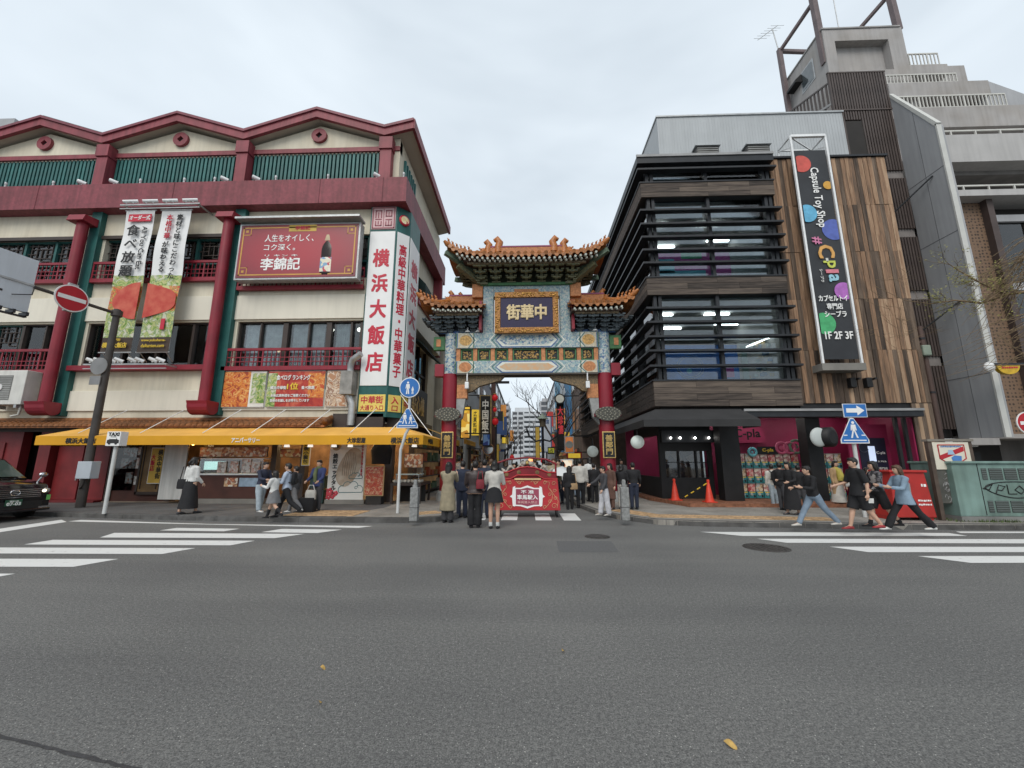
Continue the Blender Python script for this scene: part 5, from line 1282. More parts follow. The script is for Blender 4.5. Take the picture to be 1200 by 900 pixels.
for j in range(5):
    for k in range(8): MB().box(WX1 - .02, WX1 + .02, WY + .04 + k * .4, WY + .43 + k * .4, zc[j] + .004, zc[j + 1] - .004).obj('cedar_board', WOODD, RB)
MB().box(WX0 - .05, WX1 + .08, WY - .08, WY + .6, 13.44, 13.52).obj('wall_cap', BLK2, RB)
for x in (12.15 - .65, 12.05): 
    t = T('wall_spotlight', 'black spotlight low on the cedar wall, ' + ('left' if x < 12 else 'right') + ' one of two', 'light', (x, WY - .1, 4.2), 'spotlights on the cedar wall')
    MB().box(x - .1, x + .1, WY - .22, WY - .02, 4.15, 4.5).obj('housing', BLKP, t, bevel=.02); MB().bar((x + .15, WY - .3, 4.45), (x + .2, WY, 4.45), .06).obj('arm', BLKP, t)
# penthouse
ph = MB().box(5.82, 13.75, 15.6, 24, 13.4, 16.45).obj('penthouse', GRYM, RB)
for i in range(66): MB().box(5.9 + i * .12, 5.93 + i * .12, 15.59, 15.6, 13.5, 16.4).obj('rib', GRYM, ph)
MB().box(5.78, 13.8, 15.55, 24, 16.45, 16.52).obj('coping', STEEL, ph)
for x0, x1 in ((7.25, 8.2), (9.35, 10.3)):
    v = MB().box(x0, x1, 15.3, 15.6, 14.05, 14.68).obj('vent_box', M('vent_dark', (.06, .06, .06), .6), ph)
    for k in range(6): MB().box(x0 + .04, x1 - .04, 15.27, 15.3, 14.1 + k * .095, 14.15 + k * .095).obj('vent_blade', M('vent_grey', (.25, .25, .24), .6), v)
    MB().box(x0 - .05, x1 + .05, 15.2, 15.6, 14.68, 14.73).obj('vent_hood', GRYM, v)
MB().tube([(9.3, 20, 16.5), (9.25, 20, 20.5)], .02, 5).obj('mast', STEEL, ph)
# ground floor
BRICK = M('brick_step', (.26, .11, .06), .8, .25, 9, .3, 30)
MB().prism([(5.35, 14.05), (14.0, 14.05), (14.0, 18.5), (4.7, 18.5), (4.7, 16.3)], .12, .24, 'z').obj('entrance_step', BRICK, RB)
MB().box(FX0 + .3, 14.0, FY + .3, 20, 3.40, 3.5).obj('soffit', BLKP, RB)
MB().box(7.5, 13.5, 14.22, 14.6, 3.1, 3.36).obj('lintel', BLK2, RB, bevel=.01)
MB().box(7.5, 13.5, 14.17, 14.22, 3.3, 3.38).obj('lintel_trim', M('trim_grey', (.3, .3, .3), .5), RB)
PINK = M('shop_pink', (.32, .023, .085), .55, .1, 1.2)
b = MB(); b.box(7.5, 14.0, 17.6, 17.7, .2, 3.45); b.box(4.7, 7.4, 19.5, 19.6, .2, 3.45); b.obj('pink_wall', PINK, RB)
MB().box(13.45, 13.5, 14.7, 17.6, .2, 3.45).obj('pink_return_wall', PINK, RB)
for (x, y) in ((8.2, 16.6), (9.4, 16.4), (11.2, 16.2), (12.4, 16.5), (5.4, 18.5), (6.4, 18.0), (8.8, 15.4), (11.8, 15.3)): MB().box(x - .4, x + .4, y, y + .1, 3.33, 3.38).obj('tube_light', TUBE, RB)
# black corner kiosk
ks = MB(); ks.box(5.05, 5.25, 15.8, 16.0, .24, 3.4); ks.box(5.25, 7.0, 15.8, 15.95, .24, 1.0); ks.box(5.25, 7.0, 15.8, 15.95, 1.98, 3.4); ks.box(6.85, 7.0, 15.8, 15.95, 1.0, 1.98); ks.box(5.05, 5.2, 16.0, 19.4, .24, 1.0); ks.box(5.05, 5.2, 16.0, 19.4, 2.6, 3.4)
kio = ks.obj('kiosk', BLKP, RB)
MB().box(5.25, 6.85, 15.88, 15.89, 1.0, 1.98).obj('kiosk_glass', GLASS, kio)
for x in (5.75, 6.4): MB().box(x - .025, x + .025, 15.8, 15.92, 1.0, 1.98).obj('kiosk_mullion', BLKP, kio)
MB().box(5.25, 6.85, 15.81, 15.91, 1.55, 1.58).obj('kiosk_mullion', BLKP, kio)
MB().box(5.25, 6.85, 16.3, 16.35, .9, 2.1).obj('kiosk_poster', M_print('kiosk_print', [(.08, .03, .03), (.18, .08, .06), (.28, .16, .1), (.05, .02, .03)], 4), kio)
MB().box(5.1, 7.2, 15.6, 15.8, 2.3, 2.75).obj('kiosk_fascia', BLK2, kio)
for x in (5.4, 5.75, 6.3, 6.8): MB().disc((x, 15.5, 2.46), .035, 10, .03).obj('downlight', TUBE, kio)
for x0, x1, y in ((6.95, 7.62, 14.95), (10.1, 10.62, 15.1)):
    MB().box(x0, x1, y, y + .5, .24, 3.4).obj('black_pillar', BLKP, RB, bevel=.01)
for x in (13.0, 13.3): MB().box(x - .05, x + .05, 14.75, 14.85, .2, 3.4).obj('door_frame', BLKP, RB)
# interior pink shop sign work
sg = MB().box(8.0, 9.9, 17.3, 17.34, 2.35, 2.95).obj('neon_frame', PINK, RB)
txt('#C-pla', (8.6, 16.5, 2.65), 1.3, .42, BLKP, RB, bold=.02)
for x0, x1, z0, z1, body in ((8.75, 9.5, 1.86, 2.15, 'C-pla'),):
    pn = MB().box(x0, x1, 15.9, 15.93, z0, z1).obj('shop_card', BLKP, RB); txt(body, ((x0 + x1) / 2, 15.89, (z0 + z1) / 2), .4, .15, INKY, pn, bold=.02)
for x, z, r_, m_ in ((9.65, 2.1, .2, M('ring_pink', (.6, .12, .22), .5)), (9.95, 2.1, .2, M('ring_pink', (.6, .12, .22), .5)), (10.15 + .05, 2.15, .24, M('ring_green', (.16, .25, .17), .5)), (8.55, 1.95, .14, CYN)):
    ring = MB().tube([(x + r_ * math.cos(2 * PI * k / 20), 15.9, z + r_ * math.sin(2 * PI * k / 20)) for k in range(21)], .05, 6); ring.ball((x, 15.92, z), r_ * .4, .02, r_ * .4, 8, 5); ring.obj('ring_sign', m_, RB)
NAVY = M('poster_navy', (.018, .02, .045), .5, .2)
pw_ = MB().box(11.9, 13.35, 15.6, 15.65, .3, 2.95).obj('pink_screen', PINK, RB)
np_ = MB().box(12.25, 13.2, 15.57, 15.6, .9, 2.45).obj('navy_poster', NAVY, pw_)
MB().box(12.55, 12.78, 15.55, 15.57, 1.6, 2.15).obj('poster_screen', M_emit('poster_glow', (.6, .7, .9), .5), np_)
txt('C-pla', (12.98, 15.56, 1.9), .3, .12, INKW, np_); txt('カプセル', (12.98, 15.56, 1.6), .3, .06, INKW, np_); txt('専門店', (12.98, 15.56, 1.35), .3, .08, INKW, np_)
MB().tube([(12.4 + .17 * math.cos(k * .33), 15.56, 2.1 + .17 * math.sin(k * .33)) for k in range(20)], .012, 5).obj('poster_ring', M('ring_dk', (.1, .11, .16), .5), np_)
# black awning round the corner
ba = T('black_awning', 'matte black canopy awning over the corner kiosk', 'awning', (6, 14, 2.7))
AWB = M('awning_black', (.03, .03, .031), .8, .1, 2)
m = MB(); zt_, zm, zb = 3.40, 2.95, 2.72; yo = 13.45; xo = 3.85
TL = Vector((FX0, FY - .02, zt_)); TR = Vector((7.5, FY - .02, zt_)); BL = Vector((xo, yo, zm)); BR = Vector((7.6, yo, zm)); TS = Vector((FX0 - .02, 21, zt_)); BS = Vector((xo, 21, zm))
dn = Vector((0, 0, zb - zm))
m.add([TL, TR, BR, BL], [(0, 1, 2, 3)]); m.add([TL, BL, BS, TS], [(0, 1, 2, 3)]); m.add([BL, BR, BR + dn, BL + dn], [(0, 1, 2, 3)]); m.add([BL, BL + dn, BS + dn, BS], [(0, 1, 2, 3)]); m.add([TR, BR, BR + dn, Vector((7.5, FY - .02, zb))], [(0, 1, 2, 3)])
m.obj('canopy', AWB, ba)
fr = MB().tube([(7.5, yo + .03, zb + .02), (xo + .03, yo + .03, zb + .02), (xo + .03, 20.9, zb + .02)], .02, 6); fr.obj('frame_tube', BLK2, ba)
# tall black banner in a white frame
bn_ = T('tall_banner', 'tall black banner with coloured dots on the cedar wall', 'banner', (11, 14.15, 5))
bx0, bx1, by, bz0, bz1 = 10.42, 11.6, 14.15, 5.1, 13.42
vs, nx, nz = cloth(bx0, bx1, bz0, bz1, by, .012, 5)
k_ = nx + 1; fs = [(j * k_ + i, j * k_ + i + 1, (j + 1) * k_ + i + 1, (j + 1) * k_ + i) for j in range(nz) for i in range(nx)]
n_ = len(vs)
cl = MB().add(vs + [(p[0], p[1] + .006, p[2]) for p in vs], fs + [tuple(q + n_ for q in reversed(f)) for f in fs], True).obj('cloth', M('banner_black', (.03, .033, .038), .65, .15, 1.5), bn_)
fr = MB()
for x in (bx0 - .07, bx1 + .07): fr.bar((x, by, 4.75), (x, by, 14.05), .07); fr.bar((x, by, 14.05), (x, 14.9, 14.05), .06); fr.bar((x, 14.9, 13.5), (x, 14.9, 14.05), .06); fr.bar((x, by, 13.55), (x, 14.9, 14.02), .04)
fr.bar((bx0 - .07, by, 14.05), (bx1 + .07, by, 14.05), .1); fr.bar((bx0 - .07, 14.9, 14.05), (bx1 + .07, 14.9, 14.05), .05); fr.bar((bx0 - .07, by, 14.03), (bx1 + .07, 14.9, 14.03), .04)
fr.obj('frame', WHITEM, bn_); MB().box(bx0 - .15, bx1 + .15, by - .06, WY, 4.7, 4.95).obj('lower_rail', M('rail_grey', (.2, .19, .17), .6), bn_)
def at(px, py): return P(px, py, by - .02)
for px, py, r_, c in ((939, 192, .36, (.55, .09, .07)), (970, 217, .17, (.6, .32, .05)), (946, 250, .36, (.12, .4, .6)), (977, 269, .42, (.09, .13, .42)), (989, 341, .33, (.42, .14, .48)), (966, 379, .4, (.07, .4, .16))):
    c0 = at(px, py); pl = [(c0.x + r_ * math.cos(2 * PI * q / 28), c0.z + r_ * math.sin(2 * PI * q / 28)) for q in range(28)]
    pl = [(min(max(x, bx0 + .02), bx1 - .02), z) for x, z in pl]
    pl = [p for i, p in enumerate(pl) if i == 0 or (abs(p[0] - pl[i - 1][0]) + abs(p[1] - pl[i - 1][1])) > .004]
    MB().prism(pl, by - .024, by - .017).obj('colour_dot', M('dot_%d' % px, c, .6, .12, 6), cl)
p0 = at(957.5, 231); txt('Capsule Toy Shop', (p0.x, by - .03, p0.z), 2.5, .38, INKW, cl, bold=.012, roll=PI / 2)
for ch, px, py, w_, h_, c in (('#', 957, 282, .28, .32, (.6, .2, .35)), ('C', 968, 295, .5, .55, (.65, .35, .1)), ('-', 969, 305, .14, .06, (.6, .6, .55)), ('p', 972, 310, .26, .4, (.55, .6, .1)), ('l', 975, 318, .1, .42, (.65, .2, .25)), ('a', 977, 326, .26, .32, (.3, .55, .65))):
    c0 = at(px, py); txt(ch, (c0.x, by - .034, c0.z), w_, h_, M('ch_' + ch, c, .5), cl, bold=.02, roll=PI / 2)
for body, px, py, w_, h_ in (('シープラ', 963, 323, .5, .1),): c0 = at(px, py); txt(body, (c0.x, by - .03, c0.z), w_, h_, INKW, cl, roll=PI / 2)
for body, px, py, w_, h_ in (('カプセルトイ', 977, 349.5, 1.0, .22), ('専門店', 979, 359, .55, .22), ('シープラ', 980, 368, .75, .22), ('1F 2F 3F', 984, 393, .95, .27)):
    c0 = at(px, py); txt(body, (c0.x - .03, by - .034, c0.z), w_, h_, INKW, cl, bold=.02)
# disc lamp and globes
t = T('disc_wall_lamp', 'round white disc lamp on the black pillar behind the man in jeans', 'lamp', (10.03, 14.4, 2.42))
e = MB().lathe([(.34, 0), (.34, .3), (.22, .34)], n=24).xf(Matrix.Translation((10.3, 14.6, 2.42)) @ Matrix.Rotation(R(90), 4, 'X') @ Matrix.Rotation(R(25), 4, 'Y')).obj('housing', BLKP, t)
MB().ball((10.05, 14.42, 2.42), .30, .1, .33, 20, 10).obj('diffuser', M_emit('disc_glow', (.42, .46, .45), .05), t)
for i, (px, py, y, r_) in enumerate(((747, 518, 15.0, .24), (694.5, 529, 20.0, .27))):
    c0 = P(px, py, y); t = T('globe_lamp', ['white glass globe lamp beside the right gate column', 'white glass globe lamp further down the lane'][i], 'lamp', c0, 'globe lamps along the lane')
    MB().ball(c0, r_, n=20, m=12).obj('globe', M_emit('globe_glow', (.62, .68, .64), .12), t)
    MB().tube([(c0.x, c0.y, c0.z + r_), (c0.x, c0.y, c0.z + r_ + .35)], .03, 6).obj('stem', BLK2, t)
# capsule toy machines
PCOL = [M_print('cap_a', [(.5, .3, .28), (.6, .45, .4), (.35, .14, .14), (.62, .55, .45)], 14), M_print('cap_b', [(.5, .35, .2), (.3, .2, .12), (.58, .48, .36), (.4, .42, .4)], 14), M_print('cap_c', [(.5, .12, .12), (.6, .35, .3), (.4, .05, .06)], 12)]
CTEAL = M('machine_teal', (.05, .25, .27), .45, .12, 4, rnd=.2); CGREY = M('machine_grey', (.4, .42, .4), .5)
def machine(kind):
    t = T('capsule_machine', 'x', 'vending machine', (0, 0, 0), 'capsule toy machines')
    MB().box(-.13, .13, 0, .35, 0, .24).obj('base', CTEAL, t, local=True, bevel=.012)
    MB().box(-.125, .125, .02, .33, .245, .52).obj('display_case', PCOL[kind], t, local=True, bevel=.008)
    MB().lathe([(.05, 0), (.05, .03)], n=12).xf(Matrix.Translation((-.04, 0, .15)) @ Matrix.Rotation(PI / 2, 4, 'X')).obj('dial', CGREY, t, local=True)
    MB().box(.04, .1, -.012, .0, .04, .12).obj('chute', BLKP, t, local=True); MB().box(-.1, .1, -.006, .0, .2, .23).obj('price_strip', INKY, t, local=True)
    MB().box(-.13, .13, .0, .34, .52, .535).obj('lid', CGREY, t, local=True)
    return t
protos = [machine(i) for i in range(3)]; used = [False] * 3
rr = random.Random(12)
ROWN = ['bottom', 'middle', 'top']
def place(x, y, z, row, where, n):
    k = rr.choice([0, 0, 1, 1, 2])
    o = copy_tree(protos[k]) if used[k] else protos[k]; used[k] = True
    o.location = (x, y, z); o['label'] = 'capsule toy machine, %s from left in the %s row %s' % (ORD[n], ROWN[row], where)
for j in range(3):
    for i in range(9): place(7.85 + i * .285, 15.95, .25 + j * .55, j, 'left of the second black pillar', i)
for j in range(3):
    for i in range(4): place(10.85 + i * .285, 15.95, .25 + j * .55, j, 'right of the second black pillar', i)
for a, c in ((7.68, 10.3), (10.68, 11.88)): MB().box(a, c, 15.93, 16.4, .24, .249).obj('machine_plinth', BLKP, RB)
# cones with a striped bar
ORNG = M('cone_orange', (.62, .045, .02), .5, .1, 5)
def cone(p, label):
    t = T('traffic_cone', label, 'traffic cone', p, 'orange traffic cones')
    MB().box(-.19, .19, -.19, .19, 0, .03).obj('base', ORNG, t, local=True, bevel=.01); MB().lathe([(.155, .03), (.13, .1), (.035, .68), (.0, .7)], n=18).obj('body', ORNG, t, local=True)
    MB().lathe([(.045, .66), (.05, .7), (.04, .75)], n=12).obj('tip', ORNG, t, local=True)
cone((5.3, 15.2, .24), 'orange traffic cone at the left of the kiosk window'); cone((6.2, 14.5, .24), 'orange traffic cone at the right of the kiosk window')
t = T('striped_bar', 'black and yellow striped bar resting between the two cones', 'bar', (5.9, 14.8, .3))
a, c = Vector((5.5, 15.1, .3)), Vector((6.15, 14.5, .86))
for k in range(8): MB().tube([a.lerp(c, k / 8), a.lerp(c, (k + 1) / 8)], .022, 8).obj('band_section', INKY if k % 2 else BLKP, t)
# ------------------------------------------------------------------ grey stepped apartment block behind the cedar wall
CONC = M('grey_render', (.36, .345, .335), .85, .06, .8, .15, 30, streak=.14, dirt=.12)
CONC2 = M('fin_grey', (.35, .355, .365), .7, .06, .6, .08, 30, streak=.12)
WTRIM = M('white_trim', (.52, .52, .49), .6, .05)
SLATB = M('brown_slat', (.085, .065, .058), .6, .15, 3, rnd=.2)
AB = T('apartment_block', 'grey stepped apartment block with balconies and a slatted stair tower', 'building', (17, 18, 0))
XF = 16.0
fin = MB().prism([(14.25, 2.4), (14.25, 14.45), (15.72, 17.3), (15.72, 2.4)], XF, XF + .3, 'x').obj('fin_wall', CONC2, AB)
for z in (4.6, 7.3, 10.0, 12.7): MB().box(XF - .006, XF, 14.25, 15.72, z, z + .02).obj('panel_joint', M('joint_grey', (.14, .14, .145), .8), fin)
MB().box(XF - .006, XF, 14.95, 14.965, 2.4, 15.7).obj('panel_joint', M('joint_grey', (.14, .14, .145), .8), fin)
tr = MB().box(XF - .02, XF + .16, 14.19, 14.25, 2.4, 14.5); tr.prism([(14.15, 14.5), (14.25, 14.42), (15.74, 17.3), (15.7, 17.42)], XF - .02, XF + .16, 'x'); tr.obj('fin_trim', WTRIM, AB)
# slatted stair tower
sx0, sx1, sy = 13.5, 16.0, 15.72
tp = Z(1010, 84, sy)
MB().box(sx0 + .1, sx1 + .3, sy + .5, sy + 4, 0, tp - 1.4).obj('stair_core', M('stair_dark', (.05, .045, .045), .8), AB)
bx_ = MB(); 
n = 22
slat_me = MB().box(-.035, .035, 0, .09, 0, 1).mesh('stair_slat', SLATB)
FL = [2.4, 5.2, 7.9, 10.6, 13.3, tp - 2.0]
for i in range(n):
    x = sx0 + (sx1 - sx0) * (i + .5) / n
    for j in range(len(FL) - 1):
        z0, z1 = FL[j] + .38, FL[j + 1]
        segs = [(z0, z1)]
        if j >= 1 and 4 <= i <= 9: segs = [(z0, z0 + .55), (z1 - .45, z1)]
        for a, c in segs:
            o = link('stair_slat', slat_me, AB, loc=(x, sy, a)); o.scale = (1, 1, c - a)
    if i % 1 == 0:
        o = link('stair_slat', slat_me, AB, loc=(x, sy - .02, FL[-1])); o.scale = (1, 1, tp - FL[-1])
for z in FL[1:]:
    MB().box(sx0, sx1, sy + .09, sy + .4, z, z + .38).obj('landing_edge', M('landing_grey', (.22, .2, .19), .8), AB)
for j in range(1, 5): 
    MB().box(sx0 + .4, sx0 + 1.2, sy + .02, sy + .06, FL[j] + 1.05, FL[j + 1] - .5).obj('stair_opening', DARK, AB)
MB().box(sx0, sx1, sy - .03, sy + .05, tp - .06, tp).obj('top_rail', SLATB, AB); MB().box(sx0, sx1, sy - .03, sy + .05, FL[-1], FL[-1] + .06).obj('top_rail', SLATB, AB)
for zb in (5.2, 10.4): MB().tube([(XF - .02, 14.7, zb + 2.2), (XF - .9, 15.6, zb + 1.2)], .03, 6).obj('tie_rod', BLK2, AB)
MB().box(XF - 1.0, XF - .02, 14.4, 15.6, 2.15, 2.38).obj('soffit_slab', CONC, AB)
# sloping stair balustrade running back on the left
rl = []
a, c = P(986, 86, 15.8), P(926, 131, 20.5)
for k in range(14):
    p = a.lerp(c, (k + .5) / 14); o = link('stair_slat', slat_me, AB, loc=(p.x, p.y, p.z - 1.2)); o.scale = (.8, .8, 1.25)
MB().bar(a, c, .07).obj('hand_rail', SLATB, AB); MB().bar(a - Vector((0, 0, 1.15)), c - Vector((0, 0, 1.15)), .1).obj('stringer', CONC, AB)
# roof house
yb = 18.2; q0, q1 = P(963, 35, yb), P(1053, 33, yb); zb_ = P(972, 88, yb).z
X0, X1, ZT = q0.x, q1.x, q0.z
yfar = PX(919, 100, X0).y
hb = MB()
hb.box(X0, X1, yb + .4, yfar, 10, ZT); 
ra, rb_ = P(978, 48, yb), P(1048, 81, yb)
hb.box(X0, ra.x, yb, yb + .4, zb_ - 3, ZT - .001); hb.box(rb_.x, X1 + .15, yb, yb + .4, zb_ - 3, ZT - .002); hb.box(ra.x, rb_.x, yb, yb + .4, ra.z, ZT - .003); hb.box(ra.x, rb_.x, yb + .001, yb + .4, zb_ - 3, rb_.z)
rh = hb.obj('roof_house', CONC, AB)
MB().box(X0 - .05, X1 + .05, yb - .05, yfar, ZT, ZT + .08).obj('coping', M('coping_grey', (.3, .29, .28), .7), rh)
w0, w1 = PX(946, 89, X0 - .01), PX(952, 78, X0 - .01)
wi = MB().box(X0 - .04, X0, min(w0.y, w1.y), max(w0.y, w1.y) + .4, w0.z - .6, w0.z + .5).obj('window', GLASS, rh); MB().box(X0 - .02, X0 + .0, min(w0.y, w1.y) - .1, max(w0.y, w1.y) + .5, w0.z - .7, w0.z + .6).obj('frame', STEEL, wi)
hd = PX(936, 97, X0); MB().prism([(X0, hd.z + .3), (X0 - .4, hd.z - .1), (X0 - .4, hd.z - .25), (X0, hd.z - .25)], hd.y - .3, hd.y + .5).obj('vent_hood', BLKP, rh)
# terraces
RAILW = M('rail_white', (.55, .54, .5), .5, .08); 
bal_me = MB().box(-.02, .02, -.02, .02, 0, 1).mesh('baluster', RAILW)
def terrace(x0p, x1p, yr0, yr1, ys1, Y, sx0p=None, sx1p=None, rail=True, mat=CONC):
    a, c = P(x0p, yr0, Y), P(x1p, yr1, Y); zs = P(x1p, ys1, Y).z
    sa = P(sx0p or x0p, yr1, Y).x; sc = P(sx1p or x1p, yr1, Y).x
    t = MB().box(sa, sc, Y, Y + 5.5, zs, c.z).obj('terrace', mat, AB)
    if rail:
        MB().box(a.x, c.x, Y + .08, Y + .14, a.z - .06, a.z).obj('rail', RAILW, t); MB().box(a.x, c.x, Y + .08, Y + .14, c.z + .06, c.z + .1).obj('rail', RAILW, t)
        n_ = int((c.x - a.x) / .17)
        for k in range(n_ + 1):
            o = link('baluster', bal_me, t, loc=(a.x + (c.x - a.x) * k / n_, Y + .11, c.z)); s_ = a.z - c.z; o.scale = (1.8 if k % 6 == 0 else 1, 1, s_)
    return t
terrace(1062, 1104, 61, 75, 86, 18.6, 1062, 1110)
terrace(1036, 1125, 86, 95, 111, 17.9, 1040, 1158)
terrace(1052, 1184, 111, 123, 147, 17.0, 1060, 1215)
MB().box(XF + .3, 30, 17.6, 26, 2.4, P(1180, 147, 17.0).z).obj('rear_wall', CONC, AB)
MB().box(X1 - 2, 24, 19.4, 26, 10, ZT - 1.2).obj('upper_wall', CONC, AB)
# slanted side parapet at the right top
q = [P(1158, 95, 17.95), P(1200, 110, 17.95), P(1290, 150, 17.95), P(1290, 160, 17.95), P(1158, 123, 17.95)]
MB().prism([(p.x, p.z) for p in q], 17.95, 22).obj('sloping_parapet', CONC2, AB)
def strip(y0, y1, Y, name, mat, x0=1098, x1=1260, d=.3): 
    a, c = P(x0, y0, Y), P(x1, y1, Y); return MB().box(max(a.x, XF + .37), c.x, Y, Y + d, P(1150, y0, Y).z, P(1150, y1, Y).z).obj(name, mat, AB)
Y1 = 15.4
for (ya, yb2, yc, yd) in ((147, 160, 157, 189), (205, 223, 222, 229)):
    w_ = strip(ya, yb2, 17.55, 'window', GLASS, 1108, 1185, .03)
    for px in (1108, 1125, 1142, 1158, 1166, 1185): p = P(px, 152 if ya < 200 else 214, 17.5); MB().box(p.x - .05, p.x + .05, 17.48, 17.56, P(1150, ya, 17.5).z, P(1150, yb2 + 6, 17.5).z).obj('mullion', STEEL, w_)
    par = strip(yc, yd, Y1, 'balcony', M('balcony_white', (.42, .41, .4), .8, .05, 1, streak=.1), 1095, 1300, 2.2)
    zr = P(1150, yc - 5, Y1).z; MB().box(XF + .37, 24, Y1 + .05, Y1 + .1, zr, zr + .06).obj('rail', RAILW, par)
    for k in range(8): MB().box(XF + .9 + k * 1.0, XF + .95 + k * 1.0, Y1 + .05, Y1 + .1, P(1150, yc, Y1).z, zr).obj('rail_post', RAILW, par)
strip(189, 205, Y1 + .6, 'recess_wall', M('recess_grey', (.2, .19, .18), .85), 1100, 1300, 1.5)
# lower floors: brown patterned screen and tall windows
def screen_mat():
    m = bpy.data.materials.new('brown_screen'); m.use_nodes = True; t = m.node_tree; N = t.nodes; L = t.links; b = N['Principled BSDF']; b.inputs['Roughness'].default_value = .7
    tc = N.new('ShaderNodeTexCoord'); v = N.new('ShaderNodeTexVoronoi'); v.inputs['Scale'].default_value = 7; v.inputs['Randomness'].default_value = .35
    L.new(tc.outputs['Object'], v.inputs['Vector']); r = N.new('ShaderNodeValToRGB'); r.color_ramp.elements[0].position = .18; r.color_ramp.elements[0].color = (.03, .02, .014, 1); r.color_ramp.elements[1].position = .4; r.color_ramp.elements[1].color = (.17, .105, .065, 1)
    L.new(v.outputs['Distance'], r.inputs[0]); L.new(r.outputs[0], b.inputs['Base Color']); bn = N.new('ShaderNodeBump'); bn.inputs['Strength'].default_value = .8; L.new(v.outputs['Distance'], bn.inputs['Height']); L.new(bn.outputs[0], b.inputs['Normal']); return m
SCR = screen_mat()
YS = 15.9; zt_ = P(1130, 229, YS).z
xs0, xs1 = XF + .36, P(1162, 300, YS).x
for k in range(7):
    za = 2.5 + k * (zt_ - 2.5) / 7; zb2 = 2.5 + (k + 1) * (zt_ - 2.5) / 7
    MB().box(xs0, xs1, YS, YS + .1, za + .02, zb2 - .02).obj('screen_panel', SCR, AB); MB().box(xs0, xs1, YS + .01, YS + .09, zb2 - .02, zb2 + .02).obj('screen_joint', M('screen_tan', (.28, .18, .12), .7), AB)
MB().box(xs1, xs1 + .25, YS - .25, YS + .4, 2.5, zt_).obj('window_jamb', M('jamb_brown', (.07, .05, .045), .6), AB)
for k in range(3):
    za, zb2 = 2.6 + k * 3.0, 5.3 + k * 3.0
    w_ = MB().box(xs1 + .25, xs1 + 6, YS + .1, YS + .12, za, min(zb2, zt_)).obj('window', GLASS, AB)
    MB().box(xs1 + .3, xs1 + 6, YS + .35, YS + .4, za + 1.2, min(zb2, zt_)).obj('blind', M('blind_grey', (.33, .33, .31), .8, .1, 1), w_)
    for x in (1.7, 3.3): MB().box(xs1 + x, xs1 + x + .1, YS, YS + .14, za, min(zb2, zt_)).obj('mullion', M('jamb_brown', (.07, .05, .045), .6), w_)
    MB().box(xs1 + .25, xs1 + 6, YS - .02, YS + .3, min(zb2, zt_), min(zb2, zt_) + .3).obj('window_head', CONC2, w_)
MB().box(xs1 + .25, xs1 + 8, YS + .5, YS + .6, 2.5, zt_).obj('room_back', DARK, AB)
# ground floor behind the cabinet
MB().box(XF - 1.6, XF + 8, 16.6, 16.8, .1, 2.5).obj('ground_wall', M('ground_grey', (.2, .19, .185), .85, .1, 1, streak=.2), AB)
MB().box(XF - .5, XF + .2, 16.2, 16.6, .1, 2.4).obj('pale_pier', CONC, AB)
MB().box(XF + .9, XF + 2.3, 16.55, 16.6, .1, 2.2).obj('entrance', DARK, AB)
MB().box(XF + .36, XF + 9, 15.0, 16.6, 2.4, 2.55).obj('canopy_slab', CONC, AB)
for k in range(12):
    for j in range(4): MB().box(XF + 2.7 + (j % 2) * .3, XF + 3.28 + (j % 2) * .3, 15.6, 15.9, .2 + k * .18, .37 + k * .18).obj('yellow_brick', M('brick_yellow', (.3, .21, .07), .8, .2, 6, rnd=.3), AB) if j < 1 else None
sb = T('black_notice_board', 'small black notice board behind the green cabinet', 'sign', (XF + .3, 16.1, 1.3)); MB().box(XF + .25, XF + 1.05, 16.1, 16.15, 1.25, 1.95).obj('board', BLKP, sb); MB().box(XF + .4, XF + .8, 16.085, 16.1, 1.72, 1.8).obj('chalk_line', M('chalk', (.3, .3, .3), .8), sb)
for z in (1.45, 1.55): MB().box(XF + .35, XF + .95, 16.085, 16.1, z, z + .02).obj('chalk_line', M('chalk', (.3, .3, .3), .8), sb)
t = T('white_wall_duct', 'short white horizontal duct under the grey fin wall', 'duct', (15.2, 15.2, 2.3)); MB().tube([(14.6, 15.1, 2.25), (15.9, 15.1, 2.25)], .15, 10).obj('pipe', WHITEM, t); MB().tube([(14.55, 15.1, 2.25), (14.6, 15.1, 2.25)], .18, 10).obj('collar', STEEL, t)
t = T('brown_drain_pipe', 'brown drain pipe running down beside the cedar wall', 'pipe', (14.55, 14.9, 0)); MB().tube([(14.55, 14.9, .1), (14.55, 14.9, 6.5)], .09, 10).obj('pipe', M('pipe_brown', (.09, .055, .045), .6), t)
for z in (2, 4, 6): MB().lathe([(.11, 0), (.11, .06)], (14.55, 14.9, z), 10).obj('clip', BLK2, t)
t = T('small_wall_lamp', 'small pale green lamp box beside the brown slats', 'lamp', (14.5, 14.8, 5.6)); MB().box(14.35, 14.65, 14.7, 14.9, 5.35, 5.75).obj('box', M('lamp_green', (.25, .3, .24), .6), t, bevel=.04); MB().bar((14.3, 14.9, 5.9), (14.6, 14.9, 5.9), .08).obj('bracket', M('pipe_brown', (.09, .055, .045), .6), t)
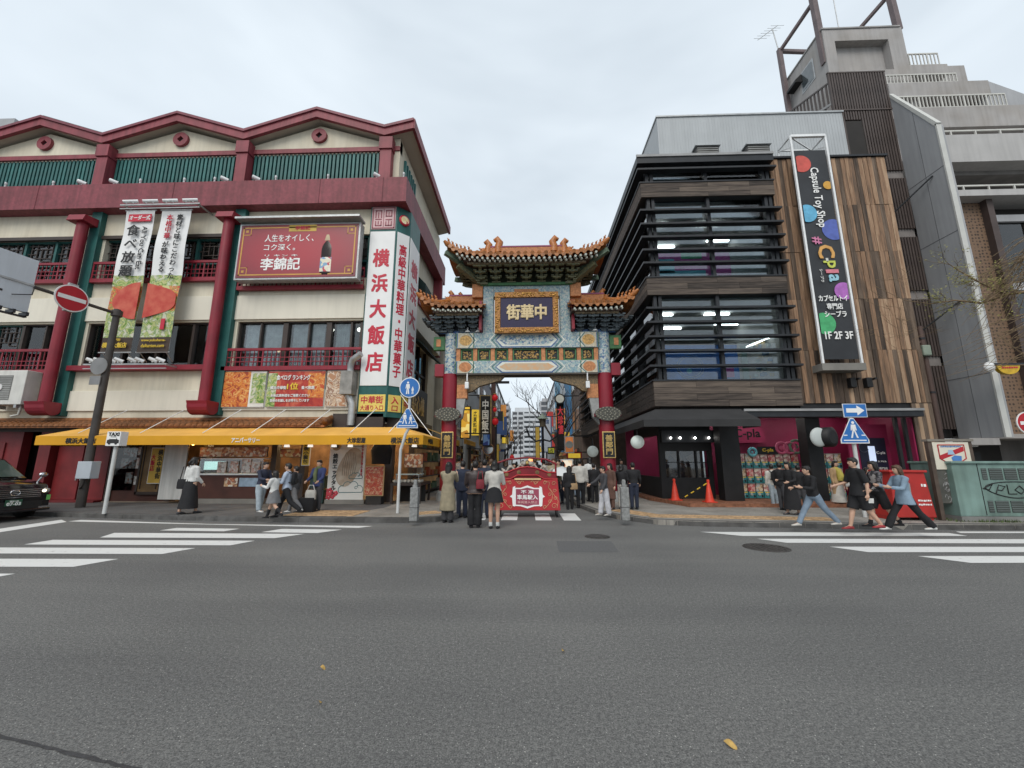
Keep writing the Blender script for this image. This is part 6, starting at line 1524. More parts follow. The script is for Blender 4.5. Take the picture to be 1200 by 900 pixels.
# steel frames and aerial on the roof
FRM = M('frame_brown', (.15, .115, .115), .6, .15, 2)
def frame(label, bars):
    t = T('steel_gantry', label, 'steel frame', P(*bars[0][0], bars[0][2]), 'steel frames on the roof')
    for a, c, Y, *w_ in bars:
        Y2 = w_[1] if len(w_) > 1 else Y
        MB().bar(P(*a, Y), P(*c, Y2), w_[0] if w_ else .22).obj('beam', FRM, t)
frame('brown steel roof frame with a diagonal strut on the left', [((925, 133), (913, 58), 21, .22), ((967, 75), (945, -40), 18.4, .26), ((913, 60), (946, 61), 21, .18), ((914, 60), (960, -8), 21, .16, 18.6)])
frame('brown steel roof post with a diagonal strut on the right', [((1053, 36), (1034, -40), 18.6, .26), ((1007, 34), (1048, -13), 20, .16, 18.6)])
an = T('roof_aerial', 'thin television aerial at the left of the grey roof house', 'aerial', P(912, 60, 21)); ab = MB().tube([P(912, 58, 21), P(905, 34, 21)], .03, 5); ab.tube([P(888, 47, 21), P(911, 30, 21)], .02, 5)
for k in range(6): p = P(891 + k * 4, 45 - k * 3, 21); ab.tube([p + Vector((-.25, .2, .25)), p + Vector((.25, -.2, -.25))], .012, 4)
ab.obj('aerial', STEEL, an)
an = T('roof_mast', 'thin bare mast rising from the grey roof house', 'mast', P(983, 33, 19)); MB().tube([P(983, 34, 19), P(975, -10, 19)], .025, 5).obj('pole', STEEL, an)
bl = T('grey_tower_block', 'distant grey block peeping over the left roof edge', 'building', (-60, 60, 0))
a, c = P(-30, 140, 40), P(12, 160, 40); MB().box(a.x - 6, c.x, 40, 50, 0, a.z).obj('wall', CONC2, bl); a, c = P(15, 146, 44), P(24, 160, 44); MB().box(a.x, c.x + .5, 44, 50, 0, a.z).obj('stair_head', CONC2, bl)
MB().box(c.x - 7, c.x - 5, 39.98, 40.02, a.z - 6, a.z - 5).obj('window', DARK, bl)
# ------------------------------------------------------------------ the lane behind the gate
def lane_building(name_, label, x0, x1, y0, y1, h, wallm, side, rows, cols_, winm=None, sill=3.2):
    t = T('lane_building', label, 'building', ((x0 + x1) / 2, y0, 0), 'buildings along the lane')
    MB().box(x0, x1, y0, y1, 0, h).obj('wall', wallm, t); xf = x1 if side < 0 else x0; s = 1 if side < 0 else -1
    MB().box(x0 - .1, x1 + .1, y0 - .1, y1 + .1, h, h + .2).obj('roof', M('roof_grey', (.2, .2, .2), .8), t)
    for r_ in range(rows):
        for c in range(cols_):
            ya = y0 + (y1 - y0) * (c + .2) / cols_; yb = y0 + (y1 - y0) * (c + .8) / cols_; za = sill + (h - sill) * (r_ + .25) / rows; zb = sill + (h - sill) * (r_ + .75) / rows
            w_ = MB().box(xf - .02, xf + s * .05, ya, yb, za, zb).obj('window', winm or M('lane_window', (.06, .07, .08), .15), t)
            MB().box(xf, xf + s * .12, ya - .1, yb + .1, za - .12, za).obj('sill', WTRIM, w_)
    return t
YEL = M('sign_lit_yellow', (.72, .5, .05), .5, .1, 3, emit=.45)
lane_building('a', 'cream lane building with big yellow signs behind the left gate column', -12, -4.9, 23.2, 31, 9.2, M('lane_cream', (.5, .46, .38), .8, .1, 1, streak=.2), -1, 2, 3)
lane_building('b', 'white lane building with brown timber posts on the left', -12, -4.7, 31.2, 41, 14.5, M('lane_white', (.5, .5, .48), .8, .1, 1, streak=.2), -1, 3, 3)
lane_building('c', 'tall pale lane building further on the left', -12, -4.5, 41.2, 56, 16.5, M('lane_pink', (.42, .36, .34), .8, .1, 1, streak=.2), -1, 4, 4)
lane_building('d', 'grey lane building far along the left side', -12, -4.4, 56.5, 85, 13, CONC, -1, 4, 5)
lane_building('e', 'brown tiled lane building beyond the louvred shop', 4.6, 12, 34.3, 41, 15.5, M('lane_brown', (.2, .15, .125), .7, .15, 2), 1, 3, 2)
muralb = lane_building('f', 'lane building painted with a blue sky and mountain mural', 4.4, 12, 41.2, 62, 17.5, M('mural_blue', (.035, .16, .42), .6, .2, .25, col2=(.09, .3, .5)), 1, 0, 0)
MB().prism([(44, 15.0), (50, 9.2), (54, 11.4), (56, 9.5), (61, 9.2), (61, 17), (44, 17.2)], 4.36, 4.4, 'x').obj('mural_sky', M('mural_sky', (.14, .42, .6), .6, .15, .4), muralb)
MB().prism([(44.5, 9.0), (52, 9.0), (49.5, 12.6)], 4.33, 4.36, 'x').obj('mural_peak', M('mural_white', (.6, .66, .7), .6, .1, .4), muralb)
lane_building('g', 'grey lane building far along the right side', 4.6, 12, 62.5, 90, 14, CONC2, 1, 4, 5)
def tower(label, x0, x1, y, h, nf, nc, mat):
    t = T('apartment_tower', label, 'building', ((x0 + x1) / 2, y, 0), 'apartment towers at the end of the lane')
    MB().box(x0, x1, y, y + 14, 0, h).obj('wall', mat, t); MB().box(x0 + 1, x1 - 3, y + 2, y + 9, h, h + 1.6).obj('roof_house', mat, t)
    fw = (x1 - x0) / nc
    for i in range(2, nf):
        z = h * i / nf
        for c in range(nc):
            b = MB().box(x0 + fw * (c + .12), x0 + fw * (c + .88), y - .05, y + .02, z + .5, z + h / nf - .3).obj('window', M('far_window', (.08, .085, .095), .3), t)
            if c >= nc // 2: MB().box(x0 + fw * (c + .03), x0 + fw * (c + .97), y - 1.3, y - .05, z - .1, z + .85).obj('balcony', mat, t)
    return t
FARW = M('far_white', (.5, .52, .54), .8, .04, .3); FARG = M('far_grey', (.36, .36, .37), .8, .06, .3)
def fz(py, Y): return P(617, py, Y).z
a, c = P(600, 482, 150), P(634, 482, 150)
tower('white balconied apartment tower closing the lane', a.x, c.x, 150, a.z, 11, 5, FARW)
a, c = P(580, 473, 115), P(596.5, 473, 115)
tower('grey balconied apartment tower left of the white one', a.x - 2, c.x, 115, a.z, 10, 4, FARG)
a, c = P(633, 470, 190), P(660, 470, 190); tower('pale apartment tower hidden behind the bare tree', a.x, c.x + 5, 190, a.z, 12, 4, FARG)
a, c = P(590, 500, 175), P(603, 500, 175); tower('slim white apartment tower between the two larger ones', a.x, c.x, 175, a.z, 10, 3, FARW)
# hanging shop signs in the lane
def hang_sign(px0, py0, px1, py1, Y, label, mat, words, frame=None, vert=True, col=None, emit=0):
    a, c = P(px0, py0, Y), P(px1, py1, Y); t = T('shop_sign', label, 'sign', ((a.x + c.x) / 2, Y, c.z), 'shop signs in the lane')
    MB().box(a.x, c.x, Y, Y + .25, c.z, a.z).obj('box', frame or BLKP, t); w_, h_ = c.x - a.x, a.z - c.z
    f = MB().box(a.x + w_ * .1, c.x - w_ * .1, Y - .02, Y, c.z + .06, a.z - .06).obj('face', mat, t)
    MB().bar(((a.x + c.x) / 2, Y + .12, a.z), ((a.x + c.x) / 2 + (-1.2 if a.x < 0 else 1.2), Y + .12, a.z + .02), .06).obj('bracket', BLKP, t)
    for body, u, v, ww, hh, m_ in words:
        vt = vert and len(body) > 1
        txt(body, (a.x + w_ * u, Y - .03, c.z + h_ * v), w_ * ww, h_ * hh, m_, f, bold=.02, vert=vt)
    return t
GOLDF = M('sign_gold_frame', (.35, .25, .1), .5, .2, 6)
hang_sign(562, 463, 575.5, 522, 24, 'tall black sign with white characters in a gold frame', BLKP, [('中国飯店', .5, .5, .55, .8, INKW)], GOLDF)
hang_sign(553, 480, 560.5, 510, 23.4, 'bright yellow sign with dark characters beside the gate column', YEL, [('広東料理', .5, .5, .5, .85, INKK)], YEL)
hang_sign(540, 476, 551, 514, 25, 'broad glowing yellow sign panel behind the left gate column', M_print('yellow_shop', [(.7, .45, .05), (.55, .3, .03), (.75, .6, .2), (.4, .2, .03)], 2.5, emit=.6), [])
hang_sign(565.5, 508, 574.5, 523, 22, 'small blue poster sign under the tall black sign', M_print('blue_poster', [(.05, .15, .5), (.2, .35, .65), (.03, .06, .3)], 4), [])
hang_sign(652, 464, 662, 528, 25, 'tall black sign with red characters and a round crest', BLKP, [('大珍樓', .5, .55, .75, .5, M('sign_red', (.5, .04, .05), .5, emit=.3))], BLKP)
p = P(656, 467.5, 24.8); t = T('round_shop_crest', 'round white crest on top of the tall black sign', 'sign', p); MB().disc((p.x, 24.75, p.z), .33, 20, .1).obj('disc', BLKP, t); MB().disc((p.x, 24.72, p.z), .25, 20, .03).obj('face', GWHITE, t)
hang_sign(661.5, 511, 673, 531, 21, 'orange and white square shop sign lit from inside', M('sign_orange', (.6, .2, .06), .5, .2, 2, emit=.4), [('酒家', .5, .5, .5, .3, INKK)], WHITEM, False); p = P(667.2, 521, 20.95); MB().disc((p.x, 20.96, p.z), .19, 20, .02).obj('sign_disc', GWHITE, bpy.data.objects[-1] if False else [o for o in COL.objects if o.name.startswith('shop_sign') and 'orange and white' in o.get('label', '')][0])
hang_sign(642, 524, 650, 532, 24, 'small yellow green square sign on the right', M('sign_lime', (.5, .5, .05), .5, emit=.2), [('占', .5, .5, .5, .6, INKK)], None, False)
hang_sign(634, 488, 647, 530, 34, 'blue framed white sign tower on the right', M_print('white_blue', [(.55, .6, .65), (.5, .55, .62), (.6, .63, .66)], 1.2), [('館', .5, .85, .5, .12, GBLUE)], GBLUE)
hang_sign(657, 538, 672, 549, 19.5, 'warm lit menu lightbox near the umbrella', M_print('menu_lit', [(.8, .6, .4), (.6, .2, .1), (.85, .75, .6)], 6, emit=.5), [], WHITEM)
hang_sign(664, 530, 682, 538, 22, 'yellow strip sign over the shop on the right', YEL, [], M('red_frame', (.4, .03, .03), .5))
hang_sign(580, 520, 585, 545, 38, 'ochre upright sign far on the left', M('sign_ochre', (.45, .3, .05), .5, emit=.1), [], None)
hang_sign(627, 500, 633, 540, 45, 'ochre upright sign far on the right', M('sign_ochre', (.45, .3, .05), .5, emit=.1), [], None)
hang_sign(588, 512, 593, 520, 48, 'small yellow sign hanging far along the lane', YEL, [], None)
for i, (px, py, Y) in enumerate(((580, 466, 26), (580.5, 494, 26), (580, 480, 26), (622, 541, 30), (600, 536, 40), (636, 540, 40))):
    p = P(px, py, Y); t = T('red_lantern', ['upper red lantern on the brown post', 'lower red lantern on the brown post', 'middle red lantern on the brown post', 'glowing lantern over the crowd behind the cart', 'small red lantern far along the left', 'small red lantern far along the right'][i], 'lantern', p, 'red lanterns in the lane')
    r_ = (.19, .2, .13)[i] if i < 3 else .22; MB().ball(p, r_, r_, r_ * 1.15, 14, 9).obj('shade', M('lantern_red', (.5, .015, .02), .5, emit=.25) if i != 3 else M_emit('lantern_or', (.9, .35, .12), 1.2), t); MB().tube([p + Vector((0, 0, -r_ * 1.1)), p + Vector((0, 0, -r_ * 1.7))], .05, 6).obj('tassel', GOLD, t); MB().lathe([(.12, 0), (.12, .06)], p + Vector((0, 0, r_ * 1.12)), 10).obj('cap', GOLD, t)
t = T('brown_post', 'tall brown timber post carrying red lanterns', 'post', P(577.5, 560, 26)); a, c = P(575.6, 450, 26), P(579.6, 580, 26); MB().box(a.x, c.x, 26, 26.25, .1, 8.2).obj('post', M('post_brown', (.09, .045, .035), .6, .2, 2), t); MB().box(a.x - .1, c.x + .9, 26.05, 26.2, 6.6, 6.75).obj('arm', BLKP, t)
t = T('traffic_mirror', 'round traffic mirror below the blue poster sign', 'mirror', P(572, 526, 23)); p = P(572, 526, 23); MB().disc((p.x, 22.95, p.z), .33, 20, .08).obj('rim', M('mirror_rim', (.4, .2, .08), .5), t); MB().disc((p.x, 22.93, p.z), .28, 20, .02).obj('mirror', M('mirror_glass', (.35, .36, .36), .1, metal=.9), t); MB().bar((p.x, 23.05, p.z), (p.x - 1.2, 23.05, p.z), .05).obj('arm', BLKP, t)
for i, (y0, y1, z, label) in enumerate(((18, 22, 2.7, 'yellow shop awning just behind the left gate column'), (23.5, 29, 2.9, 'orange yellow shop awning further along the left'), (32, 38, 2.9, 'brown shop awning far along the left'))):
    t = T('lane_awning', label, 'awning', (-4, y0, z), 'awnings along the lane'); m_ = [AWN, AWN, M('awning_brown', (.2, .12, .07), .7)][i]
    MB().add([(-4.9, y0, z + .5), (-4.9, y1, z + .5), (-3.6, y1, z), (-3.6, y0, z)], [(0, 1, 2, 3)]).obj('canopy', m_, t); MB().add([(-3.6, y0, z), (-3.6, y1, z), (-3.6, y1, z - .3), (-3.6, y0, z - .3)], [(0, 1, 2, 3)]).obj('valance', VAL if i < 2 else m_, t); MB().tube([(-3.62, y0, z), (-3.62, y1, z)], .02, 5).obj('frame_tube', STEEL, t)
# dark name board on the side of the restaurant facing the lane
nb_ = T('dark_side_sign', 'dark side sign with gold characters above the awning corner', 'sign', (-4.7, 16.3, 3.4)); MB().box(-4.86, -4.7, 16.0, 19.0, 3.35, 4.75).obj('board', M('board_dark', (.025, .024, .024), .5), nb_); txt('點心樓', (-4.69, 17.4, 4.0), 2.0, .8, GOLD, nb_, bold=.02, rz=PI / 2)

for i, (x, y0, y1) in enumerate(((-4.88, 17, 22.5), (-4.85, 24, 30), (4.58, 36, 40), (-4.65, 33, 40), (4.37, 43, 55), (-4.45, 43, 55))):
    t = T('shop_display', ['warm lit shop window behind the left gate column', 'warm lit shop window under the orange yellow awning', 'warm lit shop window below the brown tiled building', 'warm lit shop window under the brown awning', 'warm lit shop window below the mural', 'warm lit shop window below the tall pale building'][i], 'display', (x, y0, .2), 'lit shop windows along the lane')
    s = 1 if x < 0 else -1; MB().box(x, x + s * .06, y0, y1, .3, 2.6).obj('backing', M('shop_glow', (.4, .24, .11), .7, .3, 2, emit=.12), t); rq = random.Random(i)
    for y in (y0 - .1, y1): MB().box(x, x + s * .2, y, y + .1, .2, 2.7).obj('jamb', BROWNF, t)
    for z in (.3, .95, 1.6, 2.2):
        MB().box(x, x + s * .3, y0, y1, z - .05, z).obj('shelf', BROWNF, t)
        for k in range(7): y = y0 + (y1 - y0) * (k + .5 + rq.uniform(-.2, .2)) / 7; h = rq.uniform(.15, .45); MB().box(x + s * .06, x + s * .25, y - rq.uniform(.1, .3), y + rq.uniform(.1, .3), z, z + h).obj('goods', [M('goods_%d' % q, c, .6, .2, 6) for q, c in enumerate(((.5, .12, .05), (.55, .4, .15), (.5, .48, .42), (.15, .08, .05), (.4, .25, .1), (.12, .2, .12)))][rq.randrange(6)], t)
# street lamp with lantern heads
lp = T('lantern_street_lamp', 'street lamp with a green roofed lantern and curled dark arms', 'street lamp', P(636, 575, 24)); q = P(636, 500, 24); LG = M('lamp_green', (.06, .12, .1), .5)
MB().tube([(q.x, 24, .1), (q.x, 24, q.z)], [.09, .06], 10).obj('post', BLK2, lp); MB().lathe([(.16, 0), (.2, .45)], (q.x, 24, q.z), 6).obj('lantern_glass', M('lamp_pane', (.2, .17, .12), .3), lp); MB().lathe([(.36, .45), (.1, .68), (.03, .8)], (q.x, 24, q.z), 6).obj('lantern_roof', LG, lp)
for s in (-1, 1):
    pts = [(q.x + s * .55 * (1 - math.cos(a)) , 24, q.z - .7 + .55 * math.sin(a) * s * (1 if s > 0 else -1) - .25 * math.sin(a)) for a in [k * PI / 8 for k in range(9)]]; MB().tube([(q.x, 24, q.z - .75), (q.x + s * .4, 24, q.z - .85), (q.x + s * .8, 24, q.z - .55), (q.x + s * .95, 24, q.z - .1)], .05, 8).obj('curled_arm', BLK2, lp)
# bare tree
def bare_tree(name, label, base, h, seed, spread, trunk_r, levels=5, leafm=None, leafn=0, lean=(0, 0), cat='tree', grp=None, bark=None):
    rr = random.Random(seed); t = T(name, label, cat, base, grp); bark = bark or M('bark', (.07, .055, .045), .85, .3, 10); trunk = MB(); twigs = MB(); tips = []
    def grow(p, d, L, r_, lev):
        pts = [p]; q = p; dd = d.normalized(); nseg = 4
        for k in range(nseg):
            dd = (dd + Vector((rr.uniform(-1, 1), rr.uniform(-1, 1), rr.uniform(-.3, .6))) * .16).normalized(); q = q + dd * L / nseg; pts.append(q)
        (trunk if lev == 0 else twigs).tube(pts, [r_ * (1 - .45 * k / nseg) for k in range(nseg + 1)], 7 if lev < 2 else 4, cap=lev < 2)
        if lev >= levels: tips.append(q); return
        for k in range(3 if lev < levels - 1 else 2):
            ax = Vector((rr.uniform(-1, 1), rr.uniform(-1, 1), rr.uniform(-.1, .7))).normalized(); nd = (dd * .75 + ax * spread).normalized(); grow(pts[rr.choice((2, 3, 4))], nd, L * rr.uniform(.6, .82), r_ * .55, lev + 1)
    grow(Vector(base), Vector((lean[0], lean[1], 1)), h * .38, trunk_r, 0)
    trunk.obj('trunk', bark, t); twigs.obj('branches', bark, t)
    if leafn:
        lf = MB()
        for k in range(leafn):
            p = rr.choice(tips) + Vector((rr.gauss(0, .12), rr.gauss(0, .12), rr.gauss(0, .12))); a = Vector((rr.uniform(-1, 1), rr.uniform(-1, 1), rr.uniform(-1, 1))).normalized() * .05; b = a.orthogonal().normalized() * .02; lf.add([p - a, p + b, p + a, p - b], [(0, 1, 2, 3)])
        lf.obj('crown', leafm, t)['kind'] = 'stuff'
    return t
p = P(655, 520, 30); bare_tree('bare_street_tree', 'leafless street tree rising behind the gate beam', (p.x, 30, .1), 9.5, 21, .62, .16, 5)
p = P(590, 550, 55); bare_tree('bare_street_tree', 'dark leafless tree further along the left', (p.x, 55, .1), 10, 5, .6, .16, 4)
p = P(600, 550, 80); bare_tree('bare_street_tree', 'thin leafless tree in front of the white tower', (p.x, 80, .1), 12, 9, .6, .16, 4)
for i, (px, Y, h) in enumerate(((581, 36, 5.5), (595, 62, 6), (626, 60, 7), (641, 44, 6), (610, 90, 7))):
    p = P(px, 550, Y); t = T('lane_lamp_pole', ['dark lamp pole by the left shops', 'thin dark pole further left', 'tall pale pole on the right of the lane', 'dark pole beside the blue framed sign', 'thin pole in front of the white tower'][i], 'pole', (p.x, Y, 0), 'poles along the lane'); MB().tube([(p.x, Y, .1), (p.x, Y, h)], .08, 8).obj('pole', BLK2 if i != 2 else STEEL, t); MB().box(p.x - .15, p.x + .15, Y - .15, Y + .15, h, h + .4).obj('lamp_head', STEEL, t)
rr = random.Random(31); cnt = {-1: 0, 1: 0}
for k, Y in enumerate(sorted(rr.uniform(40, 95) for _ in range(26))):
    s = rr.choice((-1, 1)); cnt[s] += 1; z = rr.uniform(2.6, 6.5); x = s * rr.uniform(2.6, 4.2); w_, h_ = rr.uniform(.3, .6), rr.uniform(.5, 2.4)
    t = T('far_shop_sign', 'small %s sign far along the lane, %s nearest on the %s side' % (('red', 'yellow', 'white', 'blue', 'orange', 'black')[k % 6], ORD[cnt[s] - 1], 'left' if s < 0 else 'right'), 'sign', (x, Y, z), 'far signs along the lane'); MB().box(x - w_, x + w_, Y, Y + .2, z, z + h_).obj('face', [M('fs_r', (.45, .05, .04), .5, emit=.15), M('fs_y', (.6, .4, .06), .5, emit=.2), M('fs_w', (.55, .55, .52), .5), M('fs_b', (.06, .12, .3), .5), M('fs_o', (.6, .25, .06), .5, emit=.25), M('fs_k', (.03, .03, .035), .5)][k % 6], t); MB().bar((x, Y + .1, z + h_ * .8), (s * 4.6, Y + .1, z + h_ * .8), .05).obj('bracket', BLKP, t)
# ------------------------------------------------------------------ street furniture
SBLUE = M('sign_blue', (.02, .14, .42), .45, .06, 3); SRED = M('sign_red_face', (.42, .015, .025), .45, .06, 3); POLEW = M('pole_white', (.55, .56, .55), .5, .08, 3, streak=.1)
GREYP = M('pole_brown_grey', (.06, .052, .047), .6, .15, 3, streak=.15)
def marks(x0, x1, z, y, mat, parent, h=.04):      # a line of print too worn to read
    m = MB(); rr_ = random.Random(int(z * 100)); x = x0
    while x < x1: w_ = rr_.uniform(.4, .9) * h; m.box(x, x + w_, y, y + .004, z - h * rr_.uniform(.3, .5), z + h * rr_.uniform(.3, .5)); x += w_ + h * .3
    m.obj('worn_print', mat, parent)['kind'] = 'stuff'
def stick_man(x, y, z, h, mat, parent, s=1, walk=False, local=False):
    m = MB(); m.disc((x, y, z + h * .92), h * .085, 12, .006)
    m.prism([(x - .13 * h, z + .8 * h), (x + .13 * h, z + .8 * h), (x + .17 * h, z + .45 * h), (x + .11 * h, z + .45 * h), (x + .08 * h, z + .7 * h), (x + .08 * h, z + .42 * h), (x - .08 * h, z + .42 * h), (x - .08 * h, z + .7 * h), (x - .12 * h, z + .45 * h), (x - .18 * h, z + .45 * h)], y, y + .006)
    k = .12 if walk else .03
    for sg in (-1, 1): m.prism([(x + sg * .01 * h, z + .42 * h), (x + sg * .085 * h, z + .43 * h), (x + sg * (k + .1) * h, z), (x + sg * k * h, z)], y + .001, y + .006)
    return m.obj('pictogram', mat, parent, local=local)
def house_sign(x, y, z, w, t, person):      # blue pedestrian crossing sign, triangle with cut corners
    h = w * .92
    def pl(k): return [(x - k * w * .5, z - k * h * .5), (x + k * w * .5, z - k * h * .5), (x + k * w * .5, z - k * h * .36), (x + k * w * .06, z + k * h * .5), (x - k * w * .06, z + k * h * .5), (x - k * w * .5, z - k * h * .36)]
    f = MB().prism(pl(1), y, y + .02).obj('crossing_sign', WHITE, t); MB().prism(pl(.93), y - .004, y).obj('sign_face', SBLUE, f)
    MB().box(x - w * .4, x + w * .4, y - .008, y - .004, z - h * .40, z - h * .36).obj('sign_bar', WHITE, f)
    for s in (-1, 1): MB().box(x + s * w * .38, x + s * w * .25, y - .008, y - .004, z - h * .20, z - h * .16).obj('sign_bar', WHITE, f)
    person(f)
# left sign post with kinked pole
p = Vector((-3.75, 12.15, ZS)); t = T('pedestrian_sign_post', 'white kinked sign post with round and triangular blue pedestrian signs on the left corner', 'sign post', p)
zc = P(480, 454, 12.0).z; zt = P(478, 490, 12.0).z; xs = P(479, 470, 12.0).x
MB().tube([p, (p.x, p.y, 1.95), (p.x + .06, 12.12, 2.12), (xs - .08, 12.1, 2.4), (xs, 12.1, 2.55), (xs, 12.1, zc + .35)], .045, 10).obj('pole', POLEW, t)
d = MB().disc((xs, 12.02, zc), .31, 32, .02).obj('round_sign', WHITE, t); MB().disc((xs, 12.015, zc), .285, 32, .006).obj('sign_face', SBLUE, d)
stick_man(xs - .05, 12.006, zc - .2, .38, WHITE, d); stick_man(xs + .1, 12.006, zc - .2, .22, WHITE, d)
house_sign(xs - .02, 12.02, zt, .64, t, lambda f: (stick_man(xs - .1, 12.01, zt - .17, .34, WHITE, f, walk=True), stick_man(xs + .08, 12.01, zt - .17, .27, WHITE, f, walk=True)))
# right sign post
q = G(1012, 606, ZS); y_ = q.y; t = T('one_way_sign_post', 'white sign post with a blue arrow sign above a blue crossing sign on the right', 'sign post', (q.x, y_, ZS))
za, zt = P(998, 481.5, y_).z, P(997, 505, y_).z; xa = P(998.5, 481.5, y_).x; xq = P(997, 505, y_).x
MB().tube([(xq + .03, y_, ZS), (xq + .03, y_, za + .1)], .05, 10).obj('pole', POLEW, t)
f = MB().box(xa - .32, xa + .32, y_ - .1, y_ - .08, za - .19, za + .19).obj('arrow_sign', WHITE, t); MB().box(xa - .305, xa + .305, y_ - .105, y_ - .1, za - .175, za + .175).obj('sign_face', SBLUE, f)
MB().prism([(xa - .24, za - .06), (xa + .05, za - .06), (xa + .05, za - .14), (xa + .25, za), (xa + .05, za + .14), (xa + .05, za + .06), (xa - .24, za + .06)], y_ - .11, y_ - .105).obj('arrow', WHITE, f)
house_sign(xq, y_ - .1, zt, .76, t, lambda f: stick_man(xq, y_ - .112, zt - .2, .46, WHITE, f, walk=True))
# left pole with arm, no entry sign and big panel
p = Vector((-14.55, 13.25, ZS)); t = T('signal_pole', 'dark pole with a no entry disc on its arm at the left', 'pole', p); zt = P(135, 366, 13.25).z
MB().tube([p, (p.x, p.y, zt + .1)], [.13, .10], 12).obj('pole', GREYP, t)
ad = Vector((-.2, -1, 0)).normalized(); top = Vector((p.x, p.y, zt - .05))
MB().tube([top, top + ad * 4.0 + Vector((0, 0, .1))], .055, 8).obj('arm', GREYP, t); MB().tube([top - Vector((0, 0, .1)), top + Vector((0, 0, .1))], .16, 10).obj('clamp', GREYP, t)
def on_arm(u, z): return top + ad * u + Vector((0, 0, z))
nm = Vector((-ad.y, ad.x, 0)); nm = nm if nm.x > 0 else -nm
rz = math.atan2(nm.y, nm.x) + PI / 2
c = on_arm(1.32, .03) + nm * .1; MX = Matrix.Translation(c) @ Matrix.Rotation(rz, 4, 'Z')
d = MB().disc((0, 0, 0), .44, 36, .03).xf(MX).obj('no_entry_disc', WHITE, t); MB().disc((0, -.006, 0), .405, 36, .006).xf(MX).obj('disc_face', SRED, d); MB().box(-.36, .36, -.012, -.005, -.065, .065).xf(MX).obj('disc_bar', WHITE, d)
MB().box(-.12, .12, .03, .12, -.44, .5).xf(MX).obj('disc_bracket', STEEL, t)
for k, (bx, bz, r_) in enumerate(((-.3, 3.9, .3),)):
    e = MB().disc((p.x - .12, p.y - .16, zt - 2.0), .3, 24, .02).xf(Matrix.Translation((0, 0, 0))).obj('sign_back', M('sign_back_grey', (.22, .22, .22), .5), t); MB().box(p.x - .35, p.x + .02, p.y - .16, p.y - .13, zt - 2.65, zt - 2.35).obj('sign_plate_back', M('sign_back_grey', (.22, .22, .22), .5), e)
bxo = MB().box(p.x + .02, p.x + .5, p.y - .35, p.y - .05, 1.05, 1.6).obj('control_box', M('box_grey', (.42, .46, .5), .5, .05), t, bevel=.015); MB().tube([(p.x + .2, p.y - .2, 1.05), (p.x + .15, p.y - .2, .8), (p.x, p.y - .12, .75)], .03, 6).obj('conduit', GREYP, bxo)
t = T('overhead_sign_panel', 'big pale overhead sign panel seen from behind at the left edge', 'sign', on_arm(2.7, 0))
MX = Matrix.Translation(on_arm(3.2, .14) + nm * .12) @ Matrix.Rotation(rz, 4, 'Z')
f = MB().box(-.9, .95, 0, .1, -.95, .72).xf(MX).obj('panel', M('panel_pale', (.52, .56, .6), .45, .05, 1, streak=.1), t, bevel=.01)
MB().box(-.9, .95, -.03, 0, -.12, -.06).xf(MX).obj('seam_rail', STEEL, f); MB().box(.2, .34, -.012, 0, -.5, -.44).xf(MX).obj('maker_mark', INKK, f)
ub = MB(); [ub.box(-.8 + k * .28, -.74 + k * .28, -.1, .25, -1.06, -.95) for k in range(7)]; ub.box(-.9, .95, .0, .12, -1.1, -1.06); ub.xf(MX); ub.obj('lamp_gear', BLK2, t)
MB().tube([MX @ Vector((.95, -.05, -.1)), MX @ Vector((.9, -.12, -.4)), MX @ Vector((.5, -.1, -.55))], .015, 5).obj('cable', BLKP, t)
# taxi rank sign
q = G(122, 602, ZS); t = T('taxi_rank_sign', 'white pole with a small square TAXI sign at the left kerb', 'sign post', (q.x, q.y, ZS)); zt = P(138, 514, q.y).z
MB().tube([(q.x, q.y, ZS), (q.x, q.y, zt - .2)], .05, 10).obj('pole', POLEW, t); sb = MB().box(q.x - .2, q.x + .22, q.y - .14, q.y + .1, zt - .22, zt + .2).obj('sign_box', WHITE, t, bevel=.01)
txt('TAXI', (q.x + .02, q.y - .145, zt + .12), .32, .1, INKK, sb, bold=.03)
MB().prism([(q.x - .16, zt - .14), (q.x - .16, zt - .05), (q.x - .1, zt - .03), (q.x - .06, zt + .05), (q.x + .1, zt + .05), (q.x + .14, zt - .03), (q.x + .2, zt - .05), (q.x + .2, zt - .14)], q.y - .147, q.y - .142).obj('taxi_icon', INKK, sb)
for dx in (-.08, .12): MB().disc((q.x + dx, q.y - .149, zt - .14), .04, 12, .004).obj('icon_wheel', INKK, sb)
MB().box(q.x - .08, q.x + .12, q.y - .15, q.y - .146, zt - .02, zt + .03).obj('icon_window', WHITE, sb)
# bollards
GRAN = M('granite', (.25, .255, .25), .8, .2, 14, .3, 60)
def bollard(c, h, label):
    t = T('stone_bollard', label, 'bollard', c, 'granite bollards at the lane mouth'); x, y, z = c; w_ = .1
    MB().box(x - w_, x + w_, y - w_, y + w_, z, z + h * .78).obj('shaft', GRAN, t, bevel=.012); MB().box(x - w_ * .55, x + w_ * .55, y - w_ * .55, y + w_ * .55, z + h * .78, z + h * .84).obj('neck', GRAN, t); MB().lathe([(w_ * .5, .0), (w_ * .5, .1), (w_ * .35, .13)], (x, y, z + h * .84), 14).obj('head', GRAN, t); MB().box(x - w_ * 1.03, x + w_ * 1.03, y - w_ * 1.03, y + w_ * 1.03, z + h * .3, z + h * .32).obj('groove', M('granite_dark', (.1, .1, .1), .8), t)
q = G(485, 610, ZS); bollard((q.x, q.y, ZS), 1.05, 'grey granite bollard beside the left blue sign post'); q = G(733, 609.5, ZS); bollard((q.x, q.y, ZS), 1.05, 'grey granite bollard in front of the man at the right gate column')
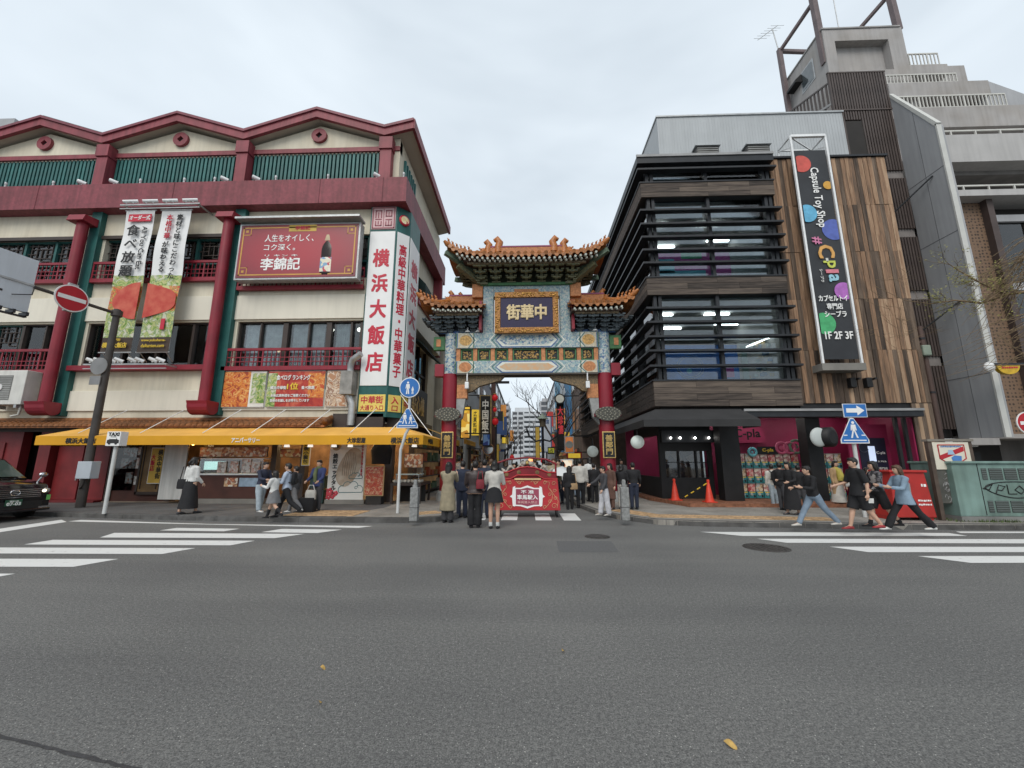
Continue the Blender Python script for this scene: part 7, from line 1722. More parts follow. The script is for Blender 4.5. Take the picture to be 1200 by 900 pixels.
# red wheeled barrier
CRED = M('cart_red', (.38, .016, .022), .45, .1, 2, .1, 30); CR2 = M('cart_dark_red', (.2, .012, .02), .5, .15, 3)
cx, cy = .02, 12.55; t = T('road_barrier', 'red ornamental wheeled barrier with white lettering closing the lane', 'barrier', (cx, cy, 0))
wb, wt, z0, z1 = .96, .90, .2, 1.08
MB().add([(cx - wb, cy - .22, z0), (cx + wb, cy - .22, z0), (cx + wt, cy - .12, z1), (cx - wt, cy - .12, z1), (cx - wb, cy + .35, z0), (cx + wb, cy + .35, z0), (cx + wt, cy + .25, z1), (cx - wt, cy + .25, z1)], [(0, 1, 2, 3), (5, 4, 7, 6), (0, 4, 5, 1), (3, 2, 6, 7), (0, 3, 7, 4), (1, 5, 6, 2)]).obj('body', CRED, t, bevel=.01)
arch = [(cx - .86, 1.08), (cx + .86, 1.08), (cx + .86, 1.28), (cx + .6, 1.28), (cx + .4, 1.36), (cx + .2, 1.42), (cx, 1.44), (cx - .2, 1.42), (cx - .4, 1.36), (cx - .6, 1.28), (cx - .86, 1.28)]
ar = MB().prism(arch, cy - .08, cy + .2).obj('arched_top', CR2, t, bevel=.01)
MB().tube([(p_[0], cy - .08, p_[1]) for p_ in arch[2:]], .025, 6).obj('arch_trim', CRED, ar); MB().tube([(cx - .9, cy - .1, 1.09), (cx - .5, cy - .12, 1.09), (cx - .3, cy - .12, 1.2), (cx + .3, cy - .12, 1.2), (cx + .5, cy - .12, 1.09), (cx + .9, cy - .1, 1.09)], .022, 6).obj('lower_trim', CRED, ar)
for x in (-.62, -.25, .3, .66): MB().disc((cx + x, cy - .09, 1.22 if abs(x) > .5 else 1.28), .06, 14, .012).obj('roundel', M('brass_dull', (.2, .13, .05), .5, .3, 10), ar)
MB().box(cx - .38, cx + .4, cy - .16, cy - .11, 1.06, 1.11).obj('tan_bar', M('tan_bar', (.6, .42, .22), .6), t)
MB().tube([(cx - .95, cy + .3, 1.55), (cx - .6, cy + .3, 1.66), (cx, cy + .3, 1.72), (cx + .6, cy + .3, 1.66), (cx + .9, cy + .3, 1.52)], .03, 8).obj('rear_rail', CR2, t)
for x in (-.93, .88): MB().tube([(cx + x, cy + .3, .25), (cx + x, cy + .3, 1.54)], .03, 8).obj('rear_post', CR2, t)
DRG = M('dragon_silver', (.38, .35, .3), .45, .3, 14, .4, 40)
for s in (-1, 1):
    MB().tube([(cx + s * (.12 + .66 * k / 18), cy + .05, 1.44 + .075 * math.sin(k * .75) - .10 * k / 18) for k in range(19)], [.045 + .012 * math.sin(k * 1.3) for k in range(18)] + [.015], 8).obj('dragon', DRG, t)
    hd = MB().ball((cx + s * .12, cy + .03, 1.54), .09, .06, .07, 10, 7); hd.bar((cx + s * .08, cy + .02, 1.57), (cx + s * .02, cy, 1.64), .03); hd.obj('dragon_head', DRG, t)
MB().ball((cx, cy + .05, 1.56), .06).obj('pearl', M('pearl_gold', (.5, .36, .12), .4), t)
def face_pt(u, v): z = z0 + (z1 - z0) * v; return (cx + u, cy - .222 + .10 * v - .006, z)
sw = M('scroll_tan', (.5, .26, .14), .5)
def scroll(pts, nm_='scroll'): MB().tube([face_pt(u, v) for u, v in pts], .009, 5).obj(nm_, sw, t)
for s in (-1, 1):
    scroll([(s * .86, .08), (s * .9, .3), (s * .78, .5), (s * .62, .72), (s * .66, .9), (s * .5, .95)]); scroll([(s * .5, .06), (s * .62, .2), (s * .72, .36), (s * .75, .55), (s * .66, .7)]); scroll([(s * .1 + s * .25 * k / 8, .9 + .05 * math.sin(k)) for k in range(9)])
    for (u, v, r_) in ((.78, .14, .09), (.66, .28, .06), (.66, .5, .06), (.8, .62, .06), (.78, .86, .07), (.52, .88, .06), (.24, .87, .06), (.5, .1, .06), (.82, .38, .06)): scroll([(s * (u + r_ * (1 - k / 16) * math.cos(k * .6)), v + 1.1 * r_ * (1 - k / 16) * math.sin(k * .6)) for k in range(13)])
fm = MB(); a0 = R(0)
def fpoly(pts, off, mat, nm_): return MB().add([Vector(face_pt(u, v)) + Vector((0, -off, 0)) for u, v in pts] + [Vector(face_pt(u, v)) for u, v in pts], [tuple(range(len(pts)))] + [(i, (i + 1) % len(pts), (i + 1) % len(pts) + len(pts), i + len(pts)) for i in range(len(pts))]).obj(nm_, mat, t)
fpoly([(-.36, .14), (-.2, .13), (0, .06), (.2, .13), (.36, .14), (.36, .72), (.2, .72), (0, .8), (-.2, .72), (-.36, .72)], .004, WHITE, 'white_cartouche'); fpoly([(-.34, .18), (-.18, .18), (0, .13), (.18, .18), (.34, .18), (.34, .68), (.18, .68), (0, .73), (-.18, .68), (-.34, .68)], .008, M('cart_plum', (.3, .05, .09), .5), 'cartouche_field')
for s in (-1, 1): fpoly([(s * .36, .12), (s * .43, .14), (s * .45, .4), (s * .52, .44), (s * .45, .5), (s * .43, .74), (s * .36, .78)], .010, WHITE, 'scroll_end')
rx_ = -math.atan2(.10, z1 - z0)
for body, v, w_, h_, m_ in (('不 准', .59, .38, .1, INKW), ('車馬駛入', .42, .6, .13, INKW), ('車両進入禁止', .26, .58, .075, M('pink_ink', (.65, .35, .35), .5))): c = Vector(face_pt(0, v)) + Vector((0, -.014, 0)); txt(body, c, w_, h_, m_, t, bold=.02, rx=rx_)
for x in (-.82, .86):
    for y in (-.15, .3): w_ = MB().lathe([(.1, -.02), (.11, 0), (.1, .02)], n=18).xf(Matrix.Translation((cx + x, cy + y, .11)) @ Matrix.Rotation(PI / 2, 4, 'Y')).obj('wheel', BLKP, t); MB().box(cx + x - .03, cx + x + .03, cy + y - .03, cy + y + .03, .12, .24).obj('wheel_fork', BLK2, t)
# green cabinet with graffiti
q = G(1128, 611, ZS); CG = M('cabinet_green', (.19, .29, .26), .55, .08, 2, .05, 20, streak=.25, dirt=.25); t = T('utility_cabinet', 'large pale green utility cabinet with black graffiti at the right kerb', 'cabinet', (q.x + 1, q.y, ZS))
kx0, kx1, ky0, ky1, kh = q.x + .0, q.x + 3.6, q.y - .0, q.y + 1.15, 1.42
MB().box(kx0 - .03, kx1 + .03, ky0 - .03, ky1 + .03, ZS, ZS + .12).obj('plinth', M('cab_plinth', (.2, .2, .19), .85), t); bd_ = MB().box(kx0, kx1, ky0, ky1, ZS + .12, ZS + kh).obj('body', CG, t, bevel=.015); MB().box(kx0 - .04, kx1 + .04, ky0 - .05, ky1 + .04, ZS + kh, ZS + kh + .06).obj('lid', CG, t, bevel=.01)
for x in (kx0 + .62, kx0 + 2.1): MB().box(x - .008, x + .008, ky0 - .006, ky0, ZS + .15, ZS + kh).obj('door_gap', BLKP, bd_)
for z in (.22, 1.02):
    for x0, x1 in ((.7, .82), (.88, 1.2), (1.25, 1.55), (1.6, 1.9), (1.98, 2.08), (2.2, 2.32), (2.4, 2.9)):
        v = MB().box(kx0 + x0, kx0 + x1, ky0 - .012, ky0, ZS + z, ZS + z + .28).obj('vent', M('vent_mesh', (.06, .07, .065), .7), bd_)
        for k in range(5): MB().box(kx0 + x0, kx0 + x1, ky0 - .02, ky0 - .012, ZS + z + .03 + k * .055, ZS + z + .045 + k * .055).obj('vent_blade', M('vent_blade', (.14, .17, .16), .6), v)
gf = MB(); gx0, gz0 = kx0 + 1.5, ZS + .77
def gl_(pts): gf.tube([(gx0 + u, ky0 - .01, gz0 + v) for u, v in pts], .011, 5)
gl_([(.7 * math.cos(a) - .05 + .12 * math.sin(2 * a), .2 * math.sin(a)) for a in [k * 2 * PI / 28 for k in range(29)]]); gl_([(-.85, .03), (-.6, .14), (-.7, .0), (-.85, .03)]); gl_([(-.55, -.08), (-.45, .12), (-.3, .08), (-.4, -.02), (-.5, 0)]); gl_([(-.25, .13), (-.25, -.1), (-.05, -.1)]); gl_([(.05, .1), (-.08, .0), (.05, -.1), (.15, -.02), (.05, .1)]); gl_([(.2, -.1), (.25, .13), (.45, .0), (.3, .0), (.45, -.12)]); gl_([(.5, .12), (.75, .18), (.5, -.05), (.8, -.22)])
gf.obj('graffiti', INKK, bd_)
# board with badge sign
q = G(1108, 610, ZS); t = T('badge_notice_board', 'leaning notice board with a white badge picture over chalk scribbles', 'notice board', (q.x, q.y, ZS)); bx = q.x; WD = M('board_brown', (.09, .065, .05), .75, .2, 4)
for x in (bx - .03, bx + .98): MB().box(x - .05, x + .05, q.y, q.y + .1, ZS, 2.15).obj('post', WD, t)
MB().box(bx - .1, bx + 1.06, q.y - .03, q.y + .15, 2.12, 2.18).obj('cap', M('cap_grey', (.2, .18, .15), .7), t); MB().box(bx + .02, bx + .93, q.y + .02, q.y + .07, .55, 1.4).obj('chalk_board', M('chalk_board', (.085, .085, .075), .8, .2, 4), t)
wp = MB().box(bx + .02, bx + .93, q.y - .01, q.y + .07, 1.4, 2.1).obj('badge_panel', M('badge_cream', (.62, .58, .48), .6, .06), t); c0 = bx + .475
MB().tube([(c0 - .33, q.y - .015, 2.03), (c0 + .33, q.y - .015, 2.03), (c0 + .33, q.y - .015, 1.68), (c0, q.y - .015, 1.47), (c0 - .33, q.y - .015, 1.68), (c0 - .33, q.y - .015, 2.03)], .014, 6).obj('badge_outline', SRED, wp)
MB().prism([(c0 - .31, 1.64), (c0 - .31, 1.76), (c0 + .31, 1.99), (c0 + .31, 1.87)], q.y - .014, q.y - .01).obj('badge_sash', SRED, wp); MB().prism([(c0 - .02, 1.62), (c0 + .2, 1.62), (c0 + .22, 1.74), (c0 + .05, 1.76), (c0 - .04, 1.7)], q.y - .02, q.y - .014).obj('badge_scooter', M('badge_blue', (.06, .18, .45), .5), wp); MB().prism([(c0 - .12, 1.78), (c0 + .06, 1.78), (c0 + .02, 1.9), (c0 - .08, 1.9)], q.y - .02, q.y - .014).obj('badge_rider', M('badge_pale_blue', (.3, .42, .55), .5), wp)
marks(c0 - .26, c0 + .26, 1.985, q.y - .016, SBLUE, wp)
rr = random.Random(6); ch = MB()
for k in range(34):
    x, z = bx + .1 + rr.random() * .75, .62 + rr.random() * .7; ch.tube([(x + .025 * j * rr.uniform(.6, 1.2), q.y + .018, z + rr.uniform(-.05, .05)) for j in range(5)], .006, 4)
ch.obj('chalk_scribbles', M('chalk', (.3, .3, .3), .8), t)['kind'] = 'stuff'
# red street bin with white marks
q = G(1062, 612, ZS); t = T('red_cargo_box', 'tall red street box with white markings behind the woman in denim', 'box', (q.x + .3, q.y + .3, ZS)); RB_ = M('box_red', (.4, .025, .02), .5, .1, 3); x0 = q.x + .0
MB().prism([(x0, .2), (x0 + 1.05, .2), (x0 + .92, 1.32), (x0 + .08, 1.32)], q.y + .3, q.y + .9).obj('body', RB_, t, bevel=.02); MB().box(x0 + .02, x0 + .97, q.y + .26, q.y + .94, 1.32, 1.38).obj('rim', RB_, t, bevel=.015)
for x in (x0 + .05, x0 + .9): MB().box(x - .04, x + .1, q.y + .35, q.y + .85, ZS, .21).obj('foot', RB_, t)
for z in (.62, .52): marks(x0 + .64, x0 + .96, z, q.y + .29, INKW, t, .05)
MB().box(x0 + .2, x0 + .5, q.y + .285, q.y + .3, .65, 1.05).obj('grey_panel', M('panel_grey', (.3, .3, .3), .5), t); marks(x0 + .78, x0 + .88, 1.0, q.y + .29, INKW, t, .08)
# yellow oval lamp sign and cut off stop disc on the right edge
q = P(1182, 430, 13.4); t = T('yellow_oval_sign', 'yellow half oval sign on a dark bracket among the twigs', 'sign', q); MB().prism([(q.x + .36 * math.cos(a), q.z + .06 + .3 * math.sin(a)) for a in [PI + k * PI / 14 for k in range(15)]], q.y, q.y + .12).obj('face', M('oval_yellow', (.6, .38, .02), .5, .15, 8), t); MB().box(q.x - .45, q.x + .6, q.y - .02, q.y + .14, q.z + .06, q.z + .13).obj('bracket', BLK2, t); marks(q.x - .22, q.x + .22, q.z - .02, q.y - .01, INKR, t, .07); MB().ball((q.x - .6, q.y, q.z), .16, .1, .18, 10, 7).obj('lamp_bulb', WHITEM, t)
q = P(1203, 496, 11.2); t = T('no_entry_sign_post', 'red no entry disc cut off at the right edge', 'sign post', (q.x, 11.2, ZS)); d = MB().disc((q.x, 11.15, q.z), .3, 28, .02).obj('disc', WHITE, t); MB().disc((q.x, 11.145, q.z), .275, 28, .006).obj('disc_face', SRED, d); MB().box(q.x - .22, q.x + .22, 11.138, 11.145, q.z - .045, q.z + .045).obj('disc_bar', WHITE, d); MB().tube([(q.x, 11.2, ZS), (q.x, 11.2, q.z + .3)], .04, 8).obj('pole', POLEW, t)
# weeds by the kerb
rr = random.Random(14); gr = MB()
for k in range(700):
    x, y = rr.choice((rr.uniform(10.6, 13.2), rr.uniform(11.2, 12.2))), rr.uniform(10.85, 11.7); h = rr.uniform(.02, .09); a = rr.random() * 6.3; dx, dy = .012 * math.cos(a), .012 * math.sin(a); gr.add([(x - dx, y - dy, ZS), (x + dx, y + dy, ZS), (x + rr.uniform(-.04, .04), y + rr.uniform(-.04, .04), ZS + h)], [(0, 1, 2)])
tag(gr.obj('kerb_weeds', M('weed_green', (.08, .12, .03), .8, .3, 9)), 'low green weeds and moss along the right kerb', 'weeds', kind='stuff')
# twiggy street tree reaching in from the right
bk = M('bark_grey', (.085, .065, .05), .85, .3, 10); LFY = M('spring_leaf', (.26, .25, .06), .7, .3, 9); rr = random.Random(77)
t = T('street_tree', 'street tree with thin drooping twigs and sparse young leaves at the right edge', 'tree', (14.3, 10.2, ZS))
MB().tube([(14.3, 10.2, ZS), (14.25, 10.25, 1.5), (14.3, 10.2, 3.0), (14.2, 10.3, 4.2), (14.0, 10.4, 5.6)], [.17, .15, .14, .12, .08], 10).obj('trunk', bk, t)
tw_ = MB(); lf = MB(); tips = []
def limb(pts, r0, r1, n=7): tw_.tube(pts, [r0 + (r1 - r0) * k / (len(pts) - 1) for k in range(len(pts))], n); return pts
def sprig(p, d, L, r_, lev, leafy):
    pts = [p]; dd = d.normalized()
    for k in range(4):
        dd = (dd + Vector((rr.gauss(0, .16), rr.gauss(0, .16), rr.gauss(-.02, .14)))).normalized(); pts.append(pts[-1] + dd * L / 4)
    tw_.tube(pts, [r_ * (1 - .18 * k) for k in range(5)], 4, cap=False)
    if leafy:
        for q in pts[1:]:
            for _ in range(leafy):
                if rr.random() < .75: c = q + Vector((rr.gauss(0, .06), rr.gauss(0, .06), rr.gauss(0, .06))); a = Vector((rr.gauss(0, 1), rr.gauss(0, 1), rr.gauss(0, 1))).normalized() * .032; b = a.orthogonal().normalized() * .016; lf.add([c - a, c + b, c + a, c - b], [(0, 1, 2, 3)])
    if lev > 0:
        for k in range(3): sprig(pts[rr.choice((1, 2, 3))], (dd + Vector((rr.gauss(0, .6), rr.gauss(0, .6), rr.gauss(0, .5)))).normalized(), L * .6, r_ * .6, lev - 1, leafy)
def pxy(px, py, Y): return P(px, py, Y)
a = limb([Vector((14.15, 10.35, 4.6)), pxy(1215, 340, 10.6), pxy(1180, 345, 11.0), pxy(1150, 355, 11.3), pxy(1120, 352, 11.6), pxy(1090, 356, 11.8)], .06, .012)
b = limb([pxy(1178, 344, 11.0), pxy(1150, 332, 11.2), pxy(1125, 318, 11.4), pxy(1110, 308, 11.5)], .03, .008)
for path, lv in ((a[2:], 9), (b, 9)):
    for i in range(len(path) - 1):
        for k in range(6): p = path[i].lerp(path[i + 1], rr.random()); sprig(p, Vector((rr.uniform(-1, .3), rr.uniform(-.4, .6), rr.uniform(-.3, .6))), rr.uniform(.35, .7), .008, 1, 3)
for k in range(50):      # thin drooping twigs
    y0 = rr.uniform(270, 330); p = pxy(1215, y0, rr.uniform(10.2, 11.2)); q = pxy(rr.uniform(1125, 1185), y0 + rr.uniform(15, 90), rr.uniform(10.8, 11.6)); m_ = p.lerp(q, .5) + Vector((0, 0, rr.uniform(.0, .25))); tw_.tube([p, p.lerp(m_, .6) + Vector((0, 0, .08)), m_, q.lerp(m_, .4), q + Vector((0, 0, -.1))], [.012, .009, .007, .005, .003], 4, cap=False)
    if rr.random() < .5: sprig(m_, q - p, .5, .005, 1, 1)
for k in range(26):
    p = pxy(1215, rr.uniform(360, 430), rr.uniform(10.4, 11.2)); q = pxy(rr.uniform(1090, 1180), rr.uniform(380, 450), rr.uniform(10.8, 11.6)); tw_.tube([p, p.lerp(q, .5) + Vector((0, 0, rr.uniform(-.1, .2))), q], [.01, .007, .003], 4, cap=False)
p = pxy(1025, 335, 12.2); limb([pxy(1090, 356, 11.8), pxy(1060, 352, 12), p], .012, .005)
for k in range(26): sprig(pxy(rr.uniform(1010, 1075), rr.uniform(310, 400), 12.1), Vector((rr.uniform(-1, 1), 0, rr.uniform(-1, .5))), rr.uniform(.4, .9), .006, 1, 0)
tw_.obj('branches', M('twig_tan', (.2, .14, .08), .85, .3, 9), t); lf.obj('crown', LFY, t)['kind'] = 'stuff'
# ------------------------------------------------------------------ taxi at the left edge (local: nose towards +X)
def taxi(loc, rz):
    t = T('parked_taxi', 'black taxi cut off by the left edge of the picture', 'car', loc, rz=rz); BK = M('car_black', (.008, .008, .01), .12, .05, 2, coat=.6); CH = M('chrome', (.6, .6, .62), .12, .05, metal=1.0); GLS = M('car_glass', (.05, .07, .06), .06, .05)
    def sec(x, w, zb, zm, zt, wt): return [(x, -w, zb), (x, -w, zm), (x, -wt, zt), (x, 0, zt + .02), (x, wt, zt), (x, w, zm), (x, w, zb), (x, 0, zb)]
    secs = [(0.0, .78, .3, .62, .82, .68), (-.12, .83, .22, .7, .96, .74), (-.5, .85, .2, .78, 1.04, .76), (-1.05, .85, .2, .85, 1.1, .78), (-1.3, .85, .2, .9, 1.12, .8), (-3.4, .85, .2, .92, 1.12, .8), (-4.2, .82, .25, .9, 1.08, .76), (-4.36, .78, .35, .85, 1.0, .7)]
    MB().loft([sec(*s) for s in secs]).obj('body', BK, t, local=True, bevel=.03)
    cab = [(-1.0, .80, 1.08, 1.12, .78), (-1.75, .78, 1.08, 1.66, .64), (-2.2, .78, 1.08, 1.74, .63), (-3.6, .78, 1.08, 1.72, .62), (-4.25, .74, 1.05, 1.2, .66)]
    MB().loft([[(x, -w, zb), (x, -wt, zt), (x, 0, zt + .03), (x, wt, zt), (x, w, zb)] for x, w, zb, zt, wt in cab]).obj('cabin', BK, t, local=True, bevel=.03)
    MB().add([(-1.02, -.7, 1.15), (-1.02, .7, 1.15), (-1.72, .58, 1.62), (-1.72, -.58, 1.62)], [(0, 1, 2, 3)]).xf(Matrix.Translation((.035, 0, .02))).obj('windscreen', GLS, t, local=True)
    for s in (-1, 1):
        MB().add([(-1.35, s * .8, 1.17), (-2.9, s * .8, 1.17), (-2.9, s * .68, 1.6), (-1.95, s * .68, 1.6)], [(0, 1, 2, 3)]).obj('side_window', GLS, t, local=True)
        for x in (-.85, -3.5):
            w_ = MB().lathe([(.2, -.1), (.32, -.1), (.33, 0), (.32, .1), (.2, .1)], n=24).xf(Matrix.Translation((x, s * .78, .33)) @ Matrix.Rotation(PI / 2, 4, 'X')).obj('wheel', BLKP, t, local=True); MB().lathe([(.2, -.11), (.05, -.12)], n=16).xf(Matrix.Translation((x, s * .78, .33)) @ Matrix.Rotation(PI / 2, 4, 'X')).obj('rim', CH, w_, local=True)
        h_ = MB().ball((-.06, s * .66, .78), .09, .13, .08, 12, 8).obj('headlight', M('headlight', (.5, .5, .48), .08, metal=.4), t, local=True); MB().ball((.01, s * .62, .78), .03, .05, .04, 8, 6).obj('bulb', M_emit('headlamp_glow', (1, .85, .6), 2.5), h_, local=True)
        mrr = MB().tube([(-.55, s * .78, 1.04), (-.5, s * .82, 1.16)], .025, 6); mrr.ball((-.5, s * .84, 1.22), .06, .11, .07, 10, 7); mrr.obj('fender_mirror', CH, t, local=True)
        MB().box(.0, .03, s * .55, s * .8, .3, .36).obj('fog_trim', CH, t, local=True)
    g = MB().box(-.03, .015, -.55, .55, .62, .86).obj('grille', BLKP, t, local=True)
    for k in range(5): MB().box(.0, .025, -.55, .55, .63 + k * .05, .645 + k * .05).obj('grille_bar', CH, g, local=True)
    MB().tube([(.03, .1 * math.cos(k * 2 * PI / 20), .76 + .07 * math.sin(k * 2 * PI / 20)) for k in range(21)], .012, 6).obj('emblem', CH, g, local=True)
    MB().box(-.02, .03, -.6, .6, .32, .52).obj('lower_grille', BLKP, t, local=True); MB().box(-.05, .06, -.8, .8, .24, .31).obj('bumper_lip', BK, t, local=True, bevel=.02)
    pl = MB().box(.03, .045, -.17, .17, .42, .58).obj('number_plate', M('plate_green', (.02, .09, .05), .5), t, local=True); o = txt('07-03', (.05, 0, .47), .28, .08, INKW, pl, bold=.02, rz=PI / 2, local=True); o = txt('横浜 530', (.05, 0, .54), .18, .04, INKW, pl, rz=PI / 2, local=True)
    MB().box(.0, .02, .7, .78, .52, .66).obj('green_sticker', M('sticker_green', (.15, .45, .12), .5), t, local=True)
    MB().box(-1.5, -1.3, .15, .45, 1.12, 1.26).obj('red_display', M_emit('taxi_red', (.9, .06, .04), .8), t, local=True)
    MB().box(-2.3, -2.0, -.25, .25, 1.76, 1.92).obj('roof_lamp', M('roof_lamp', (.5, .45, .3), .4), t, local=True, bevel=.03)
    return t
taxi((-13.95, 10.95, 0), R(-8))
# ------------------------------------------------------------------ people
SKIN = M('skin', (.50, .31, .22), .55, .06, 6); HAIRK = M('hair_black', (.012, .010, .009), .45, .2, 30); HAIRB = M('hair_brown', (.085, .045, .025), .5, .2, 30)
def CL(name, c, rough=.85): return M('cloth_' + name, c, rough, .14, 7, .25, 120)
C_BLACK = CL('black', (.014, .014, .016)); C_NAVY = CL('navy', (.018, .024, .045)); C_WHITE = CL('white', (.62, .62, .60)); C_GREY = CL('grey', (.16, .16, .165)); C_JEAN = CL('jeans', (.19, .25, .32)); C_LJEAN = CL('light_jeans', (.36, .42, .46)); C_KHAKI = CL('khaki', (.29, .25, .17)); C_TAN = CL('tan', (.36, .24, .13)); C_LBLUE = CL('light_blue', (.42, .48, .58)); C_DGREY = CL('dark_grey', (.055, .055, .06)); C_BROWN = CL('brown', (.11, .06, .045)); C_DENIM = CL('denim', (.21, .29, .37)); C_CREAM = CL('cream', (.5, .48, .44)); C_BURG = CL('burgundy', (.12, .02, .03)); C_GREEN = CL('moss', (.11, .13, .06)); C_BLUE = CL('royal_blue', (.03, .042, .12)); C_RED = CL('red_shoe', (.3, .03, .035), .6); C_YEL = CL('mustard', (.45, .38, .08)); C_LEATH = CL('leather', (.04, .028, .027), .45)
FEAT = M('face_dark', (.03, .018, .015), .5); LIP = M('lip', (.4, .14, .12), .5)
def remeshed(mb, name, mat, parent, vox, smooth=3):
    me = bpy.data.meshes.new(name); me.from_pydata(mb.v, [], mb.f); me.materials.append(mat); ob = link(name, me, parent, local=True)
    r_ = ob.modifiers.new('r', 'REMESH'); r_.mode = 'VOXEL'; r_.voxel_size = vox; r_.use_smooth_shade = True
    if smooth: s_ = ob.modifiers.new('s', 'SMOOTH'); s_.iterations = smooth; s_.factor = .5
    return ob
def ell(c, rx, ry, n=14): return [(c[0] + rx * math.cos(2 * PI * k / n), c[1] + ry * math.sin(2 * PI * k / n), c[2]) for k in range(n)]
def person(px, fy, ty, gz_, heading, label, top=C_BLACK, bottom=C_BLACK, kind='trousers', hair='short', hairm=HAIRK, stride=0.0, arms=((.08, .25), (-.08, .25)), out_=.12, sleeve=1.0, hem=.5, lean=0.0, shoe=C_BLACK, far=False, female=False, knees=(0, 0), flare=1.0, fat=1.0, sock=None, at_=None, hgt=None, headturn=0.0, cap=None, coat=False, skl=.14, grp='people in the street'):
    if at_ is None:
        g0 = G(px, fy, gz_); H = P(px, ty, g0.y).z - gz_
    else: g0 = Vector((at_[0], at_[1], gz_)); H = hgt
    t = T('person', label, 'person', (g0.x, g0.y, gz_), grp, R(heading)); u = H
    vox = (.026 if far else .0145) * u / 1.65; vc = (.032 if far else .02) * u / 1.65
    # joints; figure faces -Y locally
    sw = (.108 if female else .122) * u; hw = .052 * u
    hips = {}
    def leg(s, a, k):
        h0 = Vector((s * hw, 0, 0)); kn = h0 + Vector((s * .004 * u, -math.sin(a), -math.cos(a))) * (.245 * u); an = kn + Vector((0, -math.sin(a - k), -math.cos(a - k))) * (.235 * u); return h0, kn, an
    L_ = leg(-1, stride, knees[0]); R_ = leg(1, -stride, knees[1]); drop = min(L_[2].z, R_[2].z); hz = .045 * u - drop
    def up_(v): return Vector((v.x, v.y, v.z + hz))
    legs = [tuple(up_(v) for v in L_), tuple(up_(v) for v in R_)]
    def sp(f, y=0.0): z = hz + f * u; return Vector((0, -math.sin(lean) * f * u + y, hz + f * u * math.cos(lean)))
    pel, waist, chest, neckb, headc = sp(.015), sp(.11), sp(.225), sp(.315), sp(.408) + Vector((0, -.012 * u, 0))
    b = MB()
    tor = lambda k, hemf, m: m.loft([ell(sp(hemf), .098 * u * k * (flare if hemf < 0 else 1), .072 * u * k * (flare if hemf < 0 else 1)), ell(sp(.03), .098 * u * k, .072 * u * k), ell(sp(.11), (.078 if female else .086) * u * k, .06 * u * k), ell(sp(.21), (.09 if female else .10) * u * k, .068 * u * k), ell(sp(.27), sw * .86 * k, .06 * u * k), ell(sp(.305), sw * .55 * k, .045 * u * k), ell(sp(.325), .036 * u, .034 * u)])
    tor(.94, -.02, b)
    b.tube([neckb - Vector((0, 0, .03 * u)), headc - Vector((0, -.008 * u, .02 * u))], .032 * u, 10)
    hr = Matrix.Rotation(headturn, 3, 'Z')
    b.ball(headc, .046 * u, .056 * u, .066 * u, 16, 12, rot=hr); jaw = headc + hr @ Vector((0, -.016 * u, -.034 * u)); b.ball(jaw, .034 * u, .036 * u, .034 * u, 12, 8, rot=hr)
    ns = headc + hr @ Vector((0, -.056 * u, -.010 * u)); b.ball(ns, .009 * u, .014 * u, .014 * u, 8, 6, rot=hr)
    for s in (-1, 1): b.ball(headc + hr @ Vector((s * .047 * u, .004 * u, -.006 * u)), .007 * u, .012 * u, .018 * u, 8, 6, rot=hr)
    wr = []
    for i, s in enumerate((-1, 1)):
        h0, kn, an = legs[i]; b.tube([h0 + Vector((0, 0, .03 * u)), h0.lerp(kn, .5), kn, kn.lerp(an, .3), an], [.056 * u * fat, .048 * u * fat, .034 * u, .034 * u, .022 * u], 10)
        b.tube([an, an + Vector((0, -.03 * u, -.02 * u)), an + Vector((0, -.085 * u, -.032 * u))], [.022 * u, .02 * u, .014 * u], 8)
        sa, eb = arms[i]; sh = sp(.285) + Vector((s * sw, 0, 0)); d1 = Vector((s * out_, -math.sin(sa), -math.cos(sa))).normalized(); el = sh + d1 * (.168 * u); d2 = Vector((s * (out_ * .5 - .25 * max(0, min(1, eb - .6))), -math.sin(sa + eb), -math.cos(sa + eb))).normalized(); w_ = el + d2 * (.145 * u)
        b.tube([sh - Vector((s * .03 * u, 0, 0)), sh, sh.lerp(el, .5), el, el.lerp(w_, .35), w_], [.032 * u, .031 * u, .027 * u, .022 * u, .022 * u, .0155 * u], 10)
        wr.append((sh, el, w_, d2, s))
        # hand: palm, four curled fingers and a thumb
        side = Vector((s, 0, 0)); acr = d2.cross(side).normalized(); inn = -side
        pc = w_ + d2 * (.028 * u); b.tube([w_, pc, w_ + d2 * (.052 * u)], [.015 * u, .021 * u, .019 * u], 8)
        if not far:
            for f_, (o_, ln) in enumerate(((-1.5, .034), (-.5, .042), (.5, .046), (1.5, .042))):
                r0 = w_ + d2 * (.05 * u) + acr * (o_ * .0095 * u); r1 = r0 + d2 * (ln * u * .55) + inn * (.004 * u); r2 = r1 + d2 * (ln * u * .3) + inn * (.018 * u); b.tube([r0 - d2 * (.012 * u), r0, r1, r2], [.0062 * u, .0062 * u, .0056 * u, .0048 * u], 6)
            r0 = w_ + d2 * (.018 * u) + acr * (.016 * u); b.tube([r0, r0 + acr * (.016 * u) + d2 * (.018 * u), r0 + acr * (.020 * u) + d2 * (.038 * u)], [.008 * u, .0072 * u, .006 * u], 6)
    body = remeshed(b, 'body', SKIN, t, vox, 1)
    ff = MB()
    for s in (-1, 1): ff.ball(headc + hr @ Vector((s * .019 * u, -.051 * u, .004 * u)), .0068 * u, .004 * u, .0042 * u, 8, 5); ff.ball(headc + hr @ Vector((s * .019 * u, -.053 * u, .016 * u)), .011 * u, .004 * u, .0024 * u, 8, 5)
    ff.obj('eyes_and_brows', FEAT, t, local=True)
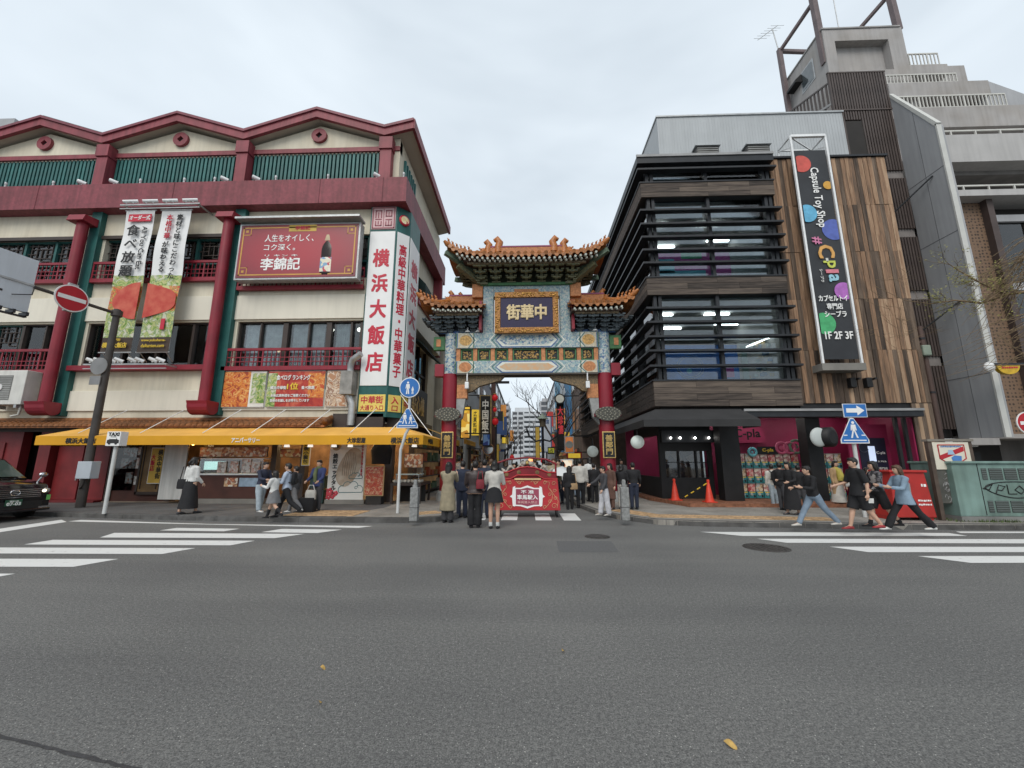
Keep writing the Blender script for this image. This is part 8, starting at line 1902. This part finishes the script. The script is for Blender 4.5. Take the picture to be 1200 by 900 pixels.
    MB().ball(headc + hr @ Vector((0, -.0515 * u, -.032 * u)), .013 * u, .005 * u, .0042 * u, 8, 5).obj('mouth', LIP, t, local=True)
    # hair
    h = MB(); hc = headc + hr @ Vector((0, .010 * u, .010 * u)); h.ball(hc, .052 * u, .058 * u, .066 * u, 16, 12, rot=hr)
    h.ball(headc + hr @ Vector((0, -.028 * u, .042 * u)), .044 * u, .034 * u, .026 * u, 14, 8, rot=hr)
    if hair in ('bob', 'long', 'pony'):
        for s in (-1, 1): h.tube([hc + hr @ Vector((s * .042 * u, -.012 * u, .02 * u)), hc + hr @ Vector((s * .05 * u, -.012 * u, -.04 * u)), hc + hr @ Vector((s * .047 * u, .0, -.085 * u))], [.018 * u, .018 * u, .012 * u], 8)
        e_ = {'bob': -.095, 'pony': -.08, 'long': -.21}[hair] * u
        h.loft([[hc + hr @ Vector((w_ * math.cos(2 * PI * k / 12), y_ + .03 * u * math.sin(2 * PI * k / 12), z_)) for k in range(12)] for w_, y_, z_ in ((.046 * u, .02 * u, .02 * u), (.054 * u, .028 * u, -.05 * u), (.05 * u, .038 * u, e_ * .7), (.03 * u, .04 * u, e_))])
        if hair == 'pony': h.tube([hc + hr @ Vector((0, .05 * u, .0)), hc + hr @ Vector((0, .085 * u, -.04 * u)), hc + hr @ Vector((0, .08 * u, -.13 * u))], [.018 * u, .022 * u, .008 * u], 8)
    if cap is None: remeshed(h, 'hair', hairm, t, .012 if not far else .02, 1)
    else:
        remeshed(h, 'hair', hairm, t, .014, 1); c_ = MB(); c_.lathe([(.056 * u, 0), (.055 * u, .03 * u), (.035 * u, .052 * u), (.004 * u, .058 * u)], headc + Vector((0, .005 * u, .028 * u)), 16, sy=1.1); c_.loft([ell(headc + Vector((0, -.075 * u, .03 * u)), .042 * u, .045 * u, 14), ell(headc + Vector((0, -.075 * u, .036 * u)), .042 * u, .045 * u, 14)]); c_.obj('cap', cap, t, local=True)
    # lower garment
    m = MB()
    if kind in ('trousers', 'shorts', 'wide'):
        m.loft([ell(sp(-.035), .094 * u, .07 * u), ell(sp(.0), .104 * u, .079 * u), ell(sp(.07), .094 * u, .072 * u), ell(sp(.10), .088 * u, .067 * u)])
        for i, s in enumerate((-1, 1)):
            h0, kn, an = legs[i]
            if kind == 'shorts': m.tube([h0 + Vector((0, 0, .02 * u)), h0.lerp(kn, .5), kn.lerp(h0, .02)], [.064 * u, .066 * u, .064 * u * flare], 12)
            else:
                w0 = 1.25 if kind == 'wide' else 1.0; m.tube([h0 + Vector((0, 0, .02 * u)), h0.lerp(kn, .5), kn, kn.lerp(an, .5), an + Vector((0, 0, -.008 * u))], [.064 * u, .055 * u * w0, .045 * u * w0, .042 * u * w0 * flare, .038 * u * w0 * flare], 12)
        remeshed(m, kind if kind != 'wide' else 'trousers', bottom, t, vc)
    elif kind in ('skirt', 'long_skirt'):
        ln = skl if kind == 'skirt' else .47; zlow = sp(-ln if kind == 'skirt' else -.42); n = 28; rings = []
        for q in range(7):
            v = q / 6; f_ = .09 - (ln + .09 if kind == 'skirt' else .51) * v; rad = .084 + (.062 if kind == 'skirt' else .075) * v ** .8; c = sp(f_); rings.append([(c.x + u * rad * math.cos(2 * PI * k / n) * (1 + .05 * v * math.sin(k * 7)), c.y + u * (rad * .82 + abs(stride) * .05 * v) * math.sin(2 * PI * k / n) * (1 + .05 * v * math.sin(k * 7)), c.z) for k in range(n)])
        m.loft(rings); m.obj('skirt', bottom, t, local=True)
    if sock:
        for i in (0, 1): h0, kn, an = legs[i]; MB().tube([an.lerp(kn, sock[1]), an.lerp(kn, .3 * sock[1]), an + Vector((0, -.01 * u, -.01 * u))], [.034 * u if sock[1] > .5 else .027 * u, .029 * u, .027 * u], 10).obj('sock', sock[0], t, local=True)
    # upper garment
    m = MB(); tor(1.12 if not coat else 1.18, .5 - hem - .0 if False else (-.02 if hem == .5 else hem), m)
    for sh, el, w_, d2, s in wr:
        if sleeve >= .9: m.tube([sh - Vector((s * .05 * u, 0, -.005 * u)), sh, sh.lerp(el, .5), el, el.lerp(w_, .5), w_ - d2 * .004 * u], [.042 * u, .041 * u, .037 * u, .033 * u, .03 * u, .026 * u], 12)
        else: m.tube([sh - Vector((s * .05 * u, 0, -.005 * u)), sh, sh.lerp(el, .5), sh.lerp(el, .95)], [.042 * u, .042 * u, .041 * u, .041 * u], 12)
    m.loft([ell(sp(.312), .052 * u, .046 * u), ell(sp(.335), .042 * u, .042 * u)])
    remeshed(m, 'coat' if coat else 'upper_garment', top, t, vc, 2)
    # shoes
    for i in (0, 1):
        an = legs[i][2]; sm = MB(); z0 = max(0.0, an.z - .045 * u)
        n = 10; sec = []
        for v, w_, hh in ((-.035, .018, .032), (-.02, .026, .042), (.02, .029, .05), (.055, .031, .034), (.09, .03, .024), (.112, .02, .018), (.118, .006, .01)):
            sec.append([(an.x + w_ * u * math.cos(2 * PI * k / n), an.y - v * u, z0 + max(.0, hh * u * .5 * (1 + math.sin(2 * PI * k / n)))) for k in range(n)])
        sm.loft(sec); sm.obj('shoe', shoe, t, local=True)
    return t, u, sp, wr, g0, R(heading)
def worn(t_, local_pt):      # a local point of a person in world space
    t, u, sp, wr, g0, rz = t_; return Vector(t.location) + Matrix.Rotation(rz, 3, 'Z') @ Vector(local_pt)
def backpack(pr, label, mat, front=False):
    t, u, sp, wr, g0, rz = pr; c = worn(pr, sp(.2) + Vector((0, .115 * u, 0))); b = T('backpack', label, 'backpack', c, 'bags people carry', rz)
    MB().loft([[(w_ * u * math.cos(2 * PI * k / 14), .042 * u * math.sin(2 * PI * k / 14) * (w_ / .085), z_ * u) for k in range(14)] for w_, z_ in ((.05, -.115), (.08, -.10), (.085, 0), (.078, .08), (.045, .115))]).obj('bag', mat, b, local=True)
    MB().box(-.055 * u, .055 * u, .036 * u, .056 * u, -.085 * u, -.01 * u).obj('pocket', mat, b, local=True, bevel=.01)
    for s in (-1, 1): MB().tube([(s * .055 * u, -.03 * u, .09 * u), (s * .062 * u, -.11 * u, .125 * u), (s * .066 * u, -.2 * u, .05 * u), (s * .07 * u, -.17 * u, -.06 * u), (s * .065 * u, -.03 * u, -.08 * u)], .011 * u, 6).obj('strap', mat, b, local=True)
def handbag(c, label, mat, w=.3, h=.24, d=.1, strap=.3, rz=0.0, cat='bag'):
    b = T('hand_bag', label, cat, c, 'bags people carry', rz)
    MB().loft([[(w / 2 * k_ * sx_, d / 2 * sy_, z_) for sx_, sy_ in ((-1, -.7), (-.85, -1), (.85, -1), (1, -.7), (1, .7), (.85, 1), (-.85, 1), (-1, .7))] for k_, z_ in ((.9, -h), (1, -h * .9), (1, -h * .3), (.85, 0))]).obj('bag', mat, b, local=True)
    MB().tube([(-w * .35, 0, 0), (-w * .2, 0, strap), (w * .2, 0, strap), (w * .35, 0, 0)], .012, 6).obj('handle', mat, b, local=True)
# --- left pavement
a = person(219, 602, 535, ZS, 165, 'woman in white blouse and long black skirt walking past the display counter', C_WHITE, C_BLACK, 'long_skirt', 'pony', stride=.22, arms=((.05, .7), (-.1, .2)), female=True, shoe=C_DGREY, hem=.04)
handbag(worn(a, (.16 * a[1], .03, a[1] * .6)), 'black shoulder bag of the woman in white blouse', C_BLACK, .34, .28, .12, .35)
a = person(303, 600, 541, ZS, 75, 'youth in black and white jacket and pale jeans at the display counter', CL('varsity', (.03, .035, .06)), C_LJEAN, 'wide', 'short', stride=.12, arms=((.5, 1.0), (.3, 1.2)), lean=.12, shoe=C_WHITE)
a = person(318, 608, 550, ZS, -100, 'girl in white top, grey pleated skirt and black knee socks', C_WHITE, C_GREY, 'skirt', 'bob', skl=.18, stride=.38, knees=(.1, .5), arms=((.5, 1.5), (.4, 1.4)), female=True, sock=(C_BLACK, .62), hem=.03)
a = person(333, 606, 541, ZS, -80, 'boy in pale blue hoodie with black backpack walking left', C_LBLUE, C_BLACK, 'trousers', 'short', stride=.42, knees=(.15, .5), arms=((.4, 1.5), (.3, 1.3)), shoe=C_BLACK)
backpack(a, 'black backpack on the boy in pale blue hoodie', C_BLACK)
a = person(343, 601, 545, ZS, -100, 'youth in dark top and grey striped track trousers behind the boy in hoodie', C_DGREY, C_GREY, 'trousers', 'short', stride=.35, knees=(.1, .4), shoe=C_WHITE)
a = person(370, 599, 539, ZS, -8, 'person in blue jacket and green scarf facing the street', C_BLUE, C_DGREY, 'trousers', 'short', arms=((.35, .75), (.35, .75)), out_=.05, hem=-.05)
t = T('green_scarf', 'mossy green scarf on the person in blue jacket', 'scarf', worn(a, a[2](.32)), None, R(-8)); MB().lathe([(.05 * a[1], -.03), (.062 * a[1], 0), (.05 * a[1], .04)], n=14).obj('wrap', C_GREEN, t, local=True); MB().tube([(-.02, -.11, -.02), (-.03, -.14, -.2), (-.01, -.13, -.42)], [.05, .06, .05], 8).obj('tail', C_GREEN, t, local=True)
handbag(worn(a, (0, -.2 * a[1], .42 * a[1])), 'cream cloth bag held by the person in blue jacket', C_CREAM, .3, .3, .12, .14)
handbag(Vector((a[4].x - .12, a[4].y - .32, ZS + .42)), 'black travel bag on the ground at the feet of the person in blue jacket', C_BLACK, .5, .42, .25, .1)
# --- group photographing the gate
a = person(524, 612.5, 541.5, 0, 175, 'woman in long khaki coat raising her phone beside the left gate column', C_KHAKI, C_DGREY, 'trousers', 'long', arms=((.7, 1.75), (.9, 1.7)), out_=.1, female=True, coat=True, hem=-.33, flare=1.25, shoe=C_BLACK, sock=(C_BLACK, .5))
t = T('mobile_phone', 'dark phone held up by the woman in khaki coat', 'phone', worn(a, a[3][1][2] + a[3][1][3] * .1), None, R(175)); MB().box(-.04, .04, -.006, .006, -.06, .1).obj('case', BLKP, t, local=True, bevel=.004); MB().box(-.034, .034, .006, .008, -.05, .09).obj('screen', M_emit('phone_screen', (.5, .6, .7), .6), t, local=True)
person(541, 607, 540, 0, 172, 'man in navy suit standing between the coat woman and the leather jacket', C_NAVY, C_NAVY, 'trousers', 'short', hem=-.06, out_=.08, stride=.06, headturn=.3)
a = person(556, 618.5, 540, 0, 185, 'person in brown black leather jacket and flared black trousers', C_LEATH, C_BLACK, 'trousers', 'short', arms=((.2, .9), (.25, 1.0)), flare=1.45, fat=1.05, hem=-.01)
handbag(worn(a, (-.08 * a[1], .1 * a[1], .72 * a[1])), 'burgundy bag on the back of the leather jacket', CL('burg_bag', (.2, .02, .03), .5), .2, .22, .1, .2)
person(567, 607.5, 538, 0, 178, 'man in navy suit and white collar behind the leather jacket', C_NAVY, C_NAVY, 'trousers', 'short', hem=-.06, out_=.08, stride=.08)
a = person(579, 619.5, 540, 0, 180, 'girl in white sweater and short black skirt with bare legs', C_CREAM, C_BLACK, 'skirt', 'bob', arms=((.3, 1.5), (.3, 1.5)), female=True, sock=(C_WHITE, .22), out_=.2, hem=.0, shoe=C_BLACK, fat=.9)
# --- right of the cart
a = person(668, 597, 546, 0, 178, 'woman in black with a tan shoulder bag walking into the lane', C_BLACK, C_BLACK, 'trousers', 'long', stride=.1, female=True)
handbag(worn(a, (-.1 * a[1], .05, .6 * a[1])), 'tan shoulder bag of the woman in black', C_TAN, .26, .2, .1, .3)
a = person(682, 590, 546, 0, 195, 'girl in white cardigan and blue jeans with a dark backpack', C_WHITE, C_JEAN, 'trousers', 'long', stride=.3, knees=(0, .4), female=True)
backpack(a, 'dark backpack on the girl in white cardigan', C_DGREY)
person(697, 589, 543, ZS, 170, 'tall man in black clothes on the right pavement', C_BLACK, C_BLACK, 'trousers', 'short', stride=.12, hem=-.1)
person(709, 604, 546, ZS, -78, 'person in dark grey jacket and white trousers stretching an arm', C_DGREY, CL('off_white', (.55, .55, .58)), 'wide', 'short', stride=.15, arms=((.75, .35), (.2, .3)), shoe=C_CREAM, flare=1.1)
person(717, 597, 543, ZS, -60, 'person in dark brown coat in front of the right gate column', C_BROWN, C_BROWN, 'trousers', 'bob', coat=True, hem=-.3, female=True)
person(730, 597, 544, ZS, 140, 'person in short black jacket and pale trousers behind the right bollard', C_BLACK, C_CREAM, 'trousers', 'bob', arms=((.3, 1.2), (.3, 1.1)), female=True, hem=.02)
a = person(744, 597, 542, ZS, 178, 'man in black jacket and navy trousers with his back turned', C_BLACK, C_NAVY, 'trousers', 'short', out_=.16, arms=((.1, .6), (.1, .6)), fat=1.1, hem=.03)
# --- at the toy shop and the right crossing
a = person(909, 594, 544, ZS, 175, 'person in grey hoodie and pale jeans with black backpack at the toy machines', C_CREAM, C_LJEAN, 'trousers', 'short', stride=.05)
backpack(a, 'black backpack on the person in grey hoodie', C_BLACK)
person(919, 598, 542, ZS, 110, 'man in black turning beside the toy machines', C_BLACK, C_DGREY, 'trousers', 'short', headturn=.4)
a = person(930, 603, 541, ZS, -70, 'woman in black top and long black skirt facing left', C_BLACK, C_BLACK, 'long_skirt', 'bob', stride=.15, arms=((.2, 1.4), (.2, 1.2)), female=True, hem=.03, sleeve=1, shoe=C_DGREY)
person(941, 598, 545, ZS, 150, 'person in black puffer jacket behind the man in jeans', C_BLACK, C_DGREY, 'trousers', 'short', fat=1.1, hem=-.03)
person(958, 617, 541, ZS, -92, 'man in black sweater and blue jeans striding left along the kerb', C_BLACK, C_JEAN, 'trousers', 'short', stride=.56, knees=(.06, .2), arms=((.35, 1.2), (.3, 1.4)), lean=.12, shoe=C_CREAM, hem=-.01, out_=.06)
a = person(985, 594, 540, ZS, 12, 'woman in open tan coat and pale dress with mustard scarf', C_TAN, C_CREAM, 'long_skirt', 'long', arms=((.05, .2), (.05, .2)), female=True, coat=True, hem=-.26, flare=1.2)
t = T('mustard_scarf', 'mustard scarf of the woman in tan coat', 'scarf', worn(a, a[2](.3)), None, R(12)); MB().lathe([(.05 * a[1], -.05), (.068 * a[1], -.01), (.05 * a[1], .05)], n=14).obj('wrap', C_YEL, t, local=True); MB().tube([(.0, -.1, -.03), (.0, -.15, -.2), (0, -.15, -.38)], [.08, .1, .09], 10).obj('tail', C_YEL, t, local=True)
a = person(1012, 621, 535, ZS, -95, 'man in black shirt and long black shorts with red shoes walking left', C_BLACK, C_BLACK, 'shorts', 'short', stride=.27, knees=(.02, .35), arms=((.2, 1.1), (-.2, .35)), shoe=C_RED, fat=1.1, sleeve=.5, hem=-.05, flare=1.15, out_=.2)
sh = MB().prism([(-.05, 0), (.05, 0), (.06, .1), (-.04, .1)], -.005, .005).xf(Matrix.Translation((.122 * a[1], .07 * a[1], .37 * a[1])) @ Matrix.Rotation(PI / 2, 4, 'Z')).obj('shorts_print', C_WHITE, a[0], local=True)
a = person(1035, 618, 539, ZS, -100, 'woman in dark plaid shirt and black shorts with bare legs walking left', M_print('plaid', [(.02, .02, .025), (.3, .28, .27), (.03, .03, .035), (.12, .11, .12), (.02, .02, .02)], 16), C_BLACK, 'shorts', 'long', HAIRK, stride=.3, knees=(.05, .3), arms=((.3, 1.0), (.2, .8)), female=True, shoe=C_BLACK, sock=(C_BLACK, .25), hem=.02, fat=.95)
handbag(worn(a, (-.16 * a[1], -.16 * a[1], .5 * a[1])), 'black mesh hand bag of the woman in plaid shirt', C_DGREY, .26, .3, .1, .2)
a = person(1066, 622, 540, ZS, -95, 'woman in loose denim shirt and black leggings with white sneakers striding left', C_DENIM, C_BLACK, 'trousers', 'long', HAIRB, stride=.55, knees=(.05, .15), arms=((.55, 1.25), (.5, 1.2)), lean=.05, female=True, shoe=C_WHITE, hem=-.09, flare=1.25, fat=.9, coat=True)
person(1022, 598, 548, ZS, 30, 'person in burgundy top standing behind the man in shorts', C_BURG, C_DGREY, 'trousers', 'bob', female=True)
person(1005, 596, 546, ZS, 170, 'person in white shirt inside the pink shop entrance', C_WHITE, C_BLACK, 'trousers', 'short')
# --- crowd in the lane, further back
rr = random.Random(40); cols_ = [(C_BLACK, 'black'), (C_DGREY, 'dark grey'), (C_NAVY, 'navy'), (C_GREY, 'grey'), (C_CREAM, 'cream'), (C_BROWN, 'brown'), (C_BURG, 'burgundy'), (C_KHAKI, 'khaki'), (C_WHITE, 'white')]
spots = [(-2.9, 17.6), (-2.3, 18.8), (-1.9, 17.2), (-1.3, 15.2), (-1.5, 19.5), (-.9, 18.2), (-.5, 16.6), (-.1, 19.8), (.35, 17.4), (.8, 19), (1.25, 16.3), (1.6, 18.5), (1.0, 15.4), (2.1, 17.9), (2.6, 19.6), (-.2, 23), (.6, 24.5), (-1.2, 25), (1.4, 26), (-2.0, 27), (2.2, 28), (.1, 30), (-.8, 33), (.9, 35), (2.9, 22), (-2.8, 22.5), (1.9, 14.9), (3.5, 18.2), (2.4, 15.8), (3.9, 17.2)]
spots.sort(key=lambda q: q[0] / q[1])
for i, (x, y) in enumerate(spots):
    cm, cn = cols_[rr.choice((0, 0, 0, 1, 1, 2, 3, 4, 5, 6, 7, 8))]; fem = rr.random() < .5; aw_ = rr.random() < .6
    person(0, 0, 0, ZS if abs(x) > 1.9 else 0, 180 + rr.uniform(-25, 25) if aw_ else rr.uniform(-30, 30), 'person in %s top in the lane crowd behind the gate, %s from the left' % (cn, ORD[i]), cm, rr.choice((C_BLACK, C_DGREY, C_NAVY, C_JEAN)), 'trousers', rr.choice(('bob', 'long')) if fem else 'short', rr.choice((HAIRK, HAIRK, HAIRB)), stride=rr.uniform(0, .3), far=True, female=fem, at_=(x, y), hgt=rr.uniform(1.55, 1.62) if fem else rr.uniform(1.63, 1.76), grp='crowd in the lane')
# umbrellas over the crowd
def umbrella(px, py, Y, r_, mat, label):
    c = P(px, py, Y); t = T('umbrella', label, 'umbrella', (c.x, Y, c.z - .9), 'umbrellas in the lane'); n = 8; rings = []
    for q in range(6): v = q / 5; rings.append([(c.x + r_ * v * math.cos(2 * PI * k / 24) * (1 if k % 3 == 0 else .97), Y + r_ * v * math.sin(2 * PI * k / 24), c.z - .32 * v * v * r_ / .55 - (0 if k % 3 == 0 else -.02 * v)) for k in range(24)])
    rings[0] = [(c.x + .004 * math.cos(k), Y + .004 * math.sin(k), c.z) for k in range(24)]
    MB().loft(rings, cap=False).obj('canopy', mat, t); MB().tube([(c.x, Y, c.z + .05), (c.x, Y, c.z - .8)], .01, 6).obj('shaft', STEEL, t); MB().tube([(c.x, Y, c.z - .8), (c.x, Y, c.z - .9), (c.x + .05, Y, c.z - .9)], .014, 6).obj('handle', BLKP, t)
umbrella(657, 547, 15.4, .55, M('umbrella_clear', (.6, .62, .62), .3, .05), 'pale translucent looking umbrella right of the cart'); umbrella(690, 545, 16.5, .6, C_BLACK, 'black umbrella in front of the right gate column')
bpy.data.scenes.remove(LSC)
